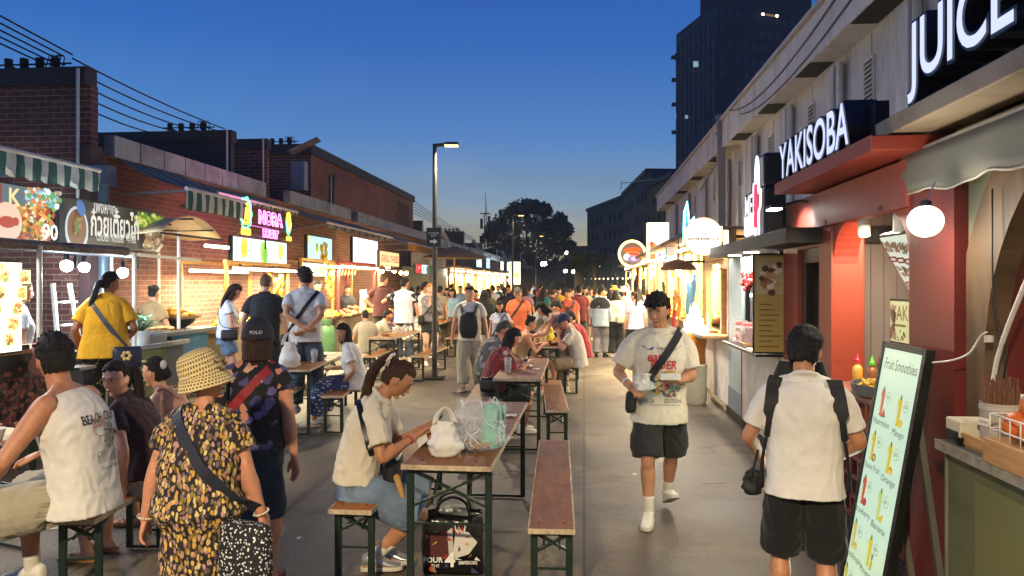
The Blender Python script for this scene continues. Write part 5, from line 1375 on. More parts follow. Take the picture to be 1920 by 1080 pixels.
# near dark stall with the bright menu lightbox
t = thing('snack_stall','dark snack stall at the end of the worn table, red food poster on its front','stall')
obj('cabinet',MB().b2((-6.0,4.6,.12),(-5.1,6.75,1.12)),mat('dark_cabinet','#17181b',.5),t,bev=.01); obj('top',MB().b2((-6.05,4.55,1.12),(-5.02,6.85,1.16)),WOOD_L,t,bev=.005)
A = Art(); A.rect(0,0,1.9,.72,'#1c1210'); food(A,.02,.15,1.88,.7,620,9,('#5a1c10','#7a2a16','#3a120c','#8a4422','#6a2a1c'),.036); A.text('60',1.6,.12,.2,'#d8c8b0',.01); A.build('poster',attr_print(.4),t,frame((-5.095,4.75,.32),(1,0,0)))
def a_menu(A,W,H):
 A.rect(0,0,W,H,'#fbf6dc');
 for i in range(5):
  for j in range(3):
   x,y = W * (.14 + j * .31),H * (.06 + i * .175); A.rect(x - .07,y,x + .07,y + .12,'#e6d690'); food(A,x - .065,y + .005,x + .065,y + .115,22,i * 3 + j,('#c08038','#7a8a50','#b06030','#e0b060','#6a4020'),.025); A.rect(x - .06,y - .02,x + .05,y - .012,'#8a7440')
 A.text('MENU',W * .5,H * .94,.09,'#b89a40',.01)
screen('menu_board','glowing pale yellow menu board of small dishes at the edge of the seating',-4.95,-90,40,493,657,a_menu,2.6,.05,ur=40,cat='menu')
obj('stand',MB().b2((-5.03,5.2,1.16),(-4.99,6.3,1.2)),BLACKM,t)
lamp('AREA','menu_board_light',(-4.85,5.9,1.55),10,(1,.9,.6),.6,.5,direction=(1,-.1,-.1))
pw = thing('snack_bag','pink printed snack bag hanging by the dark stall corner','plastic bag',PX(78,680,-4.95) - V((0,0,.12)),0); obj('bag',bagmesh(.24,.14,.3,21,.04,.8),plasticmat('pink_plastic','#b8807a',0,.3,.7),pw,180); obj('hook',MB().tube([(0,0,.28),(0,0,.4)],.006,5),STEEL,pw)
obj('side_rack',MB().b2((-5.1,6.85,.9),(-4.9,7.1,.93)),STEEL,t)
led('fill tube lamp added under the green striped awning near the worn table',(-5.95,3.2,2.86),(-5.95,6.4,2.86),90,(.95,.95,1),emi=LEDN)  # added tube lamp, fill light for the people near the camera
# beige canopy fruit cart
t = thing('fruit_cart','small cart with a domed beige canopy and a blue front, mangoes on top','cart'); q0 = PX(302,437,-5.5); q1 = PX(432,437,-5.5)
y0,y1,zc = q0.y,q1.y - .3,2.42
rg = []
for i in range(13):
 k = i / 12; rg.append([V((-6.5 + 1.0 * j / 4,y0 + (y1 - y0) * k,zc + .26 * math.sin(pi * k) ** .8 + .02 * math.sin(j * 2))) for j in range(5)])
cn_ = MB(); cn_.loft(rg,closed=False,cap=False); o = obj('canopy',cn_,mat('beige_canvas','#dcc090',.9),t,180); sdm = o.modifiers.new('s','SOLIDIFY'); sdm.thickness = .01
for k in (.15,.5,.85):
 obj('canopy_rib',MB().tube([(-6.5 + j * .25,y0 + (y1 - y0) * k,zc + .26 * math.sin(pi * k) ** .8 - .02) for j in range(5)],.012,6),BLACKM,t,180)
obj('canopy_rail',MB().bar((-5.5,y0,zc - .01),(-5.5,y1,zc - .01),.03),BLACKM,t)
for y in (y0 + .25,y1 - .25):
 obj('post',MB().tube([(-6.35,y,.12),(-6.35,y,zc + .1)],.022,8),PIPEW,t,40)
obj('cart_top',MB().b2((-6.45,y0 + .1,1.04),(-5.5,y1 - .1,1.1)),mat('slate_top','#4a4f58',.5),t,bev=.008); obj('front_cloth',MB().b2((-6.4,y0 + .35,.3),(-5.56,y1 - .3,1.038)),mat('teal_cloth','#1c5a78',.7,var=.3,scale=5),t); obj('cart_leg',MB().b2((-5.65,y0 + .14,.12),(-5.57,y0 + .22,1.04)),WOOD_L,t)
yc = (y0 + y1) / 2
tray('round tray of ripe mangoes on the domed canopy cart',(-5.9,yc + .25,1.24),.55,.42,.06,['#d8a020','#c88a1c'],30,.1,.04,6,ex=(1.5,.8,.75),basket='#6a4a20')
bs = thing('cooking_bowl','dark metal bowl holding up the mango tray','bowl',(-5.9,yc + .25,1.1)); obj('bowl',MB().lathe([(.12,0),(.24,.08),(.27,.14),(.25,.14),(.1,.02)],n=22),mat('dark_tin','#2a2c30',.4,.6),bs,40)
tray('yellow peeled fruit spread flat on the canopy cart',(-5.72,yc - .35,1.1),.4,.3,.05,'#c8a060',12,.02,.02,7,ex=(1.6,.9,.4),basket='#8a6a3c')
plant('small potted herb on the canopy cart',(-6.2,y0 + .5,1.1),20,.08,.12,leafc='#5a7a4c',seed=7)
# fruit stalls with LED rows
def counter_stall(label,X0,X1,y0,y1,zt,topm,frontm,zpost=2.3,postm=None,roof=None,planks=0):
 t = thing('food_stall',label,'stall')
 obj('counter_top',MB().b2((X0 - .04,y0 - .03,zt - .05),(X1 + .04,y1 + .03,zt)),topm,t,bev=.006); f = MB()
 if planks:
  n = int((y1 - y0) / .14)
  for i in range(n):
   f.b2((X0,y0 + (y1 - y0) * i / n + .004,.14),(X1 - .0,y0 + (y1 - y0) * (i + 1) / n - .004,zt - .052))
 else:
  f.b2((X0,y0,.14),(X1,y1,zt - .052))
 obj('counter_front',f,frontm,t,bev=.004)
 for y in (y0 + .05,y1 - .05):
  for x in (X0 + .03,X1 - .03):
   obj('post',MB().bar((x,y,.12),(x,y,zpost),.05),postm or WOOD_L,t)
 for x in (X0 + .03,X1 - .03):
  obj('top_rail',MB().bar((x,y0,zpost + .025),(x,y1,zpost + .025),.05),postm or WOOD_L,t)
 if roof:
  obj('roof_panel',MB().b2((X0 - .1,y0 - .1,zpost + .055),(X1 + .15,y1 + .1,zpost + .09)),roof,t)
 return t
YW = mat('lit_yellow_timber','#a87a35',.5,var=.25,scale=3,stretch=(1,1,6)); BRW = mat('brown_plank','#6f4a2a',.6,var=.3,scale=4,stretch=(1,1,5))
ya,yb = PX(425,500,-5.5).y,PX(545,500,-5.5).y
counter_stall('fruit stall with hanging mango strings beneath the pink neon sign',-6.3,-5.5,ya,yb,1.02,YW,mat('pale_front','#9a8458',.6),2.06,YW)
led('tube lamp above the fruit cart canopy edge',(-5.5,PX(385,458,-5.5).y,2.3),(-5.5,PX(428,458,-5.5).y,2.3),22)
led('tube lamp row along the first fruit stall front',(-5.46,ya + .15,1.98),(-5.46,yb - .2,1.98),110)
led('short tube lamp at the back of the first fruit stall',(-6.2,ya + .2,1.95),(-6.2,yb - .3,1.95),60)
def a_nora(A,W,H):
 A.rect(0,0,W,H,'#d4f0ee'); A.ell(W * .18,H * .6,.14,.17,'#d8c83a'); A.ell(W * .18,H * .55,.1,.09,'#e8a830'); A.ell(W * .52,H * .5,.12,.19,'#8ac83a'); A.ell(W * .56,H * .4,.1,.16,'#5aa030'); A.ell(W * .87,H * .6,.11,.16,'#e0d048'); A.text('มะม่วงสด',W * .34,H * .7,.11,'#4a9ac0',.004); A.text('MANGO 50',W * .34,H * .5,.09,'#4a9ac0',.004); A.text('ข้าวเหนียว',W * .71,H * .68,.11,'#4a9ac0',.004); A.text('STICKY RICE',W * .71,H * .5,.08,'#4a9ac0',.004)
 for x in (.15,.3,.45,.62,.8,.92):
  A.ell(W * x,H * .18,.035,.03,'#8ab8a0'); A.rect(W * x - .05,H * .08,W * x + .05,H * .11,'#7aa0b0')
screen('menu_screen','bright pale blue mango menu screen under the pink neon sign',-5.6,437,537,443,492,a_nora,1.9,legs=.1)
def a_small(A,W,H):
 A.rect(0,0,W,H,'#a8dce4'); A.blob(W * .36,H * .5,.1,.16,'#c8c81c',random.Random(2)); A.text('ME',W * .36,H * .6,.12,'#1c3a1c',.012); A.text('MANGO',W * .36,H * .45,.1,'#1c3a1c',.01,w=.18); A.ring(W * .74,H * .4,.075,.02,'#d8c020'); A.ell(W * .74,H * .36,.05,.03,'#e8d040'); A.rect(0,H * .7,W * .06,H,'#d8c020'); A.text('®',W * .83,H * .75,.06,'#6aa8b8')
screen('menu_screen','square pale blue screen with a yellow mango blot',-5.6,577,622,441,484,a_small,1.7)
def a_low(A,W,H):
 A.rect(0,0,W,H,'#eef4d8'); A.text('SHAKE',W * .24,H * .78,.13,'#3a6a2c',.015); A.ell(W * .25,H * .4,.14,.16,'#6aa83a'); A.ell(W * .29,H * .44,.07,.1,'#2a5a24'); A.ell(W * .52,H * .45,.08,.1,'#c8c020'); A.text('COLD',W * .76,H * .8,.11,'#5a8a2c',.01); A.ell(W * .72,H * .45,.08,.12,'#d8c83a'); A.ell(W * .88,H * .42,.07,.13,'#4a8a34'); A.rect(W * .4,H * .12,W * .62,H * .17,'#7a9a5a'); A.rect(W * .68,H * .12,W * .92,H * .17,'#7a9a5a')
screen('menu_screen','low wide fruit shake screen with green pictures',-5.65,565,613,492,517,a_low,1.8)
def a_white(A,W,H):
 A.rect(0,0,W,H,'#f4f0f4'); A.poly([(W * .2,H * .3),(W * .35,H * .75),(W * .4,H * .7),(W * .27,H * .28)],'#c8c4d8'); A.text('อร่อย',W * .68,H * .75,.17,'#c84a2a',.012); A.rect(W * .55,H * .58,W * .85,H * .63,'#d89a8a'); food(A,W * .55,H * .1,W * .95,H * .5,14,3,('#b8a0c8','#d8b8a0','#a888a0'),.04); A.ell(W * .45,H * .35,.05,.05,'#d8b0b8')
screen('menu_screen','tall white screen with red Thai lettering beside the grill sign',-5.5,662,708,444,493,a_white,2.0)
def a_grill(A,W,H):
 A.rect(0,0,W,H,'#e8c07a'); A.rect(.02,.02,W - .02,H - .02,'#f0d094'); A.text('GRILL THESE',W * .52,H * .48,.26,'#a83a1c',.02,w=W * .9)
screen('grill_sign','amber lit sign reading grill these under the tan awning',-5.35,712,748,470,497,a_grill,1.5,cat='sign',frame_m=BRW)
def a_tiny(A,W,H):
 A.rect(0,0,W,H,'#c8e4ea'); A.rect(0,0,W * .45,H,'#c02a24'); A.text('SALE',W * .22,H * .6,.12,'#f0e0d8',.01); A.rect(W * .55,H * .2,W * .65,H * .8,'#5a9ab0'); A.rect(W * .75,H * .25,W * .9,H * .7,'#7ab0a0')
screen('menu_screen','small red and pale blue screen by the lamp post',-5.6,780,803,495,512,a_tiny,1.8)
# neon fruit sign
def neon_text(txt,size,r,m,w=None):
 c = bpy.data.curves.new('t','FONT'); c.body = txt; c.align_x = 'CENTER'; c.align_y = 'CENTER'; c.size = size; c.fill_mode = 'NONE'; c.bevel_depth = r; c.bevel_resolution = 1; c.resolution_u = 3; c.offset = .012
 me = baked(bpy.data.objects.new('t',c))
 if w:
  xs = [v.co.x for v in me.vertices]; k = w / (max(xs) - min(xs))
  for v in me.vertices:
   v.co.x *= k
 me.materials.clear(); return me
PINK = emis('neon_pink',(1,.16,.72),3.2); GRN = emis('neon_green',(.1,1,.4),2.2); YEL = emis('neon_yellow',(1,.74,.04),2.4)
y0,y1,z0,z1 = rectX(-5.5,445,546,372,438); t = thing('neon_sign','pink neon fruit sign with a green ringed fruit and a yellow corn','neon sign',(-5.5,(y0 + y1) / 2,z0)); W,Hh = y1 - y0,z1 - z0; hz = lambda k: Hh * k
Mn = frame((.02,0,0),(1,0,0))
def nobj(nm,me,m,x,z):
 o = link(nm,me,[m],t); o.matrix_local = frame((.02,x,z),(1,0,0)); return o
nobj('lettering',neon_text('NORA',.3,.0075,PINK,W * .46),PINK,W * .06,Hh * .58); nobj('lettering',neon_text('FRUIT',.17,.006,PINK,W * .3),PINK,W * .06,Hh * .12)
def loop(nm,pts,r,m):
 return obj(nm,MB().tube([Mn @ V((x,z,0)) for x,z in pts],r,7),m,t,180)
cx = -W * .38; cz = Hh * .62
loop('fruit_ring',[(cx + (.2 + .018 * math.cos(9 * a)) * cos(a) * .95,cz + (.25 + .02 * math.cos(9 * a)) * sin(a)) for a in np.linspace(0,2 * pi,60)],.014,GRN); loop('fruit_outline',[(cx + .125 * cos(a),cz + .165 * sin(a)) for a in np.linspace(0,2 * pi,24)],.02,YEL)
loop('fruit_outline',[(cx + .055 * cos(a),cz + .08 * sin(a)) for a in np.linspace(0,2 * pi,16)],.02,YEL)
loop('name_plate',[(cx - .14,Hh * .02),(cx + .14,Hh * .02),(cx + .14,Hh * .16),(cx - .14,Hh * .16),(cx - .14,Hh * .02)],.016,YEL); loop('name_plate',[(cx - .12,Hh * .09),(cx + .12,Hh * .09)],.03,YEL)
cx = W * .42; loop('corn',[(cx + .07 * cos(a),Hh * .62 + .17 * sin(a)) for a in np.linspace(0,2 * pi,20)],.02,YEL); loop('corn',[(cx,Hh * .5),(cx + .01,Hh * .75)],.035,YEL); loop('leaf',[(cx - .1,Hh * .62),(cx - .06,Hh * .3),(cx,Hh * .2),(cx + .07,Hh * .36),(cx + .12,Hh * .6)],.014,GRN); loop('name_plate',[(cx - .07,Hh * .02),(cx + .1,Hh * .02),(cx + .1,Hh * .11),(cx - .07,Hh * .11),(cx - .07,Hh * .02)],.015,YEL)
loop('leaf',[(cx - .03,Hh * .2),(cx + .03,Hh * .45)],.014,GRN)
obj('backing',MB().bar((-.02,-W / 2,Hh * .3),(-.02,W / 2,Hh * .3),.02).bar((-.02,-W / 2,Hh * .02),(-.02,W / 2,Hh * .02),.02).bar((-.02,0,-.2),(-.02,0,Hh * .4),.02),BLACKM,t)
lamp('AREA','neon_glow',(-5.3,(y0 + y1) / 2,z0 + Hh * .5),9,(1,.2,.75),.8,.4,direction=(-1,0,.35))
# mango strings, fruit
def mango_string(label,loc,L,n,seed,col=('#c9a01c','#b8b030')):
 t = thing('mango_string',label,'hanging fruit',loc,0,'hanging mango strings'); rn = random.Random(seed)
 obj('cord',MB().tube([(0,0,0),(0,0,-L)],.006,5),mat('kraft',0),t); m = MB()
 for i in range(n):
  a = rn.uniform(0,6.3); z = -.08 - (L - .08) * i / n; m.ell((cos(a) * .06,sin(a) * .06,z),(.042,.042,.075),8,M=Matrix.Rotation(rn.uniform(-.5,.5),3,'X') @ Matrix.Rotation(rn.uniform(-.5,.5),3,'Y'))
 obj('fruit',m,mat('mango_' + col[seed % 2],col[seed % 2],.4,var=.2),t,180)
for i,(u,v0,v1,X) in enumerate(((505,510,600,-5.4),(524,512,610,-5.42),(606,452,492,-5.55),(618,490,560,-5.5))):
 p = PX(u,v0,X); q = PX(u,v1,X); mango_string(('thick mango string beside the dark shirt person','longest mango string at the fruit stall post','mango string hanging above the shake screen','mango string beside the shake screen')[i],p,p.z - q.z,22 if i < 2 else 14,i)
fy = np.linspace(ya + .25,yb - .25,4)
for i,y in enumerate(fy):
 tray(('bin of lit yellow fruit by the white blouse person','bin of cut green fruit in cups, second along the first fruit stall','bin of yellow fruit, third along the first fruit stall','bin of green mangoes at the far end of the first fruit stall')[i],(-5.62,float(y),1.02),.4,.5,.055,(['#d8c040','#c8b030'],['#a8b848','#d8d080'],['#d8b028','#c8d060'],['#7a9a34','#a8b040'])[i],46,.26,.06,i + 20,ex=(1.15,.9,.9),basket='#9a7a34')
# second fruit stall, corn and sausages
yc0,yc1 = PX(566,500,-5.5).y,PX(628,500,-5.5).y
counter_stall('second fruit stall of brown planks with corn trays and a gas cylinder',-6.3,-5.5,yc0,yc1,1.0,YW,BRW,2.2,YW,planks=1)
led('tube lamp row above the shake screen',(-5.4,yc0,2.1),(-5.4,yc1 + .2,2.1),100); led('tube lamp at the back of the second fruit stall',(-6.15,yc0 + .2,2.0),(-6.15,yc1,2.0),60)
for i,(y,x,c) in enumerate(((yc0 + .4,-5.6,['#d8b828','#c8a020']),(yc0 + 1.3,-5.6,['#c8c030','#a8b040']),(yc1 - .3,-5.55,['#d8b020','#c89018']))):
 tray(('tray of corn cobs at the second fruit stall','tray of yellow fruit in the middle of the second fruit stall','sloping corn tray near the gas cylinder')[i],(x,y,1.0),.45,.6,.045,c,34,.12,.05,i + 40,ex=(2.2,.8,.8))
gc = thing('gas_cylinder','green gas cylinder standing before the second fruit stall','gas cylinder',PX(613,640,-5.2) * 1); gc.location.z = .12
obj('tank',MB().lathe([(.15,0),(.17,.04),(.175,.3),(.175,.62),(.14,.74),(.06,.8)],n=24),mat('gas_green','#5a8a58',.45,var=.15,dirt=lin('#3a5a3a')),gc,40); obj('collar',MB().lathe([(.1,.78),(.1,.9),(.09,.9),(.09,.78)],n=20),mat('gas_green',0),gc,40); obj('valve',MB().lathe([(.03,.78),(.03,.88),(.045,.9)],n=10),STEEL,gc,40)
yd0,yd1 = PX(636,500,-5.4).y,PX(705,500,-5.4).y
counter_stall('sausage stall with a red post and hanging skewers',-6.2,-5.4,yd0,yd1,1.0,BRW,mat('cream_front','#a8987a',.6),2.2,mat('red_post','#a02a2a',.5))
led('tube lamp row over the sausage stall',(-5.35,yd0,2.12),(-5.35,yd1,2.12),110)
tray('tray of orange grilled seafood at the sausage stall',(-5.5,yd0 + .7,1.0),.6,.8,.045,['#c8602a','#d8883a','#a84020'],60,.1,.05,51,ex=(1.6,.8,.8)); tray('tray of yellow skewers beyond the seafood tray',(-5.5,yd1 - .6,1.0),.6,.7,.045,['#d8a83a','#c87830'],40,.08,.05,52,ex=(1.8,.7,.7))
tray('dark grill pan piled with skewers by the vendor',(-5.75,yd0 - .5,1.1),.5,.5,.04,['#8a4a24','#c8843a'],36,.12,.06,53,ex=(2,.7,.7),basket='#2a2a2c')
wb = thing('price_board','white upright price board on the sausage stall','sign',PX(681,575,-5.45) - V((0,0,.0)),0); obj('board',MB().b2((-.01,-.25,-.2),(.01,.25,.42)),mat('white_card',0),wb,bev=.004); obj('foot',MB().b2((-.08,-.2,-.23),(.08,.2,-.2)),STEEL,wb)
for i in range(5):
 p = PX(640 + i * 6,492,-5.6); s_ = thing('hanging_sausage','pale sausage hanging in a row at the sausage stall, %s' % ('first from the camera side','second in the row','third in the row','fourth in the row','last in the row')[i],'sausage',p,0,'sausages on the rail'); obj('sausage',MB().tube([(0,0,0),(.02,.02,-.12),(0,.01,-.28)],.032,8,sub=2,ball=True),mat('sausage','#c98a5a',.4),s_,180); obj('hook',MB().tube([(0,0,.0),(0,0,.1)],.005,5),STEEL,s_)
sk = MB()
ye0,ye1 = PX(712,500,-5.3).y,PX(760,500,-5.3).y
counter_stall('grill stall of brown timber under the amber sign',-6.1,-5.3,ye0,ye1,1.0,YW,BRW,2.1,YW,planks=1)
for i,(u,v) in enumerate(((716,508),(727,502),(739,508),(752,512),(762,512))):
 p = PX(u,v,-5.4 if i < 3 else -5.7); l = thing('hanging_bulb','warm round bulb over the grill stall, %s of five' % ('first','second','third','fourth','last')[i],'bulb',p,0,'warm bulbs over the grill stall'); obj('bulb',MB().ell((0,0,0),(.06,.06,.06),12),emis('bulb_warm',(1,.72,.32),24),l,180); obj('cord',MB().tube([(0,0,.06),(0,0,.3)],.005,5),BLACKP,l)
 if i in (1,3):
  lamp('POINT','bulb_light',p - V((0,0,.1)),60,(1,.75,.4),.08)
tray('tray of grilled meat under the amber sign',(-5.4,ye0 + .6,1.0),.5,.8,.05,['#8a4a24','#b86a30'],36,.1,.05,61,ex=(1.6,.8,.7)); tray('tray of golden bites under the amber sign',(-5.4,ye1 - .6,1.0),.5,.7,.05,['#c8883a','#d8a850'],36,.1,.05,62)
# plain metal kiosk with air conditioner
ac = thing('metal_kiosk','pale metal kiosk with a boxed air conditioner on top behind the lamp post','kiosk'); y0,y1,z0,z1 = rectX(-5.5,805,838,500,600); obj('cabin',MB().b2((-6.5,y0,.12),(-5.5,y1,2.35)),mat('grey_green_metal','#85897c',.5,.2),ac,bev=.02)
sh_ = MB()
for q in range(18):
 sh_.b2((-5.499,y0 + .3,.4 + q * .1),(-5.485,y1 - .3,.46 + q * .1))
obj('shutter',sh_,mat('shutter_grey','#9b9d90',.5,.3),ac)
u_ = obj('air_conditioner',MB().b2((-6.2,y0 + .1,2.37),(-5.45,y1 - .5,2.85)),mat('ac_white','#c4beae',.5),ac,bev=.03); gr = MB()
for q in range(9):
 gr.b2((-5.448,y0 + .3,2.43 + q * .042),(-5.435,y1 - 1.2,2.445 + q * .042))
obj('grille',gr,mat('ac_grille','#7a766a',.6),u_)
# far stalls, both sides: timber kiosks lit from inside
def far_stall(label,X,side,y0,y1,z,rng,colr,power,tv=None,roofm=None,zt=2.3):
 t = thing('far_stall',label,'stall',(X,(y0 + y1) / 2,0)); W = (y1 - y0) / 2; rn = random.Random(rng); s = side
 obj('counter',MB().b2((-s * .9,-W,.12),(0,W,1.0)),rn.choice([BRW,YW,WHITEP,mat('cream_front',0)]),t)
 rf = MB(); rf.b2((-s * 1.1,-W - .1,zt),(s * .35,W + .1,zt + .08)); obj('roof',rf,roofm or rn.choice([BRW,DARKM,WOOD_L]),t)
 for y in (-W + .05,W - .05):
  obj('post',MB().bar((-s * .05,y,1.0),(-s * .05,y,zt),.06),rn.choice([YW,WOOD_L]),t)
 obj('back_panel',MB().b2((-s * 1.0,-W,1.0),(-s * .95,W,zt)),mat('lit_back_' + colr,colr,.7,var=.35,scale=6),t)
 obj('tube',MB().tube([(s * .02,-W * .8,zt - .1),(s * .02,W * .8,zt - .1)],.03,6),LEDW if rn.random() < .7 else LEDN,t)
 gd = MB()
 for k in range(3):
  gd = MB()
  for q in range(16):
   gd.ell((-s * rn.uniform(.05,.6),rn.uniform(-W * .9,W * .9),1.05 + rn.random() * .12),(.08,.08,.07),6)
  c = rn.choice(['#d8b838','#c8502c','#7a9a34','#d8903a','#c8c0a0','#8a4a28']); obj('goods',gd,mat('food' + c,c,.45,var=.35,scale=25),t,180)
 hg = MB()
 for q in range(7):
  hg.box((-s * rn.uniform(.1,.4),rn.uniform(-W * .9,W * .9),zt - rn.uniform(.2,.5)),(.05,rn.uniform(.1,.3),rn.uniform(.15,.4)))
 c = rn.choice(['#e0d8b0','#d8a83a','#a8c8a0','#d87048']); obj('hanging_stock',hg,mat('food' + c,c,.45,var=.35,scale=25),t)
 if tv:
  A = Art(); Wt,Ht = W * 1.1,.5; A.rect(0,0,Wt,Ht,tv); food(A,Wt * .5,.04,Wt * .96,Ht * .9,10,rng,('#d8a040','#7aa84a','#c85a3a','#e8e0c8'),.1); A.rect(Wt * .06,Ht * .6,Wt * .42,Ht * .75,'#5a6a70'); A.rect(Wt * .06,Ht * .3,Wt * .36,Ht * .38,'#8a9aa0')
  sc = obj('menu_screen',MB().b2((s * .3,-Wt / 2 - .02,zt + .12),(s * .36,Wt / 2 + .02,zt + .16 + Ht)),BLACKP,t); A.build('picture',attr_screen(1.8),sc,frame((s * .364,-s * Wt / 2,zt + .14),(s,0,0)))
 l = lamp('AREA','stall_light',(X - s * .1,(y0 + y1) / 2,zt - .16),power,(1,.82,.5),W * 1.4,.3); l.rotation_euler = (0,0,pi / 2); return t
us = [(843,872),(874,893),(895,908),(910,922),(924,935),(937,948),(949,960)]
for i,(u0,u1) in enumerate(us):
 X = -5.3 + .05 * i; y0 = PX(u0,530,X).y; y1 = PX(u1,530,X).y
 far_stall(('timber hut stall with a thatch coloured roof just past the metal kiosk','lit stall with a pale screen, second past the metal kiosk','stall with a bluish screen, third past the metal kiosk','lit stall below the second street lamp','stall with tall white lit menu far down the row','small glowing stall near the end of the brick row','last glowing stall of the brick row')[i],X,1,y0,y1,0,i + 3,('#c89a48','#b88a40','#c8b070','#c8a860','#b8a878','#c8a050','#c8b070')[i],140 + 40 * i,(None,'#b8e0e0','#9ad0f0',None,'#f0f0d8','#d8f0f8',None)[i],zt=2.35)
um = thing('thatch_parasol','tan thatch parasol above the timber hut stall','parasol',PG(852,24.5)); obj('canopy',MB().lathe([(1.1,2.55),(1.0,2.62),(.05,2.95)],n=14),mat('thatch','#9a7a48',.9,var=.3,scale=20,bump=.4),um,40); obj('pole',MB().tube([(0,0,.1),(0,0,2.9)],.03,8),WOOD_L,um)
yb = thing('lit_banner','tall pale yellow lit banner at the end of the brick row','banner',PG(965,46)); A = Art(); A.rect(-.36,0,.36,1.4,'#f4f4c8'); A.rect(-.34,.9,-.1,1.36,'#d8e090'); A.ell(.1,.6,.16,.2,'#d8d070'); obj('post',MB().bar((0,.1,0),(0,.1,3),.1),BLACKM,yb); A.build('face',attr_screen(2),yb,frame((0,0,1.65),(0,-1,0)))
fl = thing('flood_light','dazzling white floodlight on a thin pole at the end of the street','lamp',PG(1020,60)); z = CH + (CV - 495) / CF * 60; obj('pole',MB().tube([(0,0,0),(0,0,z)],.06,8),BLACKM,fl); obj('lamp_head',MB().box((0,-.05,z),(.5,.2,.35)),BLACKM,fl); obj('lens',MB().box((0,-.17,z),(.4,.03,.26)),emis('flood',(.8,.93,1),120),fl)
for i,(u,v,D,s_) in enumerate(((1060,508,70,14),(1075,509,75,10),(1062,474,80,6),(1120,500,55,5))):
 q = thing('distant_lamp',('small round white lamp past the floodlight','smaller white lamp beside the round one','faint lamp high against the dark end block','small white lamp by the palm crowns')[i],'lamp',PG(u,D),0,'distant lamps'); z = CH + (CV - v) / CF * D; obj('pole',MB().tube([(0,0,0),(0,0,z)],.05,6),BLACKM,q); obj('globe',MB().ell((0,0,z),(.2,.2,.2),10),emis('distant%g' % s_,(1,.95,.85),s_),q,180)
st = thing('string_lights','string of tiny bulbs under the palms by the grey block','string lights'); a,b = PD(1090,521,42),PD(1200,519,30); m = MB(); w_ = MB().tube([a.lerp(b,i / 10) for i in range(11)],.006,5)
for i in range(14):
 m.ell(a.lerp(b,i / 13) - UP * .06,(.025,.025,.03),6)
obj('cord',w_,BLACKP,st); obj('bulbs',m,emis('tiny_bulb',(1,.85,.55),5),st,180)
# ---------------------------------------------------------------- right row of stalls
def redmat(name,col,dirt='#3a1512'):
 return mat(name,col,.45,var=.08,scale=1.5,bump=.05,bscale=30,dirt=lin(dirt),dscale=4,damt=.62)
RED = redmat('stall_red','#963c2e'); MAROON = redmat('stall_maroon','#6d2724','#8a5a52'); ORANGE = redmat('jamb_orange','#943f2a')
GREEN = mat('stall_green','#77795f',.55,var=.06,scale=1.5,dirt=lin('#636550'),dscale=3); GREEN2 = mat('counter_green','#5f6140',.6,var=.07,scale=1.2,dirt=lin('#4f5036'),dscale=2.5,damt=.5)
BEIGE = mat('beige_fascia','#a89880',.6,var=.06,dirt=lin('#8a7a66'),dscale=3); ARCHW = mat('arch_plywood','#5f4a34',.6,var=.3,scale=3,stretch=(1,6,1),dirt=lin('#b8a890'),dscale=6,damt=.66)
CANV = mat('grey_canvas','#77776c',.9,var=.08,scale=5,bump=.2,bscale=120); MAUVE = mat('mauve_boards','#7c736e',.5,var=.06,scale=2)
LETW = emis('letter_white',(.6,.67,1),.62)
def Yx(u,X,v=530):
 return PX(u,v,X).y
def wall_strip(mb,X,y0,y1,z0,z1,th=.06):
 return mb.b2((X,y0,z0),(X + th,y1,z1))
# ---- juice stall
XJ = 1.95
t = thing('juice_stall','green juice stall with a brown plywood arch and a beige fascia','stall')
ya = Yx(1792,XJ); yc,zc,ro,ri = 2.72,1.38,ya - 2.72 - .03,ya - 2.72 - .31
# front wall with an arched hole
fw = MB(); pts = [(ya,0),(ya,2.56),(-.5,2.56),(-.5,zc),(yc - ro,zc)] + [(yc + ro * cos(a),zc + ro * sin(a)) for a in np.linspace(pi,0,22)][1:] + [(yc + ro,0)]
fw.loft([[V((XJ,y,z)) for y,z in pts],[V((XJ + .05,y,z)) for y,z in pts]]); obj('front_wall',fw,GREEN,t)
ar = MB(); A0 = [(yc + ri * cos(a),zc + ri * sin(a)) for a in np.linspace(0,pi,26)]; A1 = [(yc + ro * cos(a),zc + ro * sin(a)) for a in np.linspace(0,pi,26)]
A0 = [(yc + ri,1.0)] + A0; A1 = [(yc + ro,1.0)] + A1
ar.loft([[V((XJ - .012,y,z)),V((XJ - .012,y2,z2)),V((XJ + .09,y2,z2)),V((XJ + .09,y,z))] for (y,z),(y2,z2) in zip(A0,A1)]); obj('arch',ar,ARCHW,t)
obj('back_wall',MB().b2((3.3,-.5,0),(3.35,ya + .02,2.56)),MAROON,t); obj('side_wall',MB().b2((XJ + .06,ya - .06,0),(3.3,ya - .01,2.56)),MAROON,t)
obj('back_shelf',MB().b2((2.9,.5,1.02),(3.29,ya - .1,1.06)),ARCHW,t)
bm = MB(); bm.b2((1.72,-.5,2.6),(3.4,4.62,2.7)); bm.b2((1.725,4.5,2.55),(3.3,4.615,2.599)); obj('fascia',bm,BEIGE,t,bev=.008)
ctr = MB(); ctr.b2((1.66,.9,.98),(2.45,3.72,1.02)); obj('counter_top',ctr,mat('counter_slate','#3d3f3c',.6,dirt=lin('#77756a'),dscale=8,damt=.6),t,bev=.006)
obj('counter_edge',MB().b2((1.655,.9,.975),(1.66,3.72,1.022)),mat('chipped_edge','#8a8470',.8,var=.3,scale=20),t)
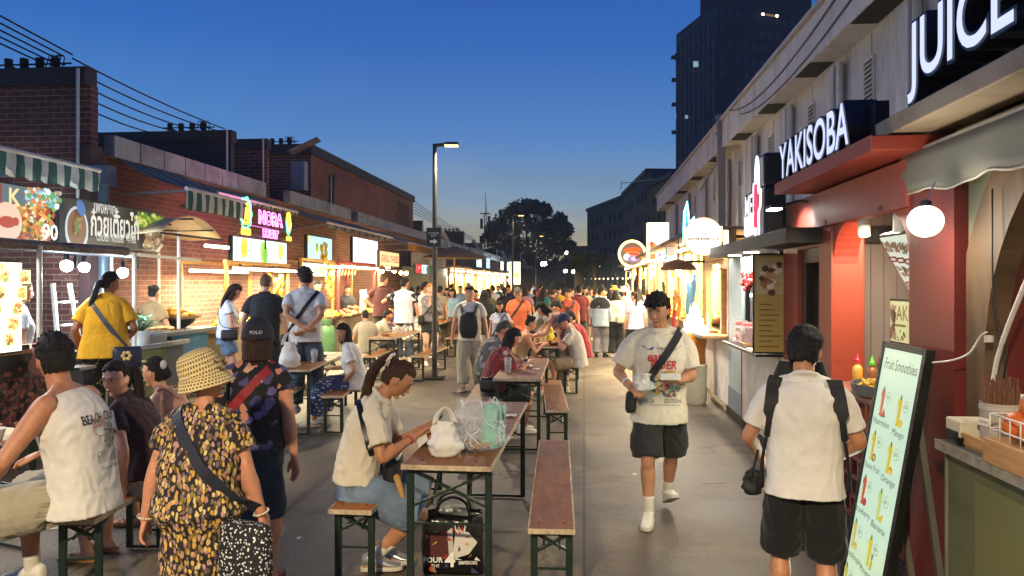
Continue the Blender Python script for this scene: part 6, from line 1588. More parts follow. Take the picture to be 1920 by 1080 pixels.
obj('counter_front',MB().b2((1.7,.9,.02),(2.4,3.68,.979)),GREEN2,t); obj('front_panel',MB().b2((1.688,.9,.1),(1.699,3.42,.9)),mat('panel_olive','#6b6c42',.55,var=.06,scale=1),t); obj('corner_trim',MB().b2((1.692,3.685,.02),(2.4,3.7,.975)),GREEN,t)
rl = MB().tube([(1.9,.4,2.5),(1.9,Yx(1703,1.9),2.5)],.03,12); obj('awning_roller',rl,mat('roller_white','#d0cabf',.3),t,40)
y1 = Yx(1700,1.9); v = MB(); rr = []
for i in range(70):
 y = .4 + (y1 - .4) * i / 69; zb = 2.265 + .011 * math.sin(y * 9) + .006 * math.sin(y * 21 + 1); rr.append([(1.87 + .01 * math.sin(y * 9 + k) * k * .4,y + (.05 * k / 4 if i > 66 else 0),2.5 + (zb - 2.5) * k / 4) for k in range(5)])
v.loft(rr,closed=False,cap=False); o = obj('awning_valance',v,CANV,t,180); o.modifiers.new('s','SOLIDIFY').thickness = .005
hm_ = MB().tube([(r_[-1][0] - .003,r_[-1][1],r_[-1][2]) for r_ in rr],.007,6); obj('valance_hem',hm_,mat('hem_pale','#b8b2a4',.8),t,180)
cl_ = thing('cone_lamp','white cone shaped lamp under the beige fascia','lamp',PX(1742,252,1.95),0); obj('shade',MB().lathe([(.012,-.14),(.035,-.12),(.085,.04),(.083,.05)],n=20),WHITEP,cl_,40); obj('arm',MB().tube([(.0,0,.05),(.08,-.12,.03)],.02,8),WHITEP,cl_)
# block letters with lit faces
def block_sign(label,txt,X,ya,yb,z0,h,depth,rim,size_w=None,side=-1,face=LETW,blk=None,nm='letter_sign',zs=None):
 """Lit lettering facing -X on the plane x = X between ya (far, where the text starts) and yb (near)."""
 t = thing(nm,label,'sign',(X,ya,z0)); W = ya - yb
 bk = bpy.data.curves.new('t','FONT')
 def mk(off,ext,m,nme,dx):
  c = bpy.data.curves.new('t','FONT'); c.body = txt; c.align_x = 'LEFT'; c.size = 1; c.offset = off; c.extrude = ext; c.resolution_u = 5
  me = baked(bpy.data.objects.new('t',c))
  return me
 ref = mk(.012,.0,None,'',0); xs = [p.co.x for p in ref.vertices]; ys = [p.co.y for p in ref.vertices]; x0,xx,yy0,yy1 = min(xs),max(xs),min(ys),max(ys); kx = W / (xx - x0); ky = h / (yy1 - yy0)
 for off,ext,m,nme,dx in ((.012,.0,face,'lit_face',.004),(.012 + rim,.5,blk or mat('navy_block','#101426',.4),'letter_block',0)):
  me = mk(off,ext,m,nme,dx);
  for p in me.vertices:
   q = p.co; p.co = V((-.001 - dx if nme == 'lit_face' else (0 if q.z > 0 else depth),-(q.x - x0) * kx,(q.y - yy0) * ky))
  me.materials.clear(); me.update(); link(nme,me,[m],t)
 return t
t = block_sign('large navy block letters reading juice with lit white faces above the beige fascia','JUICE',1.74,Yx(1703,1.74),Yx(1903,1.74),2.72,.42,.2,.035)
obj('backing',MB().b2((.2,-1.2,-.03),(.24,.02,.3)),mat('navy_block',0),t)
t = block_sign('navy block letters reading yakisoba with lit white faces on the red canopy','YAKISOBA',1.6,Yx(1462,1.6),Yx(1592,1.6),2.6,.28,.2,.035)
obj('backing',MB().b2((.12,-1.7,-.01),(.2,.02,.24)),mat('navy_block',0),t)
gl = thing('globe_lamp','glowing white globe lamp hanging from the grey awning','lamp',PX(1735,415,1.72)); obj('globe',MB().ell((0,0,0),(.084,.084,.08),24),emis('globe_white',(1,.95,.84),4),gl,180); obj('cap',MB().lathe([(.03,.075),(.03,.1),(.006,.11)],n=12),BLACKP,gl,40); obj('cord',MB().tube([(0,0,.1),(.05,0,.2)],.004,6),STEEL,gl)
lamp('POINT','globe_light',gl.location + V((-.16,-.02,-.1)),9,(1,.9,.72),.08)
lamp('AREA','juice_stall_light',(2.6,2.4,2.45),12,(1,.86,.6),1.6,.5)
# juice counter things
tr = thing('wooden_tray','pale wooden tray holding the straw canister on the juice counter','tray',(1.84,3.47,1.02)); b = MB(); b.b2((-.13,-.22,0),(.13,.22,.012))
for sx in (-1,1):
 b.b2((sx * .13 - .006,-.22,.012),(sx * .13 + .006,.22,.06)); b.b2((-.124,sx * .22 - .006,.012),(.124,sx * .22 + .006,.06))
obj('tray',b,WOOD_L,tr)
sc = thing('straw_canister','clear canister packed with brown straws','canister',(1.82,3.47,1.034)); obj('canister',MB().lathe([(.075,0),(.08,.2),(.077,.2),(.072,.006)],n=24),plasticmat('frosted_canister','#c8c0b0',0,.3,.55),sc,40); st = MB(); rn = random.Random(2)
for q in range(70):
 a = rn.uniform(0,6.3); r = .068 * math.sqrt(rn.random()); st.tube([(r * cos(a),r * sin(a),.008),(r * cos(a) * 1.08,r * sin(a) * 1.08,.29 + rn.uniform(-.03,.03))],.0042,5)
obj('straws',st,mat('straw_brown','#6f4a36',.6,var=.4,scale=60),sc); obj('rim_band',MB().lathe([(.081,.17),(.082,.185)],n=24),mat('hem_pale',0),sc,40)
A = Art(); A.rect(-.035,0,.035,.035,'#e8e0cc'); A.text('straw',0,.018,.022,'#3a3028'); A.build('label',attr_print(),sc,frame((-.0795,-.02,.1),(-1,-.25,0)))
wbx = thing('wooden_box','pale wooden box with an orange and a wire basket on the juice counter','box',(1.79,3.08,1.02)); obj('box',MB().b2((-.14,-.2,0),(.14,.2,.1)),WOOD_L,wbx,bev=.004)
wr = MB()
for z in (.14,.2):
 wr.tube([(-.12,-.18,z),(.12,-.18,z),(.12,.18,z),(-.12,.18,z),(-.12,-.18,z)],.004,6)
for q in range(6):
 for sx in (-1,1):
  wr.tube([(sx * .12,-.18 + q * .072,.1),(sx * .12,-.18 + q * .072,.2)],.003,5)
wk = thing('wire_basket','white wire basket of oranges on the wooden box','basket',(1.79,3.08,1.02)); obj('wires',wr,WHITEP,wk,180)
for i,(x,y,z) in enumerate(((-.05,.1,.165),(.04,.02,.165),(-.06,-.03,.165),(.03,-.1,.17),(-.01,.05,.25))):
 f = thing('orange',('orange nearest the straws in the wire basket','orange against the back wires of the basket','orange at the front wires of the basket','orange at the near end of the basket','orange resting on top of the others in the basket')[i],'orange',V((1.79 + x,3.08 + y,1.02 + z - .0)),0,'oranges in the wire basket'); f['label'] = f['label'].replace('nearest the straws','closest-set to the straws').replace('closest-set to','next to'); obj('fruit',MB().ell((0,0,0),(.062,.062,.06),14),mat('orange_peel','#c8641c',.45,bump=.2,bscale=150),f,180); obj('stem',MB().ell((0,0,.06),(.006,.006,.003),6),mat('stem_green',0),f)
for i in range(9):
 b = bottle('clear empty juice bottle on the back counter, %s row, %s from the pipe' % (('front','rear')[i % 2],('first','second','third','fourth','fifth')[i // 2]),(2.06 + .1 * (i % 2),3.72 - .1 * (i // 2),1.02),'#ffffff','#d8d4cc',.042,.19,'clear bottles on the juice counter',True,'plastic_bottle',False)
 if i % 3 == 0:
  obj('label_band',MB().lathe([(.043,.06),(.043,.11)],n=16),mat('red_label','#b8482f',.5),b,40)
bx = thing('white_box','small white box with a black socket at the end of the juice counter','box',(1.8,3.64,1.02)); obj('box',MB().b2((-.1,-.07,0),(.06,.07,.11)),mat('cream_plastic','#d0c8ac',.5),bx,bev=.008); obj('socket',MB().b2((-.108,-.055,.01),(-.1005,.055,.06)),BLACKP,bx,bev=.003)
cz = thing('dark_cup','small dark bowl in front of the cream box','bowl',(1.73,3.58,1.02)); obj('bowl',MB().lathe([(.035,0),(.05,.04),(.047,.04),(.03,.006)],n=16),BLACKP,cz,40)
pi_ = thing('white_pipe','white conduit pipe standing against the arch of the juice stall','pipe',(1.9,3.72,0)); obj('pipe',MB().tube([(0.0,0,1.03),(.01,-.05,1.4),(.06,-.2,1.78)],.011,10,sub=4),PIPEW,pi_,180); obj('clip',MB().lathe([(.02,1.48),(.02,1.51)],n=12),PIPEW,pi_,40)
cbx = MB().tube([(1.735,3.92,1.36),(1.79,3.84,1.38),(1.84,3.78,1.42),(1.87,3.74,1.5),(1.86,3.66,1.53)],.005,6,sub=4); tag(obj('cable',cbx,PIPEW,None,180),'thin white cable from the smoothie board to the conduit pipe','cable')
cb2 = MB().tube([(1.905,3.7,2.2),(1.9,3.68,1.7),(1.93,3.63,1.4),(1.9,3.69,1.2),(1.89,3.72,1.05)],.004,6,sub=4); tag(obj('cable',cb2,BLACKP,None,180),'thin black cable hanging loosely along the conduit pipe','cable')
# ---- fruit smoothies board
yb0,yb1 = 3.97,4.53; Wd = yb1 - yb0; ztop = 1.42; xb,xt = 1.5,1.74
t = thing('smoothie_board','tall leaning lit board of fruit smoothies with handwritten names','sign board',(0,0,0)); up_ = V((xt - xb,0,ztop - .03)); Lb = up_.length; up_.normalize(); nrm = V((0,-1,0)).cross(up_); nrm = -nrm if nrm.x > 0 else nrm
Mb = Matrix((V((0,-1,0)),up_,nrm)).transposed().to_4x4(); Mb.translation = V((xb,yb1,.03))
f = MB(); fw_ = .035
for (x0,y0,x1,y1) in ((0,0,fw_,Lb),(Wd - fw_,0,Wd,Lb),(fw_,0,Wd - fw_,fw_),(fw_,Lb - fw_,Wd - fw_,Lb)):
 f.box(((x0 + x1) / 2,(y0 + y1) / 2,-.012),(x1 - x0,y1 - y0,.05),0,0,Mb)
obj('frame',f,BLACKP,t,bev=.004); obj('back',MB().box((Wd / 2,Lb / 2,-.03),(Wd - .04,Lb - .04,.02),M=Mb),BLACKP,t)
obj('prop_leg',MB().bar(Mb @ V((.06,Lb * .75,-.03)),(1.86,yb1 - .1,.02),.03).bar(Mb @ V((Wd - .06,Lb * .75,-.03)),(1.86,yb0 + .08,.02),.03),mat('prop_grey','#5c5a50',.6),t)
A = Art(); A.step = .0004; w_,h_ = Wd - 2 * fw_,Lb - 2 * fw_
A.rect(0,0,w_,h_,'#c9e6cc'); A.rect(w_ * .02,0,w_ * .98,h_ * .2,'#cfe6c2')
INK = '#2c332e'; A.text('Fruit Smoothies',w_ * .5,h_ * .935,.088,INK,.004,.1,w=w_ * .84)
items = [('Watermelon','#c05a4a','#b83c34'),('Mango','#d0b820','#d8c030'),('Passion Fruit','#c8b428','#6a4a34'),('Orange','#d0c020','#d89020'),('Strawberry','#c05030','#b02c2c'),('Banana','#b8cc78','#d8c83a'),('Cantaloupe','#c8b860','#c8a860'),('Pineapple','#d0c424','#c8b020'),('Guava','#c0b84a','#b8b04a'),('Kiwi','#9ab84a','#7a9a3a')]
for i,(nme,c1,c2) in enumerate(items):
 col,row = i % 2,i // 2; cx = w_ * (.27 if col == 0 else .76); y0 = h_ * (.715 - row * .19 + (-.012 if col else 0))
 A.poly([(cx - .055,y0),(cx - .02,y0),(cx - .012,y0 + .12),(cx - .063,y0 + .12)],c1); A.ell(cx - .0375,y0 + .125,.027,.03,c1); A.poly([(cx - .05,y0 + .01),(cx - .044,y0 + .01),(cx - .05,y0 + .11),(cx - .057,y0 + .11)],'#e0e4b0'); A.ell(cx - .032,y0 + .155,.009,.016,'#4a7a34',rot=.5)
 if nme == 'Watermelon':
  A.poly([(cx - .02,y0),(cx + .035,y0 + .005),(cx + .012,y0 + .05)],c2); A.poly([(cx - .022,y0 - .006),(cx + .038,y0 - .001),(cx + .035,y0 + .005),(cx - .02,y0)],'#4a7a3a')
 elif nme == 'Banana':
  for q in range(3):
   A.ell(cx + .006 + q * .01,y0 + .02,.03,.009,'#d8c020',rot=.5 + q * .35)
 elif nme == 'Pineapple':
  A.ell(cx + .012,y0 + .02,.014,.032,c2,rot=-.2); A.poly([(cx + .008,y0 + .05),(cx + .022,y0 + .05),(cx + .028,y0 + .09),(cx + .016,y0 + .075),(cx + .002,y0 + .088)],'#4a7a34')
 else:
  A.ell(cx + .008,y0 + .022,.024,.022,c2); A.ell(cx + .002,y0 + .012,.018,.014,'#e8c86a' if nme in ('Orange','Cantaloupe') else c2)
  if nme == 'Passion Fruit':
   A.ell(cx + .008,y0 + .02,.016,.014,'#d8b058')
 A.ring(cx + .045,y0 + .115,.031,.0022,INK); A.text('60-',cx + .045,y0 + .115,.032,INK,.002); A.text(nme,cx + .002,y0 - .035,.052,INK,.001,.08,w=min(w_ * .46,.03 * len(nme)))
Mp = Mb @ Matrix.Translation((fw_,fw_,.004)); A.build('menu_print',attr_screen(.95),t,Mp)
lamp('AREA','smoothie_board_light',Mb @ V((Wd / 2,Lb / 2,.08)),6,(.85,1,.8),.5,1.2,direction=nrm)
# ---- yakisoba stall
XY = 1.88; t = thing('yakisoba_stall','red noodle stall with an arched opening, lattice counter and red canopy','stall')
yn,yf = Yx(1706,XY),Yx(1478,XY)
obj('pillar',MB().b2((XY,Yx(1789,XY),0),(XY + .12,yn,2.5)),MAROON,t); obj('pillar_trim',MB().b2((XY + .02,yn + .003,0),(XY + .14,yn + .06,2.3)),RED,t)
yj0,yj1 = Yx(1558,XY),Yx(1535,XY)
obj('jamb',MB().b2((XY,yj0,0),(XY + .25,yj1,2.2)),ORANGE,t,bev=.01)
for (yy,sgn) in ((yj0,-1),(yn + .06,1)):
 P_ = [(yy,2.2)] + [(yy + sgn * (.3 - .3 * cos(a)) ,2.2 - .3 + .3 * sin(a)) for a in np.linspace(0,pi / 2,9)]
 obj('arch_corner',MB().loft([[V((XY + .02,y,z)) for y,z in P_],[V((XY + .2,y,z)) for y,z in P_]]),RED,t)
obj('front_band',MB().b2((XY - .02,yn,2.2),(XY + .1,yj1 + .05,2.48)),RED,t,bev=.006)
for y in (yn + .35,yj1 - .25):
 obj('band_latch',MB().b2((XY - .026,y,2.215),(XY - .0205,y + .06,2.245)),mat('latch_dark','#4a2420',.5),t)
yc0,yc1 = 3.95,Yx(1453,1.6)
obj('canopy',MB().b2((1.6,yc0 + .4,2.5),(3.4,yc1,2.585)),RED,t,bev=.006); obj('canopy_edge',MB().b2((1.597,yc0 + .4,2.497),(1.6005,yc1,2.588)),mat('dusty_red','#a5564a',.7,var=.15,scale=6),t)
obj('side_wall',MB().b2((XY + .26,yj1 + .0,0),(3.4,yj1 + .08,2.49)),MAUVE,t)
obj('red_wall',MB().b2((XY + .01,Yx(1493,XY),0),(XY + .1,Yx(1467,XY),2.49)),RED,t); obj('over_door',MB().b2((XY + .012,yj1 + .005,2.05),(XY + .1,Yx(1493,XY),2.49)),RED,t)
dy0,dy1 = yj1 + .02,Yx(1494,XY)
d = MB(); d.b2((XY + .05,dy0,.1),(XY + .11,dy0 + .08,2.05)); d.b2((XY + .05,dy1 - .1,.1),(XY + .11,dy1,2.05)); d.b2((XY + .05,dy0 + .08,1.93),(XY + .11,dy1 - .1,2.05)); obj('door_frame',d,BLACKP,t); obj('door_back',MB().b2((2.7,dy0 - .4,.1),(2.75,dy1 + 1.2,2.4)),mat('pale_interior','#c4c8c4',.6),t)
obj('door_base',MB().b2((XY + .06,dy0 + .08,.1),(XY + .1,dy1 - .1,1.05)),MAROON,t)
obj('back_wall',MB().b2((2.95,yn - .2,0),(3.0,yj1,2.49)),MAUVE,t); pk = MB()
for i in range(12):
 x = XY + .3 + i * .1; pk.b2((x,yj1 - .006,1.0),(x + .005,yj1 - .001,2.49))
obj('board_joints',pk,mat('joint_mauve','#6a5452',.7),t); obj('end_wall',MB().b2((XY + .13,yn - .2,0),(2.95,yn - .15,2.49)),RED,t)
obj('inner_post',MB().b2((2.5,yj0 - .16,.95),(2.56,yj0 - .05,2.2)),BLACKP,t)
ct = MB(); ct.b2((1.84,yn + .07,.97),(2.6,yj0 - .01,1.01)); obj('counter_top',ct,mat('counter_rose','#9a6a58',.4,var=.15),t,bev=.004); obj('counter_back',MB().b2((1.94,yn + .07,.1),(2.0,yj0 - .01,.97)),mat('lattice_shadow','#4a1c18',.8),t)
lt = MB(); n = 9; Wc = yj0 - .01 - yn - .07
for i in range(n + 1):
 y = yn + .07 + Wc * i / n; lt.b2((1.87,y - .014,.12),(1.938,y + .014,.969))
for j in range(7):
 z = .13 + .825 * j / 6; lt.b2((1.873,yn + .07,z - .014),(1.936,yj0 - .012,z + .014))
obj('lattice',lt,mat('lattice_red','#8d4436',.55,var=.1),t); obj('skirting',MB().b2((1.87,yn,.0),(1.95,yj0,.11)),mat('skirting_dark','#2a1a18',.7),t)
lamp('AREA','yakisoba_counter_light',(2.08,(yn + yj0) / 2,2.17),20,(1,.84,.62),.9,.2); lamp('POINT','door_light',(2.4,(dy0 + dy1) / 2,2.2),10,(.9,.95,1),.1)
lamp('AREA','jamb_wash',(2.12,yj0 - .35,2.1),2.5,(1,.7,.45),.2,.2,direction=(-.3,1,-.7))
for i,(u,v) in enumerate(((1620,428),(1688,418))):
 p = PX(u,v,1.98); s_ = thing('spot_lamp',('white cylinder spotlight in the middle of the red arch','white cylinder spotlight behind the glowing globe')[i],'lamp',p,0,'spotlights of the red stall'); obj('cylinder',MB().lathe([(.038,-.06),(.042,-.058),(.042,.055),(.01,.06)],n=20),WHITEP,s_,40); obj('mount',MB().tube([(0,0,.05),(0,.02,.1),(.03,.12,.11)],.016,8,sub=2),WHITEP,s_,180)
 obj('lens',MB().lathe([(.001,-.062),(.03,-.061)],n=16),emis('spot_face',(1,.85,.6),6),s_)
# menu board tilted outward inside the opening
t = thing('menu_board','white lit noodle menu board tilted outward inside the red arch','menu'); y0 = yn - .02; y1 = PX(1650,448,1.97).y; Wm = y1 - y0; top = V((1.97,y1,2.06)); bot = V((2.17,y1,1.69)); u_ = (top - bot); Hm = u_.length; u_.normalize(); nn = V((0,-1,0)).cross(u_); nn = -nn if nn.x > 0 else nn
Mm = Matrix((V((0,-1,0)),u_,nn)).transposed().to_4x4(); Mm.translation = bot; obj('housing',MB().box((Wm / 2,Hm / 2,-.025),(Wm + .03,Hm + .03,.04),M=Mm),BLACKP,t,bev=.004); A = Art(); A.rect(0,0,Wm,Hm,'#dce6d2')
for i in range(5):
 for j in range(2):
  x,y = .1 + i * .17,Hm * (.2 + j * .46); rn = random.Random(i + j * 7); A.blobs(x - .055,y + .03,x + .06,y + .13,['#6a5040','#8a6a50','#4a5a34','#a08a70','#7a4a34'],22,.01,.022,i * 3 + j); A.ring(x - .05,y + .11,.02,.008,'#5a2a2a'); A.rect(x - .06,y - .03,x + .055,y + .012,'#6d1f24'); A.rect(x - .04,y - .018,x + .03,y + .0,'#d8c8c0')
A.build('menu_print',attr_screen(.9),t,Mm @ Matrix.Translation((0,0,.003)))
t = thing('menu_card','small lit noodle card with brown lettering behind the smoothie board','menu',(0,0,0)); p = PX(1690,641,2.02); A = Art(); A.rect(0,0,.3,.26,'#e4e0a0'); A.text('YAKI',.16,.18,.13,'#7a5a20',.012); A.blobs(.0,0,.1,.26,['#a8846a','#7a4a30','#5a3a28'],20,.02,.04,3); A.rect(.1,.1,.26,.115,'#7a5a20'); food(A,.02,.0,.28,.09,14,3,('#7a8a4a','#a84a34','#5a3a28'),.02)
M_ = frame((2.0,p.y + .12,p.z),(-1,0,0)); obj('card',MB().box((.15,.13,-.012),(.33,.29,.02),M=M_),BLACKP,t,bev=.003); A.build('card_print',attr_screen(.8),t,M_); obj('stand',MB().b2((2.01,p.y - .12,1.0),(2.03,p.y + .05,p.z)),BLACKP,t)
pn = thing('noodle_pan','round steel pan heaped with yellow noodles on the red counter','pan',(2.03,5.08,1.012)); obj('pan',MB().lathe([(.23,0),(.27,.02),(.28,.09),(.27,.09),(.25,.03)],n=32),STEEL,pn,40); nd_ = MB(); rn = random.Random(3)
for q in range(60):
 a,r = rn.uniform(0,6.3),.22 * math.sqrt(rn.random()); x,y,z = r * cos(a),r * sin(a),.06 + rn.random() * .035; nd_.tube([(x + rn.uniform(-.06,.06),y + rn.uniform(-.06,.06),z + rn.uniform(-.02,.02)) for _ in range(4)],.012,6,sub=3)
obj('noodles',nd_,mat('noodle_yellow','#d0a838',.5,var=.25,scale=30),pn,180)
bottle('squeeze bottle of pale sauce with a pink cap',(1.97,5.62,1.012),'#d8a84a','#d02a4a',.036,.17,'squeeze bottles on the red counter',nm='squeeze_bottle'); bottle('squeeze bottle of brown sauce with a green cap',(2.08,5.64,1.012),'#8a5a34','#5ac82a',.036,.15,'squeeze bottles on the red counter',nm='squeeze_bottle'); bottle('short brown sauce bottle behind the green capped one',(2.15,5.7,1.012),'#5a3020','#7a2a20',.03,.14,'squeeze bottles on the red counter',nm='squeeze_bottle')
bk = thing('wicker_basket','small tan wicker basket with a looped handle on the red counter','basket',(2.1,Yx(1548,2.05),1.012)); obj('basket',MB().lathe([(.08,0),(.1,.12),(.095,.12),(.075,.01)],n=18),mat('wicker','#a8843e',.8,var=.4,scale=70,bump=.6,bscale=140),bk,40); obj('handle',MB().tube([(-.09,0,.1),(-.05,0,.28),(0,0,.33),(.05,0,.28),(.09,0,.1)],.01,8,sub=3),mat('wicker',0),bk,180)
tray('flat tray of sauce packets behind the noodles',(2.16,Yx(1590,2.16) + .25,1.012),.2,.3,.03,['#c0502c','#a88a6a'],24,.04,.04,71,group='trays on the red counter'); pp_ = thing('paper_sheet','crumpled white paper on the red counter by the wicker basket','paper',(1.98,Yx(1562,1.98),1.013)); obj('sheet',MB().loft([[V((.12 * (i / 5 - .5) * 2,.1 * (j / 5 - .5) * 2,.02 * abs(math.sin(i * 1.9 + j * 1.3)))) for i in range(6)] for j in range(6)],closed=False,cap=False),mat('white_card',0),pp_,180)
# ---- meat stall: black canopy, shelf
XM = 1.88; t = thing('snack_kiosk','kiosk with a black flat canopy, black shelf and white slatted base','stall'); y0,y1 = Yx(1466,XM),Yx(1392,XM)
obj('canopy',MB().b2((1.6,Yx(1474,1.6),2.075),(3.3,Yx(1390,1.6),2.2)),mat('canopy_black','#191919',.6),t,bev=.005); obj('canopy',MB().b2((1.605,Yx(1390,1.6) + .004,2.078),(3.3,Yx(1330,1.6),2.2)),mat('canopy_slat','#5b564c',.7,var=.2,scale=30,stretch=(1,3,.1)),t)
obj('shelf',MB().b2((1.64,Yx(1417,1.64),1.045),(2.0,Yx(1355,1.64),1.075)),mat('shelf_black','#17181a',.3),t,bev=.004)
obj('base',MB().b2((XM,y0,.14),(XM + .1,y1,1.044)),WHITEP,t); sl = MB()
for i in range(int((y1 - y0) / .07)):
 sl.b2((XM - .008,y0 + i * .07,.16),(XM - .0005,y0 + i * .07 + .055,1.04))
obj('base_slats',sl,mat('slat_pale','#c9c2b8',.6),t); obj('red_edge',MB().b2((XM - .01,y1 + .001,.14),(XM + .1,y1 + .035,1.044)),mat('edge_red','#a82a34',.5),t); obj('plinth',MB().b2((XM + .03,y0,0),(XM + .1,y1 + 1.2,.14)),BLACKP,t)
obj('pale_blue_wall',MB().b2((XM + .002,y1 + .04,.15),(XM + .1,Yx(1366,XM),2.07)),mat('pale_blue','#a8b8b8',.6,dirt=lin('#98a4a2')),t); obj('grey_foot',MB().b2((XM - .006,y1 + .04,.15),(XM + .001,Yx(1366,XM),.42)),mat('foot_grey','#77808a',.6),t)
wf = MB(); wy0,wy1 = Yx(1455,XM),y1
for y in (wy0,wy0 + .42,wy0 + .9,wy1 - .05):
 wf.b2((XM + .03,y,1.08),(XM + .08,y + .06,2.07))
wf.b2((XM + .03,wy0,1.076),(XM + .085,wy1,1.12)); obj('window_frame',wf,BLACKP,t); obj('interior',MB().b2((2.8,wy0 - .3,1.0),(2.85,wy1 + .5,2.07)),mat('dim_interior','#4a5052',.7,var=.5,scale=4),t); obj('window_glass',MB().b2((XM + .05,wy0 + .062,1.121),(XM + .056,wy0 + .418,2.06)),plasticmat('pale_glass','#b8d0d0',0,.08,.35),t)
obj('stall_end',MB().b2((XM + .1,y0 + .005,1.05),(3.2,y0 + .06,2.07)),mat('pinkish_boards','#a88a84',.6,var=.1),t); obj('sign_backing',MB().b2((1.95,Yx(1478,1.9),2.2),(2.0,Yx(1425,1.9),2.5)),RED,t)
dl = MB()
for (u) in (1378,1408):
 p = PX(u,480,1.72); dl.lathe([(.001,2.068),(.07,2.0685),(.075,2.074)],(p.x,p.y,0),20)
obj('downlights',dl,emis('downlight',(1,.95,.85),14),t); lamp('AREA','canopy_light',(1.72,Yx(1395,1.72),2.04),40,(1,.92,.78),.15,1.4)
t = thing('menu_board','tall yellow menu board facing the walkway at the end of the black shelf','menu'); ym = Yx(1447,1.78); A = Art(); A.rect(0,0,.3,.92,'#b8a050'); A.rect(.02,.55,.28,.9,'#c8b888'); food(A,.03,.52,.27,.88,26,12,('#8a5a2c','#c8a868','#e8e0c8','#a87a40','#5a3a1c'),.05)
for q in range(9):
 A.rect(.04,.05 + q * .05,.04 + .2 * random.Random(q).uniform(.5,1),.058 + q * .05,'#7a6228')
M_ = frame((1.62,ym,1.1),(0,-1,0)); obj('board',MB().box((.15,.46,-.014),(.33,.96,.024),M=M_),BLACKP,t,bev=.004); A.build('menu_print',attr_print(),t,M_)
t = thing('red_garland','red and white garland hanging in the kiosk window','decoration',PX(1408,505,1.8)); rn = random.Random(6); m = MB(); m2 = MB()
for q in range(70):
 y = rn.uniform(-.35,.35); m.ell((rn.uniform(-.03,.03),y,rn.uniform(-.12,.02) - .1 * abs(math.sin(y * 9))),(.025,.025,.03),6)
for q in range(5):
 m2.tube([(0,-.36 + q * .18,.18),(.01,-.36 + q * .18,-.12)],[.03,.035],8)
obj('beads',m,mat('garland_red','#c03030',.5,var=.3,scale=40),t,180); obj('tassels',m2,mat('white_card',0),t,180)
for i in range(2):
 t = thing('flyer_stand',('leaning flyer stand at the far end of the black shelf','second flyer stand with pink leaflets on the black shelf')[i],'flyers',(1.74,Yx(1378 + 14 * i,1.74),1.075),.3); A = Art(); A.rect(0,0,.16,.26,'#a88a80'); food(A,.01,.01,.15,.2,16,i + 3,('#8a4a44','#c8a8a0','#6a5a54','#d8c8c0'),.035); A.rect(.02,.21,.14,.24,'#b84a4a'); M_ = frame((0,.08,0),(-.85,-.5,.35)); obj('stand',MB().box((.08,.13,-.01),(.17,.27,.012),M=M_),BLACKP,t); A.build('leaflet_print',attr_print(),t,M_)
mb_ = thing('menu_sheet','white paper menu lying on the black shelf','paper',(1.8,Yx(1425,1.78),1.078)); A = Art(); A.rect(-.12,-.2,.12,.2,'#d8d4ca'); food(A,-.1,-.18,.1,.18,14,4,('#8a7a6a','#b8a890','#6a5a50'),.03); A.build('sheet_print',attr_print(),mb_)
bxk = thing('leaflet_box','small clear leaflet box on a wooden foot on the black shelf','box',(1.82,Yx(1404,1.8),1.075)); obj('box',MB().b2((-.08,-.1,.03),(.08,.1,.2)),plasticmat('clear_pinkish','#a88a8a',0,.2,.6),bxk); obj('foot',MB().b2((-.1,-.14,0),(.1,.14,.028)),WOOD_L,bxk)
# meet me sign, cactus arm
t = block_sign('white lit sign reading meet me with a red cactus beside it','MEET',1.66,Yx(1398,1.66),Yx(1425,1.66),2.42,.22,.18,.07,face=emis('letter_cool',(.9,.95,1),.9),blk=mat('sign_black','#0c0d10',.4))
c = bpy.data.curves.new('t','FONT')
s2 = neon_text('ME',.2,.02,emis('letter_cool',0)); o = link('lettering',s2,[emis('letter_cool',0)],t); o.matrix_local = frame((-.015,-.22,-.1),(-1,0,0))
cy = MB().tube([(-.02,-.66,-.2),(-.02,-.66,.42)],.075,10,ball=True); obj('cactus_outline',MB().tube([(-.02,-.53,-.22),(-.02,-.53,.1),(-.02,-.47,.14),(-.02,-.47,.3),(-.02,-.53,.26),(-.02,-.54,.42),(-.02,-.6,.54),(-.02,-.66,.42),(-.02,-.67,.2),(-.02,-.73,.22),(-.02,-.73,.06),(-.02,-.67,.0),(-.02,-.67,-.22),(-.02,-.6,-.28),(-.02,-.53,-.22)],.011,8,sub=3),emis('letter_cool',0),t,180)
obj('cactus',MB().tube([(-.03,-.6,-.12),(-.03,-.6,.26)],.018,8,ball=True).tube([(-.03,-.6,.05),(-.03,-.56,.1),(-.03,-.56,.2)],.012,8).tube([(-.03,-.6,.0),(-.03,-.64,.06),(-.03,-.64,.16)],.012,8),emis('cactus_red',(.85,.06,.12),.8),t,180)
obj('letter_block',MB().b2((.0,-.8,-.3),(.2,.04,.24)).b2((.0,-.8,.24),(.2,-.5,.55)),mat('sign_black',0),t,bev=.03)
fl = thing('flood_lamp','small white floodlight on an arm beside the white lit sign','lamp',PX(1447,393,1.62)); obj('housing',MB().box((.03,0,.02),(.12,.2,.03)),BLACKP,fl,bev=.005); obj('lens',MB().box((.02,0,-.0),(.09,.17,.012)),emis('flood_lens',(.9,1,.95),14),fl); obj('arm',MB().tube([(.05,0,.03),(.2,-.1,.06),(.5,-.15,.03)],.012,6),BLACKP,fl)
lamp('SPOT','flood_lamp_light',fl.location + V((0,0,-.03)),20,(.9,1,.95),.05,direction=(.6,-.1,-.6),spot=120)
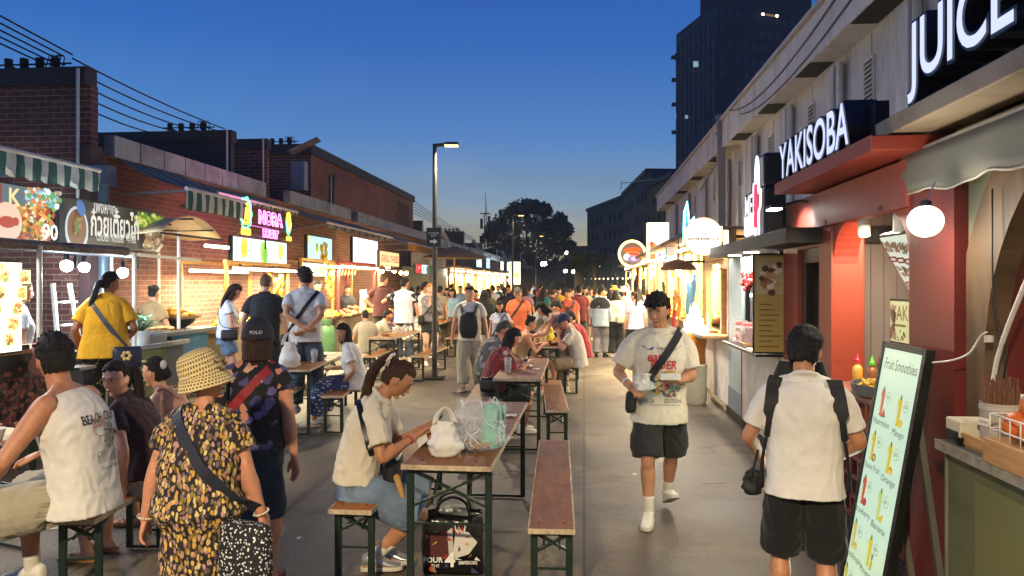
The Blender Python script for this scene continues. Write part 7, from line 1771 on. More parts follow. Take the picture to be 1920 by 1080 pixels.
# ---- round sign, timber stall, ice cream lamp
t = thing('round_sign','glowing white disc sign with a dark lettering band','sign',PX(1318,444,1.62)); r = .262; A = Art()
obj('drum',MB().lathe([(.001,-.04),(r,-.04),(r,.04),(.001,.04)],n=40,M=Matrix.Rotation(R(90),4,'X')),BLACKM,t,40); A.ell(0,0,r * .98,r * .98,'#ffffff',40); A.ring(0,0,r * 1.0,.012,'#f0b850',40); A.rect(-r * .78,-.05,r * .78,-.008,'#4a2c14'); A.text('ROLLS & ICE CREAM',0,-.029,.05,'#fff4dc',.004,w=r * 1.4); A.ell(-.02,.04,.012,.014,'#4a2c14'); A.ell(.03,.035,.012,.016,'#4a2c14')
A.build('face',attr_screen(2.6),t,frame((0,-.042,0),(0,-1,0))); obj('arm',MB().bar((r,0,0),(.6,0,0),.04),BLACKM,t); lamp('AREA','disc_light',t.location + V((-.0,-.08,0)),10,(1,.94,.8),.4,.4,direction=(0,-1,-.1))
X = 1.88; y0,y1 = Yx(1366,X),Yx(1322,X); t = thing('timber_kiosk','kiosk framed in lit pale timber next to the pale blue wall','stall'); f = MB()
for y in (y0 + .02,y0 + .5,y1 - .1):
 f.b2((X,y,1.06),(X + .08,y + .1,2.06))
f.b2((X - .002,y0,1.95),(X + .082,y1,2.07)); obj('timber_frame',f,WOOD_L,t); obj('top_panel',MB().b2((X,y0,2.08),(X + .1,y1,2.45)),mat('amber_panel','#c0924a',.6),t); obj('base',MB().b2((X + .01,y0,.14),(X + .1,y1,1.02)),WHITEP,t); obj('shelf',MB().b2((1.55,y0 + .1,1.02),(2.0,y1 + .2,1.055)),WOOD_L,t,bev=.004); obj('shelf_edge',MB().b2((1.545,y0 + .1,1.015),(1.55,y1 + .2,1.06)),mat('slate_top',0),t); obj('back',MB().b2((2.6,y0 - .2,0),(2.65,y1 + .3,2.4)),mat('blue_back','#3a4478',.7,var=.5,scale=3),t); tl = MB()
for z in (1.55,1.85):
 tl.b2((2.5,y0 + .3,z),(2.54,y1 - .2,z + .04))
obj('inner_tubes',tl,LEDW,t); lamp('AREA','timber_light',(2.2,(y0 + y1) / 2,2.02),70,(1,.82,.5),.8,.4); obj('roof',MB().b2((1.8,y0,2.452),(3.4,y1 + .2,2.5)),WOOD_L,t)
hc_ = thing('card_holder','small clear card holder and dish on the timber shelf','holder',(1.72,y0 + .6,1.056)); obj('card',MB().box((0,0,.14),(.012,.12,.28)),mat('white_card',0),hc_); obj('dish',MB().lathe([(.05,0),(.08,.03),(.07,.03)],(.1,.16,0),n=16),WOOD_L,hc_,40)
t = thing('ice_cream_lamp','giant glowing soft ice cream lamp in an orange cone','lamp',PG(1302,10.9)); m = MB(); rings = []
for i in range(60):
 k = i / 59; z = 1.03 + .43 * k; r0 = .165 * (1 - k) ** .75 + .008; rings.append([V((cos(a) * r0 * (1 + .12 * math.sin(a - k * 26)) ,sin(a) * r0 * (1 + .12 * math.sin(a - k * 26)),z + .02 * math.sin(a - k * 26))) for a in np.linspace(0,2 * pi,28,endpoint=False)])
m.loft(rings); obj('swirl',m,emis('soft_serve',(1,.98,.9),3.2),t,180); obj('cone',MB().lathe([(.11,.45),(.185,.98),(.19,1.04),(.17,1.04),(.1,.46)],n=28),mat('cone_orange','#d88a1c',.45,var=.1),t,40)
lamp('POINT','ice_cream_glow',t.location + V((-.25,-.2,1.2)),12,(1,.95,.8),.12)
pb = thing('round_bin','cream round bin under the giant ice cream lamp','bin',PG(1303,10.85)); obj('tub',MB().lathe([(.14,0),(.165,.04),(.175,.56),(.16,.56),(.15,.5),(.1,.45)],n=28),mat('cream_plastic',0),pb,40); obj('rim',MB().lathe([(.178,.54),(.182,.57),(.165,.575)],n=28),mat('cream_plastic',0),pb,40)
rt = thing('rattan_lamp','wide woven rattan lamp shade over the lit souvenir stall','lamp',PX(1272,500,1.55)); obj('shade',MB().lathe([(.3,-.06),(.28,.0),(.2,.07),(.05,.12),(.03,.12),(.19,.05),(.27,-.01)],n=28),mat('rattan','#6a4526',.8,var=.6,scale=60,bump=.7,bscale=90),rt,40); obj('bulb',MB().ell((0,0,-.05),(.06,.06,.05),12),LEDW,rt,180); obj('cord',MB().tube([(0,0,.1),(0,0,.5)],.008,6),BLACKP,rt); obj('tubes',MB().tube([(.1,-.3,-.14),(.1,.6,-.14)],.025,6).tube([(.2,-.3,-.22),(.2,.6,-.22)],.025,6),LEDN,rt,180)
# projecting neon and box signs
t = thing('ring_neon_sign','round sign with a yellow neon ring and orange script','neon sign',PX(1185,476,1.5)); r = .4; A = Art(); obj('ring',MB().tube([(r * cos(a),-.05,r * sin(a)) for a in np.linspace(0,2 * pi,36)],.035,8),emis('neon_amber',(1,.72,.12),5),t,180); A.ell(0,0,r * .92,r * .92,'#7a5a50',30); A.ell(.0,.12,.28,.09,'#e05a1c',rot=.1); A.ell(.05,.0,.24,.07,'#e8a020',rot=-.1); A.ell(.05,.0,.18,.04,'#e03050',rot=-.1); A.ell(-.16,-.1,.11,.11,'#f8e8f0'); A.ell(.06,-.16,.2,.09,'#a07ab0'); A.ell(.05,-.15,.08,.06,'#e0c8e0'); A.build('face',attr_screen(1.6),t,frame((0,-.03,0),(0,-1,0))); obj('back',MB().lathe([(.001,-.02),(r * .97,-.02),(r * .97,.05),(.001,.05)],n=30,M=Matrix.Rotation(R(-90),4,'X')),BLACKM,t,40); obj('arm',MB().bar((r,.02,0),(r + .5,.02,0),.05),BLACKM,t)
t = thing('box_sign','tall glowing yellow and white box sign with orange figures','sign',PG(1233,19)); z0 = CH + (CV - 490) / CF * 19; z1 = CH + (CV - 418) / CF * 19; hh = z1 - z0; A = Art(); A.rect(-.27,0,.27,hh,'#fdfbe0'); A.rect(-.27,hh * .55,.27,hh * .98,'#fffff4'); A.poly([(-.2,.05),(-.06,.05),(-.06,hh * .4),(-.12,hh * .48),(-.2,hh * .4)],'#d86a1c'); A.ell(-.16,hh * .45,.05,.06,'#c03818'); A.ell(-.08,hh * .42,.04,.05,'#e08a2c'); A.rect(.0,.02,.08,hh * .2,'#3a5ac0'); A.rect(.1,.02,.24,hh * .26,'#4a5a50'); A.build('face',attr_screen(2.2),t,frame((0,-.14,z0),(0,-1,0))); obj('box',MB().b2((-.27,-.135,z0),(.27,.14,z1)),emis('box_yellow',(1,.86,.3),1.6),t); obj('arm',MB().bar((.27,0,z0 + .4),(.9,0,z0 + .4),.06),BLACKM,t)
lamp('AREA','box_sign_light',t.location + V((-.1,-.25,z0 + hh / 2)),40,(1,.92,.6),.5,.8,direction=(-.2,-1,-.3))
t = thing('blue_sign','small pale blue framed picture sign beside the box sign','sign',PG(1258,15.5)); z0 = CH + (CV - 492) / CF * 15.5; A = Art(); A.poly([(-.1,0),(.11,.03),(.1,.42),(.06,.46),(-.09,.36)],'#7fc8dc'); A.poly([(-.06,.12),(.07,.14),(.07,.36),(-.06,.31)],'#c8a888'); A.build('face',attr_screen(1.4),t,frame((0,-.05,z0),(0,-1,0))); obj('box',MB().b2((-.1,-.045,z0),(.11,.05,z0 + .4)),BLACKM,t); obj('arm',MB().bar((.1,0,z0 + .2),(.5,0,z0 + .2),.04),BLACKM,t)
t = thing('blue_neon','tall cyan neon shape rising beside the white disc sign','neon sign',PG(1288,12.2)); z0 = CH + (CV - 456) / CF * 12.2; hh = (456 - 378) / CF * 12.2; obj('outline',MB().tube([(-.05,0,z0),(-.04,0,z0 + hh * .75),(0,0,z0 + hh),(.02,0,z0 + hh * .7),(.03,0,z0 + hh * .5),(.12,0,z0 + hh * .62),(.12,0,z0 + hh * .5),(.04,0,z0 + hh * .35),(.03,0,z0)],.018,8),emis('neon_cyan',(.2,.75,1),4),t,180); obj('panel',MB().b2((-.04,.02,z0),(.04,.04,z0 + hh * .8)),mat('panel_cyan','#5a98b0',.5),t); obj('lower_outline',MB().tube([(-.04,-.01,z0 + .02),(-.04,-.01,z0 + hh * .35),(.0,-.01,z0 + hh * .3),(0,-.01,z0)],.014,6),emis('neon_rose',(1,.25,.4),3),t,180)
obj('post',MB().bar((0,.06,z0 - .3),(.5,.06,z0 - .3),.04),BLACKM,t)
# lit souvenir and food stalls down the street
RU = [(1316,1296),(1294,1272),(1270,1250),(1248,1232),(1230,1214),(1212,1198),(1196,1184),(1182,1172)]
RL = ['lit souvenir stall hung with cloth just past the timber kiosk','yellow lit stall of jars under the rattan lamp','bright stall of hanging goods before the box sign','bright stall behind the box sign post','yellow stall of small toys below the ring neon','glowing stall past the ring neon sign','small glowing stall near the palms','last glowing stall before the grey block']
for i,(u0,u1) in enumerate(RU):
 far_stall(RL[i],1.95,-1,Yx(u0,1.95),Yx(u1,1.95),0,i + 31,('#c8a850','#d8c070','#e0d088','#d8c068','#d0b860','#c8b060','#c8a858','#b89850')[i],95 + 30 * i,None,zt=2.5)
rn = random.Random(17)
for i in range(14):
 u = rn.uniform(1185,1300); Xq = 1.75; p = PX(u,rn.uniform(505,575),Xq); c = rn.choice(['#3a4a8a','#b83a3a','#d8c060','#3a6a4a','#c8c4b8','#d88a3a','#5a8aa8']); L = rn.uniform(.3,.7)
 h_ = thing('hanging_cloth','hanging %s cloth in the lit souvenir stalls, %s along the row' % ({'#3a4a8a': 'navy','#b83a3a': 'red','#d8c060': 'straw','#3a6a4a': 'green','#c8c4b8': 'pale','#d88a3a': 'orange','#5a8aa8': 'sky blue'}[c],('first','second','third','fourth','fifth','sixth','seventh','eighth','ninth','tenth','eleventh','twelfth','thirteenth','last')[i]),'cloth',p,0,'cloth hanging in the souvenir stalls')
 obj('cloth',MB().loft([[V((.03 * math.sin(k * 1.3 + j),(k / 6 - .5) * .35,-L * j / 4)) for k in range(7)] for j in range(5)],closed=False,cap=False),mat('cloth' + c,c,.9),h_,180); obj('rail',MB().tube([(0,-.22,0),(0,.22,0)],.01,6),STEEL,h_)
# unseen lamp post of the same row, added behind the viewpoint to light the near people
street_lamp('unseen street lamp of the same row added behind the near tables',400,-1.6,0,.34) if False else None
lb = thing('street_lamp','unseen street lamp of the row added behind the viewpoint','street lamp',(-1.9,-3.2,0),YAW,'street lamps down the middle of the market'); obj('pole',MB().tube([(0,0,0),(0,0,.4),(0,0,4.3)],[.075,.07,.05],14),mat('lamp_pole',0),lb,40); obj('lamp_head',MB().bar((-.03,0,4.27),(.55,0,4.3),.1,.05),mat('lamp_pole',0),lb); obj('lens',MB().box((.4,0,4.27),(.24,.15,.02)),emis('street_lens',0),lb)
lamp('SPOT','street_lamp_light',(-1.5,-3.1,4.2),1900,(1,.8,.5),.12,spot=160,blend=.5)
# ---------------------------------------------------------------- cloths
def cloth(c,var=.07,rough=.9):
 return mat('cloth' + c,c,rough,var=var,scale=14,bump=.12,bscale=420,bdist=.001,sheen=.1)
def patt(name,base,cols,scale=50,stretch=(1,1,.6),edge=.12,jit=1.0,noise_mix=0.0):
 m,nt,b = newmat(name); c = coord(nt,stretch); v = nd(nt,'TexVoronoi',feature='F1'); v.inputs['Scale'].default_value = scale; v.inputs['Randomness'].default_value = jit
 if noise_mix:
  n = nd(nt,'TexNoise',i_Scale=scale * .7,i_Detail=3.0); nt.links.new(c,n.inputs[0]); ad = nd(nt,'VectorMath',operation='MULTIPLY_ADD'); ad.inputs[1].default_value = (noise_mix,) * 3; nt.links.new(n.outputs[1],ad.inputs[0]); nt.links.new(c,ad.inputs[2]); c = ad.outputs[0]
 nt.links.new(c,v.inputs[0]); sp = nd(nt,'SeparateXYZ'); nt.links.new(v.outputs['Color'],sp.inputs[0])
 k = len(cols); o = ramp(nt,sp.outputs[0],[(i / k,lin(q)) for i,q in enumerate(cols)],'CONSTANT')
 f = ramp(nt,v.outputs['Distance'],[(edge,(0,) * 3),(edge + .06,(1,) * 3)]); o = mixc(nt,f,o,lin(base)); nt.links.new(o,b.inputs['Base Color']); b.inputs['Roughness'].default_value = .85; MATS[name] = m; return m
WHT,OFFW,BLK,CREAM,DENIM,NAVY = cloth('#d6d2c8'),cloth('#cfc6b0'),cloth('#121214'),cloth('#b9ad94'),mat('denim_light','#5d7188',.9,var=.3,scale=9,bump=.3,bscale=300,bdist=.001),cloth('#1a2036')
DEND = mat('denim_dark','#1c2a44',.9,var=.25,scale=9,bump=.3,bscale=300,bdist=.001)
SHOEW,SOLEW,SOCKW = mat('shoe_white','#d2cdc0',.6,var=.06),mat('sole_white','#bdb6a6',.7),mat('sock_white','#cbc5b6',.95)
TAN,DARKB = mat('tan_leather','#9a6538',.6),mat('dark_sole','#201b18',.8)
def seat(lean=12,slouch=12,fy=.36,head=(0,12,0),hz=.55,fx=.1,**k):
 d = dict(hz=hz,lean=lean,slouch=slouch,ptilt=.25,RF=(fx,fy,.085),LF=(-fx,fy,.085),head=head,RH=(.14,.34,.72),LH=(-.14,.34,.72),RN=(0,0,-1),LN=(0,0,-1)); d.update(k); return d
WALK = dict(RF=(.09,.22,.085),LF=(-.09,-.26,.14),LP=-28,RH=(.27,-.02,.84),LH=(-.27,.12,.86),lean=4)
STAND = dict(RF=(.1,.03,.085),LF=(-.1,-.03,.085))
def bagobj(D,label,loc,rz,size,m,nm='shoulder_bag',cat='bag',a=None,b=None,fwd=(0,-1,0),sw=.035,sm=None,arc=(0,1),round_=.35,keys=('top','bottom','body'),tilt=0,group=None,off=.007):
 """A bag carried by the person D: pouch in the person's frame, strap round the trunk."""
 M = Matrix.Translation(D['root'].location) @ Matrix.Rotation(D['root'].rotation_euler.z,4,'Z')
 t = thing(nm,label,cat,M @ V(loc),D['root'].rotation_euler.z,group); w,d,h = size; mb = MB(); rings = []
 for k in range(11):
  q = k / 10; f = (1 - (2 * q - 1) ** 6) ** .5 if 0 < q < 1 else .55; f = max(.5,f)
  rings.append([V((x,y,(q - .5) * h)) for x,y in [(math.copysign(abs(cos(a_)) ** round_,cos(a_)) * w / 2 * (.8 + .2 * f),math.copysign(abs(sin(a_)) ** .5,sin(a_)) * d / 2 * f * (1 - .25 * q)) for a_ in [2 * pi * i / 24 for i in range(24)]]])
 T = Matrix.Rotation(R(rz),4,'Z') @ Matrix.Rotation(R(tilt),4,'Y'); mb.loft([[T @ p for p in r] for r in rings]); obj('pouch',mb,m,t,60)
 if a:
  sb,pts = strap_loop(D,a,b,fwd,sw,.003,off,keys,arc); sb.v = [p - V(loc) for p in sb.v]; obj('strap',sb,sm or m,t,40)
 return t
# ---------------------------------------------------------------- near people
GR = None
# 1 sleeveless man on the bench
p = V((-2.72,3.84,0))
D = person('person in a white sleeveless shirt with beach lettering, seated with a hand on the knee',p,93,1.86,'m','#a87557',seat(10,14,.42,(-40,8,0),.57,.2,LH=(-.2,.36,.63),LE=(-.7,-.5,.2),LD=(.1,.6,-.5),LN=(0,-.3,-1),RH=(.25,.38,.7),LF=(-.2,.5,.085),RF=(.22,.42,.085)),('short','#14110f'),dict(type='tank',mat=WHT,sleeve=0,hem=-.1,loose=.02,flare=0,collar=False,neck=.5),dict(type='shorts',mat=cloth('#9a927c'),len=.95,loose=.05,hem=.25),('sneaker',SHOEW,SOLEW),0,sock=(SOCKW,.1),seed=3)
A = Art(); A.text('BEACH CLUB',0,.12,.072,'#1a1a1e',.012,w=.27); A.text('Surf',-.03,.09,.06,'#9a3a34',.0,.3); A.ring(-.03,.07,.05,.004,'#9a3a34')
for q in range(9):
 a = q * 2 * pi / 9; A.ell(.06 + .035 * cos(a),.035 + .03 * sin(a),.034,.007,'#4a524e',10,a)
A.poly([(.055,-.13),(.066,-.13),(.064,.03),(.057,.03)],'#4a524e')
for q in range(9):
 a = q * 2 * pi / 9; A.ell(.02 + .025 * cos(a),-.02 + .02 * sin(a),.025,.005,'#6a726c',10,a)
for q in range(4):
 A.rect(-.09,-.09 - q * .009,.02,-.0875 - q * .009,'#3a3a3e'); A.rect(.08,-.09 - q * .009,.14,-.0875 - q * .009,'#3a3a3e')
A.text('California',-.02,-.07,.04,'#5a5a5e',0,.3); A.text('Tropical Palm Tree',.02,-.15,.028,'#2a2a2e',.004,w=.2)
printon(D,A,'print',V((.0,-.3,.93)),(0,-1,.12),(0,0,1),attr_print(.8))
w = D['J']['L'][2]; wt = thing('wrist_watch','black watch on the wrist of the sleeveless person','watch',Matrix.Translation(p) @ Matrix.Rotation(R(93),4,'Z') @ w,R(93)); dd = (D['J']['L'][2] - D['J']['L'][1]).normalized(); obj('band',MB().tube([-dd * .035,-dd * .012],[.034,.033],14),BLACKP,wt,40); obj('case',MB().box(-dd * .024 + V((-.02,0,.03)),(.034,.036,.012)),BLACKP,wt,bev=.004)
# 2 glasses woman
stripe = MB()
D = person('person with glasses and long dark hair in a maroon top, glancing over the shoulder',(-2.74,4.5,0),88,1.66,'f','#c8967a',seat(20,12,.38,(84,6,6),.55,.1,LH=(-.2,.06,.54),LE=(-.6,-.6,.1),LD=(-.1,.3,-.8),LN=(-1,0,0),RH=(.1,.36,.7)),('tail','#17110f',[(.075,-.04,.06),(.11,-.06,.05),(.12,-.08,-.06),(.1,-.1,-.22),(.06,-.12,-.36)]),dict(type='tee',mat=cloth('#2a1218'),hem=-.03,loose=.014,sleeve=.5,sw=.012),dict(type='shorts',mat=cloth('#9a8f78'),len=.7,loose=.03),('sandal',TAN,TAN),0,seed=5)
hm,hc,hs = D['hm'],D['hc'],D['s'] * .97; T = lambda x,y,z: hc + hm @ (V((x,y,z)) * hs); g_ = MB()
for sx in (-1,1):
 g_.tube([T(sx * .033 + .024 * cos(a),.088 - .006 * abs(cos(a)),.002 + .021 * sin(a)) for a in np.linspace(0,2 * pi,20)],.0016,5); g_.tube([T(sx * .057,.083,.006),T(sx * .076,.03,.006),T(sx * .078,-.015,0)],.0015,5)
g_.tube([T(-.009,.089,.006),T(0,.092,.009),T(.009,.089,.006)],.0016,5); obj('glasses',g_,mat('gold_wire','#a8905a',.3,.9),D['root'],180)
sh_ = D['J']['L'];
for o_ in (-.012,.0,.012):
 bv = surf(D,('top',)); pts = []
 for k in range(14):
  c = sh_[0] + (sh_[1] - sh_[0]) * (k / 13 * .5); d_ = V((-1,-.25 + o_ * 14,.5)).normalized(); h = bv.ray_cast(c + d_ * .3,-d_,.4)
  if h[0]:
   pts.append(h[0] + d_ * .002)
 if len(pts) > 3:
  obj('sleeve_stripe',MB().tube(pts,.0045,5),WHT,D['top'],180)
# 3 woman in the strappy dress
strappy = patt('strappy_print','#a88a6a',['#c8b090','#7a4a34','#b89a78','#5a3428'],34,(1,1,.7),.16)
D = person('person in profile with hair clips, bare shoulders and a brown patterned strappy dress',(-2.88,5.2,0),90,1.62,'f','#bd8a6a',seat(24,14,.36,(0,4,0),.55,.09,LH=(-.12,.3,.66),RH=(.12,.3,.66)),('bun','#15110f',(0.0,-.1,-.02)),dict(type='dress',mat=strappy,sleeve=0,neck=.36,collar=False,loose=.012,len=.85,hem=-.02),None,('sandal',TAN,TAN),0,seed=6)
hm,hc = D['hm'],D['hc']; obj('hair_clip',MB().ell(hc + hm @ V((-.062,.035,.085)),(.014,.022,.009),8),mat('clip_cream','#c8b87a',.4),D['hair'],180); obj('hair_clip',MB().ell(hc + hm @ V((-.03,-.09,.05)),(.03,.02,.035),8),WHT,D['hair'],180)
for sx in (-1,1):
 nk = D['nk']; sb = MB().tube([nk + D['chs'] @ V((sx * .1,.1,-.13)),nk + D['chs'] @ V((sx * .095,.04,-.02)),nk + D['chs'] @ V((sx * .09,-.06,-.01)),nk + D['chs'] @ V((sx * .07,-.11,-.14))],.008,6,sub=4); obj('dress_strap',sb,TAN,D['top'],180)
# 4 yellow shirt
YEL_T = cloth('#d8a010'); lpz = PG(197,7.9,.12)
zebra = patt('tan_black_print','#17130f',['#c8b07a','#b89a60','#d8c890','#8a7a4a'],16,(1,1,1.2),.2,noise_mix=.05)
D = person('person in a bright yellow shirt and patterned trousers at the noodle counter',lpz,24,1.76,'f','#8a5a40',dict(STAND,RH=(.2,.22,1.02),LH=(-.26,.1,.9),head=(-52,12,0),lean=6),('tail','#15110f',[(-.06,-.07,.02),(-.09,-.1,0),(-.12,-.12,-.1),(-.15,-.13,-.2),(-.17,-.12,-.26)]),dict(type='tee',mat=YEL_T,hem=-.1,loose=.035,sleeve=.7,sw=.022),dict(type='trousers',mat=zebra,loose=.03),('sneaker',BLK,SOLEW),0,fat=1.2,seed=7)
t = bagobj(D,'navy half moon bag with a yellow flower charm on the yellow shirt person',(.24,-.16,.86),10,(.28,.13,.22),mat('navy_leather','#1b1e36',.45),a=(-.13,-.02,1.45),b=(.2,-.1,.98),sm=mat('strap_grey','#3a4150',.7),sw=.045)
fl_ = MB()
for q in range(6):
 fl_.ell((.035 * cos(q * 1.05),-.075,.02 + .035 * sin(q * 1.05)),(.02,.008,.02),8)
obj('flower_charm',fl_,mat('charm_yellow','#d8b868',.5),t,180)
# 5 crochet hat woman
DRESS = patt('blossom_print','#161114',['#b8903c','#9a7464','#c0a058','#5f4a2a','#a8827a','#7a6c28','#6a5660','#c4b07a'],72,(1,1,.5),.5,noise_mix=.014)
HX = PG(374,3.3)
D = person('person in a crochet sun hat and a yellow blossom print dress, seen from behind',HX,2,1.42,'f','#a8755a',dict(WALK,head=(-72,-6,0),LH=(-.32,-.02,.74),RH=(.31,.1,.82),RF=(.09,.12,.085),LF=(-.09,-.14,.1),lean=3,slouch=10),('short','#4a382c'),dict(type='dress',mat=DRESS,sleeve=.52,sw=.03,hem=-.05,loose=.035,len=1.3,flare=.03,drape=1.06,collar=False,neck=.5,wr=1.3),None,('sneaker',BLK,DARKB),0,fat=1.3,seed=8)
hm,hc,s_ = D['hm'],D['hc'],D['s']
def hatmat():
 m,nt,b = newmat('crochet'); c = coord(nt); v = nd(nt,'TexBrick'); tc_ = nd(nt,'TexCoord'); mp_ = nd(nt,'Mapping'); nt.links.new(tc_.outputs['UV'],mp_.inputs[0]); mp_.inputs['Scale'].default_value = (46,19,1); nt.links.new(mp_.outputs[0],v.inputs[0]); v.inputs['Scale'].default_value = 1; v.inputs['Brick Width'].default_value = 1; v.inputs['Row Height'].default_value = 1; v.inputs['Mortar Size'].default_value = .26; v.inputs['Mortar Smooth'].default_value = .4
 o = mixc(nt,v.outputs[1],lin('#7a6438'),lin('#dcc890')); n = nd(nt,'TexNoise',i_Scale=140.0); nt.links.new(c,n.inputs[0]); o = mixc(nt,1.0,o,ramp(nt,n.outputs[0],[(.3,(.75,) * 3),(.7,(1.15,) * 3)]),'MULTIPLY'); nt.links.new(o,b.inputs['Base Color']); b.inputs['Roughness'].default_value = .9; bumpn(nt,b,v.outputs[1],.8,.006); return m
prof = [(.004,.142),(.03,.141),(.06,.134),(.083,.118),(.096,.09),(.103,.05),(.107,.01),(.112,-.01),(.122,-.035),(.134,-.062),(.136,-.066),(.13,-.062),(.11,-.012)]; nseg = 40; mb = MB(); uv = []
HT = Matrix.Rotation(.27,3,'X'); rings = [[hc + hm @ (HT @ V((cos(2 * pi * i / nseg) * r * .98,sin(2 * pi * i / nseg) * r * 1.1 - .012,z + .03 - (.02 * sin(2 * pi * i / nseg) if z < 0 else 0))) * s_) for i in range(nseg + 1)] for r,z in prof]
mb.loft(rings,closed=False,cap=False); me = mb.mesh('hat'); u = me.uv_layers.new(name='UVMap')
for pl_ in me.polygons:
 for li in pl_.loop_indices:
  vi = me.loops[li].vertex_index; u.data[li].uv = ((vi % (nseg + 1)) / nseg,(vi // (nseg + 1)) / (len(prof) - 1))
link('hat',me,[hatmat()],D['root'],180)
bl = patt('black_white_fleck','#0e0e12',['#d8d8d8','#a8a8ac','#e0e0e0'],75,(1,1,1),.3)
t = bagobj(D,'black bag with white flecks hanging at the hip of the crochet hat person',(.26,-.12,.62),-20,(.25,.13,.25),bl,round_=.85,a=(-.1,-.02,1.19),b=(.25,-.08,.74),sm=mat('strap_navy','#191d2e',.6),sw=.05,keys=('top','body'),off=.008)
for q,k in enumerate('RL'):
 wv = D['J'][k][2]; dd = (wv - D['J'][k][1]).normalized(); br = thing('bracelet',('bead bracelet on the hand by the flecked bag','thick bead bracelet on the swinging hand of the hat person')[q],'bracelet',D['root'].matrix_basis @ wv if False else Matrix.Translation(HX) @ Matrix.Rotation(R(2),4,'Z') @ wv,R(2)); x = dd.orthogonal().normalized(); y = dd.cross(x); mb = MB()
 for i in range(18):
  mb.ell(x * (.031 * cos(i * pi / 9)) + y * (.031 * sin(i * pi / 9)) - dd * .012,(.006,.006,.006),6)
 obj('beads',mb,mat('bead_pale','#c8b8a0',.3),br,180); obj('clasp',MB().ell(x * .033 - dd * .012,(.008,.006,.006),6),STEEL,br)
# 6 navy cap woman
FLOR = patt('floral_dark','#0c0b0f',['#4a4470','#b87a60','#3a3a62','#c89a7a','#5a5484','#0c0b0f','#0c0b0f'],17,(1,1,1),.5,noise_mix=.08)
PX_ = PG(476,4.25)
D = person('person in a navy cap, dark floral top and long denim skirt, walking away',PX_,6,1.535,'f','#b27f62',dict(WALK,RF=(.07,.1,.085),LF=(-.08,-.05,.085),RH=(.26,.02,.78),LH=(-.2,.12,.84),RC=.25,head=(0,4,0),RN=(-.5,-.6,0)),('bob','#2a1a14'),dict(type='tee',mat=FLOR,hem=-.02,loose=.018,sleeve=.32,sw=.016,collar=False,tuck=True,neck=.5,bust=1),dict(type='skirt',mat=DEND,len=1.12,flare=.0,wadd=.02),('sandal',mat('dark_red_sole','#3a1414',.7),mat('red_strap','#8a2a24',.6)),0,fat=1.1,seed=9,sh=1.08)
hm,hc,s_ = D['hm'],D['hc'],D['s']; cap = MB(); rings = []
for j in range(12):
 a = -.12 + (pi / 2 + .1) * j / 11; rings.append([hc + hm @ (V((cos(b_) * cos(a) * .1,sin(b_) * cos(a) * .122 - .006,sin(a) * .135 + .012)) * s_) for b_ in [2 * pi * i / 28 for i in range(28)]])
cap.loft(rings); co_ = obj('cap',cap,mat('cap_charcoal','#22242c',.85,bump=.2,bscale=200),D['root'],180); obj('visor',MB().loft([[hc + hm @ (V((x * .08,.1 + (.085 * (1 - x * x) if e else 0),.0 - (.02 if e else 0) - .02 * x * x)) * s_) for x in np.linspace(-1,1,9)] for e in (0,1)],closed=False,cap=False),mat('cap_charcoal',0),co_,180)
obj('button',MB().ell(hc + hm @ V((0,-.006,.148)) * s_,(.007,.007,.005),8),mat('cap_charcoal',0),co_)
A = Art(); A.text('POLO',0,0,.026,'#c8c8cc',.004); bvv = BVHTree.FromPolygons([v.co for v in co_.data.vertices],[tuple(q.vertices) for q in co_.data.polygons]); F_ = frame(hc + hm @ V((.045,-.2,.035)) * s_,(.25,-1,.0))
def fn(q,F_=F_,bvv=bvv):
 w_ = F_ @ V((q[0],q[1],0)); n_ = F_.to_3x3() @ V((0,0,1)); h_ = bvv.ray_cast(w_ + n_ * .2,-n_,.5); return (h_[0] if h_[0] else w_) + n_ * .002
A.build('lettering',attr_print(),co_,fn=fn); obj('cap_slot',MB().ell(hc + hm @ V((0,-.122,-.002)) * s_,(.03,.008,.014),10),mat('hair_#2a1a14',0),co_)
PINE = patt('pineapple_print','#0f1114',['#a89a3a','#4a6a5a','#7a9a8a','#2a3a34','#c8a83a','#0f1114'],15,(1,1,.7),.55,noise_mix=.05)
t = bagobj(D,'pineapple print cloth bag hanging from the shoulder of the navy cap person',(-.21,-.06,.92),12,(.15,.2,.6),PINE,nm='cloth_bag',a=(.12,-.02,1.3),b=(-.2,-.04,.94),sm=mat('strap_red','#8a1a22',.7),sw=.05,round_=.7,tilt=4)
# 7 ponytail person with a phone
G7 = PG(672,4.6)
D = person('person with a brown ponytail bent over a phone beside the plastic bags',G7,-84,1.71,'f','#a0704f',seat(13,14,.3,(6,38,0),.55,.1,RH=(.1,.36,.83),LH=(-.06,.38,.84),RE=(.7,-.9,-.4),LE=(-.6,-.8,-.4),RD=(-.35,.9,.1),LD=(.3,.9,.1),RN=(-.5,0,.8),LN=(.5,0,.8),RC=.6,LC=.7,RF=(.06,.1,.085),LF=(-.06,.16,.085),RY=5,LY=-5,K=0),('tail','#2c1c12',[(0,-.02,.115),(0,-.075,.125),(0,-.15,.06),(0,-.195,-.06),(0.01,-.215,-.18),(.02,-.2,-.29)]),dict(type='tee',mat=OFFW,hem=-.05,loose=.03,sleeve=.72,sw=.026,wr=1.2),dict(type='shorts',mat=mat('denim_faded','#66778a',.9,var=.4,scale=5,bump=.3,bscale=300,bdist=.001,dirt=lin('#9a9880'),dscale=5,damt=.62),len=1.0,loose=.05,hem=.25),('sneaker',mat('silver_shoe','#a8a8a8',.3,.6,bump=.3),SOLEW),0,sock=(SOCKW,.16),seed=10)
hm,hc,s_ = D['hm'],D['hc'],D['s']; sc_ = MB(); rn = random.Random(4)
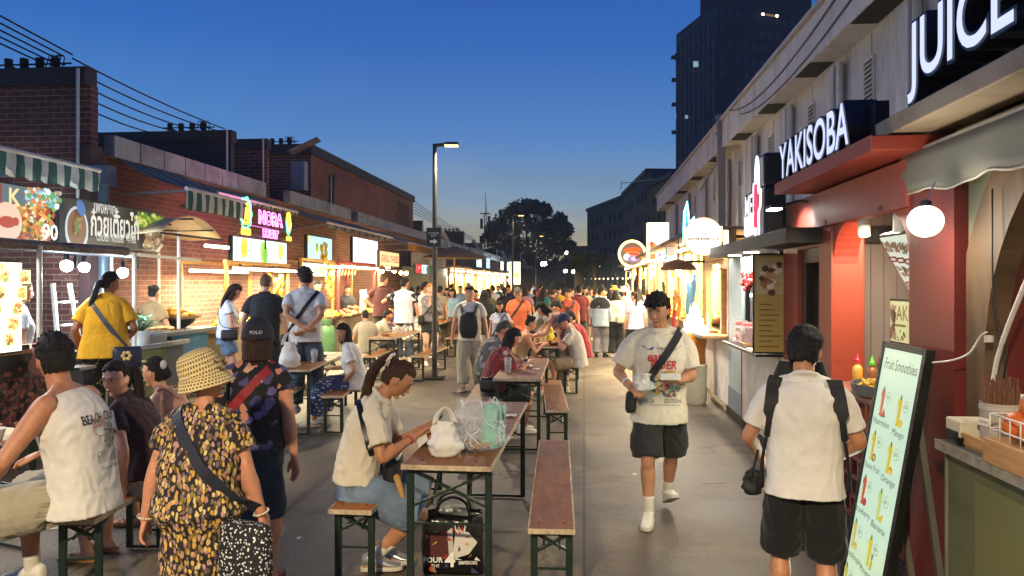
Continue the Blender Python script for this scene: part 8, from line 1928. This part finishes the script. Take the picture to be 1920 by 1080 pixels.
for q in range(26):
 a = q * 2 * pi / 26; sc_.ell(hc + V((.034 * cos(a),-.055 + .02 * sin(a) + .008 * rn.uniform(-1,1),.122 + .03 * sin(a))),(.011,.011,.011),6)
obj('scrunchie',sc_,patt('scrunchie_print','#d8ccb8',['#5a4a44','#e0d8cc','#c8b8a8'],90,(1,1,1),.4),D['hair'],180)
M7 = Matrix.Translation(G7) @ Matrix.Rotation(R(-84),4,'Z'); wr_ = (D['J']['R'][2] + D['J']['L'][2]) / 2 + V((0,.1,.05)); ph = thing('phone','dark phone held in both hands by the ponytail person','phone',M7 @ wr_,R(-84)); q_ = Matrix.Rotation(R(52),4,'X'); obj('case',MB().box((0,0,0),(.078,.16,.011),M=q_),BLACKP,ph,bev=.004); obj('screen',MB().box((0,0,.0062),(.07,.15,.001),M=q_),emis('phone_lit',(.5,.6,.7),.25),ph)
t = bagobj(D,'black shoulder bag with a tan charm in the lap of the ponytail person',(.02,.22,.62),0,(.26,.12,.18),mat('black_leather','#0f0e0f',.4),a=(.1,.0,1.12),b=(-.05,.1,.62),fwd=(1,.2,0),sm=mat('black_leather',0),sw=.035,arc=(-.32,.32)); obj('charm',MB().tube([(.14,.04,-.02),(.18,.08,-.12)],[.022,.016],8,ball=True),mat('charm_tan','#b0834a',.8),t,180)
for k in ('R',):
 wv = D['J'][k][2]; dd = (wv - D['J'][k][1]).normalized(); x = dd.orthogonal().normalized(); y = dd.cross(x); br = thing('bracelet','pink bead and red cord bracelets on the ponytail person','bracelet',M7 @ wv,R(-84)); mb = MB()
 for i in range(18):
  mb.ell(x * (.028 * cos(i * pi / 9)) + y * (.028 * sin(i * pi / 9)) - dd * .02,(.0055,) * 3,6)
 obj('beads',mb,mat('bead_pink','#b8908a',.3),br,180); obj('cord',MB().tube([x * (.029 * cos(i * pi / 9)) + y * (.029 * sin(i * pi / 9)) - dd * .045 for i in range(19)],.003,5),mat('cord_red','#a03024',.7),br,180)
# 8 white shirt and elephant trousers
ELE = patt('elephant_print','#2a3a6a',['#c8ccd0','#3a4a7a','#8a8a80','#20305c','#d8d8d0','#5a5a58'],22,(1,1,2.2),.36,noise_mix=.03)
D = person('person with a black bob in a white shirt and blue elephant print trousers',PG(668,9.25),100,1.62,'f','#a8785c',seat(12,10,.42,(48,8,0),.55,.13,LH=(-.18,.16,.56),LE=(-.5,-.8,.1),LN=(-1,0,0),LF=(-.15,.52,.085)),('bob','#14110f'),dict(type='tee',mat=WHT,hem=-.08,loose=.025,sleeve=.6,sw=.018),dict(type='trousers',mat=ELE,loose=.05,hem=.1,len=1.8),('sneaker',SHOEW,SOLEW),0,seed=11)
# 9 walker with printed shirt
G9 = PG(1236,5.55)
CREAMT = cloth('#d3cab4')
D = person('person in a cream printed shirt and black cargo shorts walking with a box in hand',G9,181,1.675,'m','#a57658',dict(RF=(.09,.12,.085),LF=(-.1,-.3,.13),LP=-24,RH=(.25,.26,1.05),LH=(-.1,.28,1.08),RE=(.55,-.8,-.4),LE=(-.6,-.7,-.5),RD=(-.55,.8,-.25),LD=(.75,.6,.05),RN=(-.3,-.2,-1),LN=(.1,.1,1),LC=.5,RC=.55,head=(-26,14,0),lean=2,RY=-12,LY=10),('fringe','#15110f'),dict(type='tee',mat=CREAMT,hem=-.17,loose=.036,sleeve=.8,sw=.024,drape=1.0,wr=.8),dict(type='shorts',mat=cloth('#221f1e'),len=.98,loose=.036,hem=.15),('sneaker',SHOEW,SOLEW),0,sock=(SOCKW,.13),seed=12)
A = Art(); RD_,BU = '#b8343a','#4a5a8a'
A.text('easy',-.035,.1,.1,RD_,.03,.15,w=.15); A.text('RiDER',.01,.04,.085,RD_,.03,.15,w=.19); A.poly([(-.15,.185),(-.05,.17),(-.07,.15),(-.1,.155)],BU); A.poly([(.15,.185),(.05,.17),(.07,.15),(.1,.155)],BU); A.text('~x~',0,.165,.04,'#2a2a3a',.006)
rn = random.Random(9)
for q in range(90):
 a,r = rn.uniform(0,6.3),math.sqrt(rn.random()); A.poly([(x + r * .12 * cos(a) + .01,y + r * .09 * sin(a) - .1) for x,y in ((0,0),(rn.uniform(.015,.04),rn.uniform(-.015,.015)),(rn.uniform(0,.03),rn.uniform(.01,.03)))],rn.choice(['#3a7a5a','#b83a34','#d0b03a','#4a6a9a','#5a3a30','#2a5a44','#c86a4a','#c8b8a0']))
A.text('DELUX',-.1,-.215,.04,'#2a2a44',.01,w=.09); A.text('EDITION',.075,-.215,.04,'#2a2a44',.01,w=.12); A.rect(-.13,-.245,.13,-.242,'#5a5a6a')
printon(D,A,'print',V((0,.3,1.13)),(0,1,.06),(0,0,1),attr_print(.8))
M9 = Matrix.Translation(G9) @ Matrix.Rotation(R(181),4,'Z')
bxx = thing('snack_box','small white snack box in the hand of the walking person','box',M9 @ (D['J']['L'][2] + V((.07,.1,.045))),R(181)); obj('box',MB().b2((-.07,-.04,-.02),(.07,.04,.025)),mat('white_card',0),bxx,bev=.004); obj('filling',MB().ell((0,.0,.028),(.05,.03,.014),10),mat('noodle',0),bxx,180)
npk = thing('napkin','crumpled white napkin in the other hand of the walking person','napkin',M9 @ (D['J']['R'][2] + V((-.09,.09,-.03))),R(181)); obj('sheet',bagmesh(.1,.07,.12,31,.05,.8),WHT,npk,180)
t = bagobj(D,'black crossbody pouch at the hip of the walking person',(.2,.05,.89),70,(.2,.08,.16),mat('black_nylon','#131316',.7),a=(-.13,.0,1.38),b=(.2,.03,.92),fwd=(0,1,0),sm=mat('black_webbing','#16181c',.8),sw=.055,keys=('top','body'))
w_ = D['J']['R']; dd = (w_[2] - w_[1]).normalized(); wt = thing('wrist_watch','pale watch on the wrist holding the napkin','watch',M9 @ w_[2],R(181)); obj('band',MB().tube([-dd * .05,-dd * .03],[.033,.032],14),SHOEW,wt,40); obj('case',MB().ell(-dd * .04 + V((0,.03,.01)),(.015,.008,.015),10),STEEL,wt)
for sx,k in ((1,'R'),(-1,'L')):
 hj,kn = D['J'][k + 'l'][0],D['J'][k + 'l'][1]; c = hj + (kn - hj) * .72; bv = surf(D,('bottom',)); vs = []
 for iy in range(5):
  rr = []
  for ix in range(5):
   o_ = c + V((sx * .3,(ix - 2) * .035,(iy - 2) * .042)); h = bv.ray_cast(o_,V((-sx,0,0)),.4); rr.append((h[0] if h[0] else o_ - V((sx * .15,0,0))) + V((sx * (.016 if 0 < ix < 4 and 0 < iy < 4 else .001),0,0)))
  vs.append(rr)
 obj('cargo_pocket',MB().loft(vs,closed=False,cap=False),cloth('#221f1e'),D['bottom'],60)
# 10 man with a backpack worn in front
G10 = PG(1508,3.6)
D = person('person in white shirt and black shorts with backpack straps at the red noodle counter',G10,-12,1.53,'m','#a67453',dict(STAND,RF=(.12,.0,.085),LF=(-.12,.03,.085),RH=(.2,.26,.98),LH=(-.22,.24,.96),RE=(.7,-.7,-.5),LE=(-.7,-.7,-.5),head=(-14,14,0),lean=3,slouch=8),('tousle','#131010'),dict(type='tee',mat=WHT,hem=-.09,loose=.03,sleeve=.72,sw=.014,drape=1.0,wr=.8),dict(type='shorts',mat=cloth('#0d0d0e'),len=.98,loose=.034,hem=.12),('sneaker',BLK,SOLEW),0,fat=1.0,seed=13,sh=.96)
M10 = Matrix.Translation(G10) @ Matrix.Rotation(R(-12),4,'Z'); bp = thing('backpack','black backpack worn on the chest, its straps crossing the white shirt','backpack',G10,R(-12)); NYL = mat('black_nylon',0)
obj('body',MB().loft([[V((x * .15 * f,.19 + (y + 1) * .07 * f,.96 + k * .1)) for x,y in [(cos(a) if abs(cos(a)) < .1 else math.copysign(abs(cos(a)) ** .4,cos(a)),math.copysign(abs(sin(a)) ** .5,sin(a))) for a in [2 * pi * i / 20 for i in range(20)]]] for k,f in enumerate((.85,1,1,.95,.7))]),NYL,bp,60)
bv = surf(D,('top','body'))
for sx in (-1,1):
 pts = []
 for (x,z,dy) in ((.12,1.23,1),(.125,1.28,.8),(.13,1.29,.0),(.135,1.265,-1),(.145,1.19,-1),(.158,1.09,-1),(.166,1.02,-1)):
  if dy == -1:
   h = bv.ray_cast(V((sx * x,-.6,z)),V((0,1,0)),1.2); pts.append((h[0] if h[0] else V((sx * x,-.12,z))) + V((sx * .006,-.012,0)))
  elif dy <= .2 and z < 1.1:
   h = bv.ray_cast(V((sx * .6,dy * .3,z)),V((-sx,0,0)),.6); pts.append((h[0] if h[0] else V((sx * .2,dy * .3,z))) + V((sx * .012,0,0)))
  else:
   h = bv.ray_cast(V((sx * x,dy * .1,1.8)),V((0,0,-1)),.8); pts.append((h[0] if h[0] else V((sx * x,dy * .1,z))) + V((0,0,.012)))
 mb = MB(); P2,_ = smooth_path(pts,[1] * len(pts),4); rings = []
 for i,q in enumerate(P2):
  tn = (P2[min(i + 1,len(P2) - 1)] - P2[max(0,i - 1)]).normalized(); sd = tn.cross(V((0,-1,.15)) if abs(tn.z) > .4 else V((0,0,1))).normalized(); nn = sd.cross(tn); wd = .032 if i < len(P2) * .75 else .014; rings.append([q + sd * wd + nn * .006,q - sd * wd + nn * .006,q - sd * wd - nn * .006,q + sd * wd - nn * .006])
 mb.loft(rings); obj('strap',mb,NYL,bp,40); q = pts[-1]; obj('loose_webbing',MB().tube([q,q + V((sx * .02,.02,-.12)),q + V((sx * .025,.03,-.26))],[.012,.012,.02],6,flat=.3,sub=3),NYL,bp,180)
bottle_ = thing('hand_pouch','small black pouch hanging at the hip of the backpack person','pouch',M10 @ V((-.24,.0,.72)),0); obj('pouch',bagmesh(.08,.06,.12,41,.02,.8),NYL,bottle_,180); obj('loop',MB().tube([(0,0,.1),(.03,0,.22)],.006,5),NYL,bottle_)
# ---------------------------------------------------------------- middle distance
def mid(label,u,D_,rz,h,sex,top,bottom,pose=None,hair=('short','#15110f'),skin='#ae7d60',z=0.0,shoes=None,det=1,fat=1.0,seed=None):
 return person(label,PG(u,D_,z),rz,h,sex,skin,pose or STAND,hair,top,bottom,shoes or ('sneaker',SHOEW,SOLEW),det,fat,None,seed or (u % 37))
tee = lambda c,**k: dict(dict(type='tee',mat=cloth(c),hem=-.1,loose=.024,sleeve=.6),**k)
trs = lambda c,**k: dict(dict(type='trousers',mat=cloth(c) if isinstance(c,str) else c,loose=.03),**k)
sho = lambda c,**k: dict(dict(type='shorts',mat=cloth(c) if isinstance(c,str) else c,len=.9,loose=.035),**k)
skt = lambda c,**k: dict(dict(type='skirt',mat=cloth(c) if isinstance(c,str) else c,len=.9),**k)
D = mid('person with long hair in a white blouse and denim shorts at the fruit stall',425,10.3,-62,1.64,'f',tee('#cfd2da',sleeve=.35,sw=.03,hem=-.02),sho(DENIM,len=.5),dict(STAND,RH=(.08,.28,1.02),LH=(-.1,.24,1.04),head=(0,28,0)),('long','#241712'),z=.12,skin='#c09078')
bagobj(D,'black boxy pouch on the white blouse person',(.2,.03,.93),80,(.22,.08,.14),mat('black_leather',0),a=(-.1,0,1.38),b=(.19,.02,1.0),fwd=(0,1,0),sw=.015)
mid('person with cropped brown hair in a black shirt at the fruit stall, seen from behind',497,9.9,14,1.75,'m',tee('#15161c'),trs('#23262e'),dict(STAND,LH=(-.3,.04,.86),RH=(.28,.0,.84)),('buzz','#4a3626'),z=.12,skin='#b5876c')
D = mid('tall person in a white shirt and jeans with hands clasped behind the back',572,9.4,8,1.82,'m',dict(type='tee',mat=cloth('#c9c6c4'),hem=-.08,loose=.022,sleeve=.6),trs(mat('denim_mid','#3f4c5c',.9,var=.3,scale=8)),dict(STAND,RH=(.05,-.21,.98),LH=(.03,-.22,1.02),RE=(1,-.6,0),LE=(-1,-.6,0),RD=(-.8,-.1,-.35),LD=(.8,-.1,-.3),head=(38,4,0)),('short','#17120f'),z=.12,det=0)
bagobj(D,'dark shoulder bag on the person with clasped hands',(-.22,-.03,.92),70,(.2,.08,.16),mat('black_nylon',0),a=(.12,-.02,1.46),b=(-.2,-.02,1.0),sw=.045)
mid('stall keeper in a tan shirt with tied hair behind the noodle counter',284,10.5,-10,1.6,'f',tee('#a08258'),trs('#2a2a30'),dict(STAND,RH=(.2,.25,1.0)),('bun','#15110f'),z=.12)
mid('stall keeper in pale clothes and a dark net cap behind the lit menu board',30,7.6,-40,1.66,'f',tee('#b8bcc4'),trs('#3a3a40'),STAND,('crop','#101012'),z=.12)
mid('stall keeper in black between the two fruit screens',592,16.4,-120,1.68,'m',tee('#16161a'),trs('#22242a'),STAND,('fringe','#14100e'),z=.12)
mid('stall keeper in a dark shirt at the sausage stall, holding a pale card',650,18.9,-140,1.56,'m',tee('#24242a'),trs('#22242a'),dict(STAND,RH=(-.1,.3,1.1)),('short','#1a1410'),z=.12)
mid('broad person in a maroon shirt with hands on hips by the grill stall',718,17.0,16,1.81,'m',tee('#4a2020',loose=.03),sho('#3a3630'),dict(STAND,RH=(.2,-.02,1.02),LH=(-.2,-.02,1.02),RE=(1,-.2,0),LE=(-1,-.2,0),head=(-50,6,0)),('crop','#4a3a2c'),z=.12,fat=1.15,skin='#b5876c')
D = mid('tall person in a white shirt with black sleeves and jeans, bag in hand',757,16.4,6,1.86,'m',tee('#c4c4cc',hem=-.12),trs(MATS['denim_mid']),dict(STAND,RH=(.3,.02,.86),LH=(-.25,.2,1.3),head=(-30,5,0)),('short','#15110f'))
for k in 'RL':
 a_,b_ = D['J'][k][0],D['J'][k][1]; obj('dark_sleeve',MB().tube([a_ + (a_ - b_) * .02,a_ + (b_ - a_) * .3,a_ + (b_ - a_) * .63],[.074,.078,.082],14,sub=2,ball=False),cloth('#16161c'),D['top'],180)
carrier('pale carrier bag held by the person with black sleeves',PG(765,16.3,.5),.3,.26,.16,.28,mat('snack_gold',0),15)
mid('slim person in a white shirt and dark trousers by the lamp post',792,17.4,-70,1.76,'m',tee('#cbc8c0'),trs('#2a2a2e'),dict(STAND,LH=(-.27,.05,.84)),('short','#17120f'))
carrier('mint green carrier bag hanging by the lamp post',PG(781,16.9,.55),.4,.22,.14,.3,mat('mint_paper',0),19)
D = mid('fair haired person in a grey checked shirt and black skirt sipping a drink',806,15.8,205,1.74,'f',dict(type='tee',mat=patt('grey_check','#6a6468',['#8a8488','#58525a','#9a949a'],30,(1,1,1),.4),hem=-.02,loose=.026,sleeve=1.4),skt('#101012',len=.6),dict(STAND,RH=(.05,.2,1.38),LH=(-.1,.22,1.2)),('short','#8a5a30'),skin='#c89a80')
bagobj(D,'black bag with a white charm on the checked shirt person',(.2,.1,.98),60,(.26,.12,.2),mat('black_leather',0),a=(-.1,0,1.45),b=(.18,.05,1.05),fwd=(0,1,0),sw=.02)
mid('seated person with a dark bun facing away at the clear cups table',688,14.3,28,1.6,'f',tee('#8a8272'),trs('#8a8478'),seat(14,12),('bun','#15110f'))
mid('seated person in a beige shirt leaning over the clear cups table',702,15.0,-62,1.62,'f',tee('#a89c86'),trs('#3a3c44'),seat(26,12,RH=(.1,.42,.86),LH=(-.05,.44,.86)),('short','#1a1410'))
mid('seated person in a purple patterned shirt eating at the clear cups table',738,16.6,176,1.62,'f',dict(type='tee',mat=patt('purple_print','#3a2a4a',['#5a3a6a','#2a2038','#7a5a84'],30,(1,1,1),.4),loose=.03,sleeve=.75,hem=-.06),trs('#4a4a50'),seat(14,8,head=(10,0,0),RH=(.06,.22,1.06),LH=(-.12,.36,.9)),('short','#221612'))
D = mid('person walking this way in cream trousers with a black backpack worn in front',881,12.3,183,1.7,'m',tee('#cfc9bb'),trs('#a09884',loose=.045),dict(WALK,head=(0,-4,0),RH=(.3,.0,.82),LH=(-.3,.08,.82)),('short','#1a1512'),skin='#b5866a',shoes=('sandal',SHOEW,SHOEW))
def chestpack(D,label,w=.3,h=.42,m=None):
 q = Matrix.Translation(D['root'].location) @ Matrix.Rotation(D['root'].rotation_euler.z,4,'Z'); t = thing('backpack',label,'backpack',D['root'].location,D['root'].rotation_euler.z); s = D['s']; z0 = D['nk'].z - .15 * s
 obj('body',MB().loft([[V((math.copysign(abs(cos(a)) ** .4,cos(a)) * w / 2 * f,.13 + (math.copysign(abs(sin(a)) ** .5,sin(a)) + 1) * .07 * f,z0 - h + k * h / 5)) for a in [2 * pi * i / 20 for i in range(20)]] for k,f in enumerate((.7,.97,1.04,1,.92,.6))]),m or NYL,t,60)
 for sx in (-1,1):
  obj('strap',MB().tube([(sx * .09,.2,z0 - .03),(sx * .125,.13,z0 + .07),(sx * .14,.03,z0 + .125),(sx * .145,-.08,z0 + .06),(sx * .15,-.1,z0 - .12)],[.03] * 5,8,sub=3,flat=.35),m or NYL,t,180)
 return t
chestpack(D,'large black backpack on the chest of the walker in cream trousers')
mid('person with long black hair, black top and white skirt behind the front backpack walker',908,14.2,5,1.62,'f',tee('#121216'),skt('#c8c4ba',len=.9),WALK,('long','#121010'))
D = mid('child in a pale blue dress with a dark strap facing this way',938,13.6,176,1.42,'f',dict(type='dress',mat=cloth('#a8acc0'),sleeve=.3,len=.8,hem=-.05,loose=.02),None,STAND,('bob','#17120f')); bagobj(D,'thin dark strap bag on the child in the pale blue dress',(.15,.08,.72),60,(.14,.06,.1),NYL,a=(-.09,0,1.18),b=(.14,.04,.78),fwd=(0,1,0),sw=.02)
D = mid('person in an orange shirt and matching shorts looking down',972,15.2,178,1.66,'m',tee('#c0603a'),sho('#b85a36'),dict(STAND,head=(0,26,0),RH=(.12,.25,1.0)),('short','#4a4442')); bagobj(D,'dark sling bag on the orange shirt person',(.16,.1,.98),60,(.16,.07,.12),NYL,a=(-.1,0,1.38),b=(.17,.04,1.0),fwd=(0,1,0),sw=.035)
D = mid('person in a red patterned shirt eating at the sauce bottle table',925,8.7,-72,1.62,'f',dict(type='tee',mat=patt('red_leaf_print','#8a2a2c',['#a84a44','#6a1e22','#c8a898','#3a2a2a','#8a3a34'],15,(1,1,1),.45,noise_mix=.06),hem=-.06,loose=.035,sleeve=.75,sw=.022),sho('#121214',len=1.0),seat(16,14,RH=(.12,.4,.86),LH=(-.1,.42,.88),head=(-6,22,0)),('bob','#17110f'),det=0,fat=1.1)
bagobj(D,'thin striped strap bag beside the red patterned shirt person',(.18,-.08,.6),80,(.22,.1,.16),mat('black_leather',0),a=(-.08,0,1.12),b=(.16,-.04,.66),sw=.018,sm=mat('strap_tan_stripe','#8a6a54',.7))
mid('person in a grey floral shirt seated beyond the red patterned shirt',908,9.9,-66,1.66,'m',dict(type='tee',mat=patt('grey_floral','#6a6662',['#8a8680','#4a4848','#a8a49c'],14,(1,1,1),.42,noise_mix=.06),loose=.03,hem=-.06,sleeve=.7),sho('#4a4640'),seat(20,14,head=(-10,24,0)),('short','#3a3634'))
D = mid('person with a pale headband and tan top at the family table',972,11.6,-70,1.62,'f',dict(type='tank',mat=cloth('#a8825c'),sleeve=0,neck=.4,collar=False,hem=-.04,loose=.014),sho('#8a8478'),seat(14,12,RH=(.1,.4,.84),LH=(-.1,.4,.84),head=(-6,20,0)),('bun','#17110f',(0,-.08,.09)),skin='#c08a68'); hb = D['hc'],D['hm']; obj('headband',MB().tube([hb[0] + hb[1] @ V((.088 * cos(a),.05 + .045 * sin(a) * .5 - .02,.105 * sin(a) + .01)) for a in np.linspace(.1,pi - .1,14)],[.018] * 14,8,flat=.6),cloth('#c8bca0'),D['hair'],180)
mid('small child in white seated between the adults at the family table',986,12.7,-60,1.2,'f',tee('#c8c4bc'),sho('#8a8a90'),seat(10,10,hz=.58,fy=.3),('bob','#17120f'))
mid('person in a grey shirt leaning across the family table',1006,13.9,-88,1.66,'m',tee('#8a8c84'),trs('#3a3a40'),dict(STAND,hz=.86,hip=(0,-.1),lean=40,slouch=14,RH=(.15,.5,.95),LH=(-.12,.5,.95),head=(0,50,0)),('short','#17120f'))
mid('person in a pink top and cream trousers bending over the family table',1057,12.0,88,1.66,'f',tee('#b88a7c',sleeve=.35,hem=-.05),trs('#a89a84'),dict(STAND,hz=.9,hip=(0,-.12),lean=44,slouch=10,ptilt=.6,RH=(.14,.52,.92),LH=(-.14,.5,.92),head=(0,44,0)),('long','#15110f',.14),skin='#c8977c')
D = mid('seated person in a navy cap and pale shirt at the family table',1085,11.75,92,1.66,'m',tee('#b8aea0'),sho('#8a7658'),seat(16,14,RH=(.1,.3,.98),LH=(-.1,.32,.96),head=(10,18,0)),('crop','#15110f')); cpm = cloth('#1c2a54'); cp = MB(); hm,hc = D['hm'],D['hc']
cp.loft([[hc + hm @ V((cos(b_) * cos(a) * .092,sin(b_) * cos(a) * .114 - .004,sin(a) * .125 + .02)) for b_ in [2 * pi * i / 20 for i in range(20)]] for a in np.linspace(-.05,1.5,8)]); o = obj('cap',cp,cpm,D['root'],180); obj('visor',MB().loft([[hc + hm @ V((x * .075,.1 + (.075 * (1 - x * x) if e else 0),.025 - .02 * e)) for x in np.linspace(-1,1,7)] for e in (0,1)],closed=False,cap=False),cpm,o)
mid('seated person in a red jacket just beyond the navy cap',1093,13.2,96,1.66,'f',tee('#8a1e2a',sleeve=1.6,loose=.045),trs('#2a2a30'),seat(18,14),('short','#15110f'))
D = mid('person in a coral red shirt with backpack straps facing this way',1066,17.2,180,1.6,'m',tee('#b04a38'),trs('#4a4a50'),STAND,('short','#2a2420')); chestpack(D,'dark backpack straps on the coral red shirt person',.1,.2)
mid('person in a dark red shirt seen from behind near the family table',1086,18.4,4,1.68,'m',tee('#6a201e'),sho('#3a3a3c'),STAND,('short','#15110f'))
D = mid('person in a pale blue shirt with a black jacket over the shoulders, grey trousers',1126,17.6,-14,1.64,'m',tee('#8fa0b0',hem=-.16,sleeve=1.5,loose=.04),trs('#7a7a80',loose=.04),dict(STAND,head=(-60,4,0)),('short','#17120f'),shoes=('sneaker',BLK,DARKB)); nk = D['nk']; jk = MB(); rn = random.Random(2)
jk.loft([oval(nk + V((0,-.01,dz)),V((1,0,0)),V((0,1,0)),wx,wy) for dz,wx,wy in ((.03,.08,.08),(-.02,.17,.11),(-.1,.24,.155),(-.2,.25,.165),(-.23,.235,.155))]); obj('jacket',remesh(jk,.014,2,wrinkle(.01)),cloth('#16171c'),D['root'],180)
D = mid('person in a white lace top and black trousers with a cream bag',1154,17.6,-6,1.56,'f',tee('#c4bdb0',sleeve=1.2,loose=.035,hem=-.02),trs('#0f0f11',loose=.06),dict(STAND,RH=(.24,.12,.86)),('bob','#131010')); bagobj(D,'cream crossbody bag with a dangling strap on the white lace top person',(.17,-.14,.9),10,(.26,.1,.18),cloth('#b0a488'),a=(-.1,-.02,1.3),b=(.16,-.06,.96),sw=.02)
mid('person in a lavender frill top with a long side ponytail and black skirt',1191,16.3,10,1.56,'f',tee('#a8a4bc',loose=.035,hem=-.1,flare=.2),skt('#121214',len=1.2),dict(STAND,head=(40,6,0)),('tail','#2a1c14',[(.05,-.07,.08),(.06,-.11,.05),(.05,-.14,-.08),(.02,-.14,-.24),(-.02,-.12,-.38)]))
D = mid('person in a yellow hat among the crowd by the souvenir stalls',1152,23.0,170,1.64,'f',tee('#b8b0a4'),trs('#4a4a50'),STAND,('bob','#17120f')); obj('hat',MB().lathe([(.01,.15),(.08,.13),(.1,.06),(.17,.02),(.165,.015),(.09,.04)],n=18,M=Matrix.Translation(D['hc'])),cloth('#c8a838'),D['root'],40)
D = mid('smiling person in a white brimmed hat and print shirt by the souvenir stalls',1170,21.8,168,1.62,'f',dict(type='tee',mat=patt('pale_print','#b8b0a0',['#8a6a5a','#c8c0b0','#5a6a5a'],18,(1,1,1),.35),loose=.03,sleeve=.7),trs('#3a3a40'),STAND,('bob','#17120f')); obj('hat',MB().lathe([(.01,.15),(.08,.13),(.1,.06),(.19,.0),(.185,-.005),(.09,.04)],n=18,M=Matrix.Translation(D['hc'])),WHT,D['root'],40)
# ---------------------------------------------------------------- the far crowd: a few figures copied
def objcol(name):
 m,nt,b = newmat(name); oi = nd(nt,'ObjectInfo'); n = nd(nt,'TexNoise',i_Scale=9.0,i_Detail=4.0); nt.links.new(coord(nt),n.inputs[0]); o = mixc(nt,1.0,oi.outputs['Color'],ramp(nt,n.outputs[0],[(.3,(.8,) * 3),(.7,(1.15,) * 3)]),'MULTIPLY'); nt.links.new(o,b.inputs['Base Color']); b.inputs['Roughness'].default_value = .9; return m
OC = objcol('cloth_dyed'); protos = []
PS = [('m',('short','#15110f'),dict(type='tee',mat=OC,loose=.03),dict(type='trousers',mat=OC,loose=.03),WALK),('f',('long','#17120f'),dict(type='tee',mat=OC,loose=.024),dict(type='skirt',mat=OC,len=.9),STAND),('f',('bob','#1c1512'),dict(type='tee',mat=OC,loose=.026,hem=-.04),dict(type='trousers',mat=OC,loose=.035),WALK),('m',('crop','#2a221c'),dict(type='tee',mat=OC,loose=.035),dict(type='shorts',mat=OC,loose=.04),STAND),('f',('tail','#1a1310'),dict(type='tee',mat=OC,loose=.024,sleeve=1.5),dict(type='shorts',mat=OC,len=.6),STAND)]
TC_ = {'white': '#c8c4bc','black': '#141418','navy': '#1c2440','red': '#8a2a28','teal': '#2a6a6a','grey': '#6a6a6c','beige': '#a8977a','pink': '#b07a80','olive': '#5a5a38','mustard': '#b8902c','lilac': '#8a80a4','rust': '#9a4a2a','sky blue': '#7a98b0','brown': '#5a4030'}
WHERE = {0: 'by the brick row stalls',1: 'amid the crowd',2: 'near the souvenir stalls',3: 'far down the street'}
spots = []; rn = random.Random(21)
rows = [(823,20,0),(838,22,0),(852,19.5,0),(864,24,0),(846,27,0),(893,20.5,0),(905,26,0),(917,19.2,1),(925,23,0),(946,19.5,1),(955,25,1),(960,33,3),(985,20.5,1),(992,27,1),(1003,22,1),(1012,31,3),(1018,19.2,1),(1026,25.5,1),(1036,20.5,1),(1040,34,3),(1048,23.5,1),(1058,28.5,1),(1063,38,3),(1072,22.0,1),(1080,31,3),(1090,26,2),(1097,21.5,2),(1103,35,3),(1108,25,2),(1115,22.5,2),(1121,30,2),(1135,25.5,2),(1141,20.5,2),(1146,31,2),(1162,27.5,2),(1178,25,2),(1198,20.0,2),(876,31,0),(935,30,1),(972,38,3),(1000,42,3),(1050,45,3),(1088,40,3),(1128,37,3),(783,21.5,0),(800,24,0),(770,20.5,0),(812,29,0)]
used = set(); cols = list(TC_)
SIT = ''
for i,(u,D_,wz) in enumerate(rows):
 k = i % 5; rz = rn.choice([0,8,-10,176,185,30,-40,150])
 for _ in range(60):
  a_,b_ = rn.choice(cols),rn.choice(['black','navy','grey','beige','brown','olive','white'])
  if (a_,b_,k) not in used:
   used.add((a_,b_,k)); break
 lab = 'person in %s shirt and %s %s, %s, %s' % (a_,b_,{'trousers': 'trousers','skirt': 'skirt','shorts': 'shorts'}[PS[k][3]['type']],{'short': 'short hair','long': 'long hair','bob': 'bobbed hair','crop': 'cropped hair','tail': 'ponytail'}[PS[k][1][0]],WHERE[wz])
 loc = PG(u,D_,.12 if PG(u,D_).x < KX else 0); h = rn.uniform(.93,1.03)
 if len(protos) <= k:
  Dp = person(lab,loc,rz,1.66 if PS[k][0] == 'm' else 1.6,PS[k][0],'#ae7d60',PS[k][4],PS[k][1],PS[k][2],PS[k][3],('sneaker',SHOEW,SOLEW),2,1.0,'people in the far crowd',i + 60); r = Dp['root']; protos.append(r)
 else:
  r = dup(protos[k],loc,R(rz),lab,h,'people in the far crowd')
 for ch in r.children:
  st_ = ch.name.split('.')[0]
  if st_ in ('shirt',):
   ch.color = (*lin(TC_[a_]),1)
  elif st_ in ('trousers','skirt','shorts'):
   ch.color = (*lin(TC_[b_]),1)
S.view_settings.exposure = EXPO if 'EXPO' in globals() else 1.02
S.use_nodes = False
bpy.data.scenes.remove(TMP)
HAZE = 0.0010
if HAZE:
 hz = MB().b2((-60,-12,-1),(60,175,75)); m = bpy.data.materials.new('haze'); m.use_nodes = True; nt = m.node_tree
 for n in list(nt.nodes):
  nt.nodes.remove(n)
 out = nt.nodes.new('ShaderNodeOutputMaterial'); pv = nt.nodes.new('ShaderNodeVolumePrincipled'); pv.inputs['Color'].default_value = (.9,.9,.88,1); pv.inputs['Density'].default_value = HAZE; pv.inputs['Anisotropy'].default_value = .3; nt.links.new(pv.outputs[0],out.inputs['Volume']); obj('haze',hz,m,kind='stuff')
 S.cycles.volume_bounces = 0
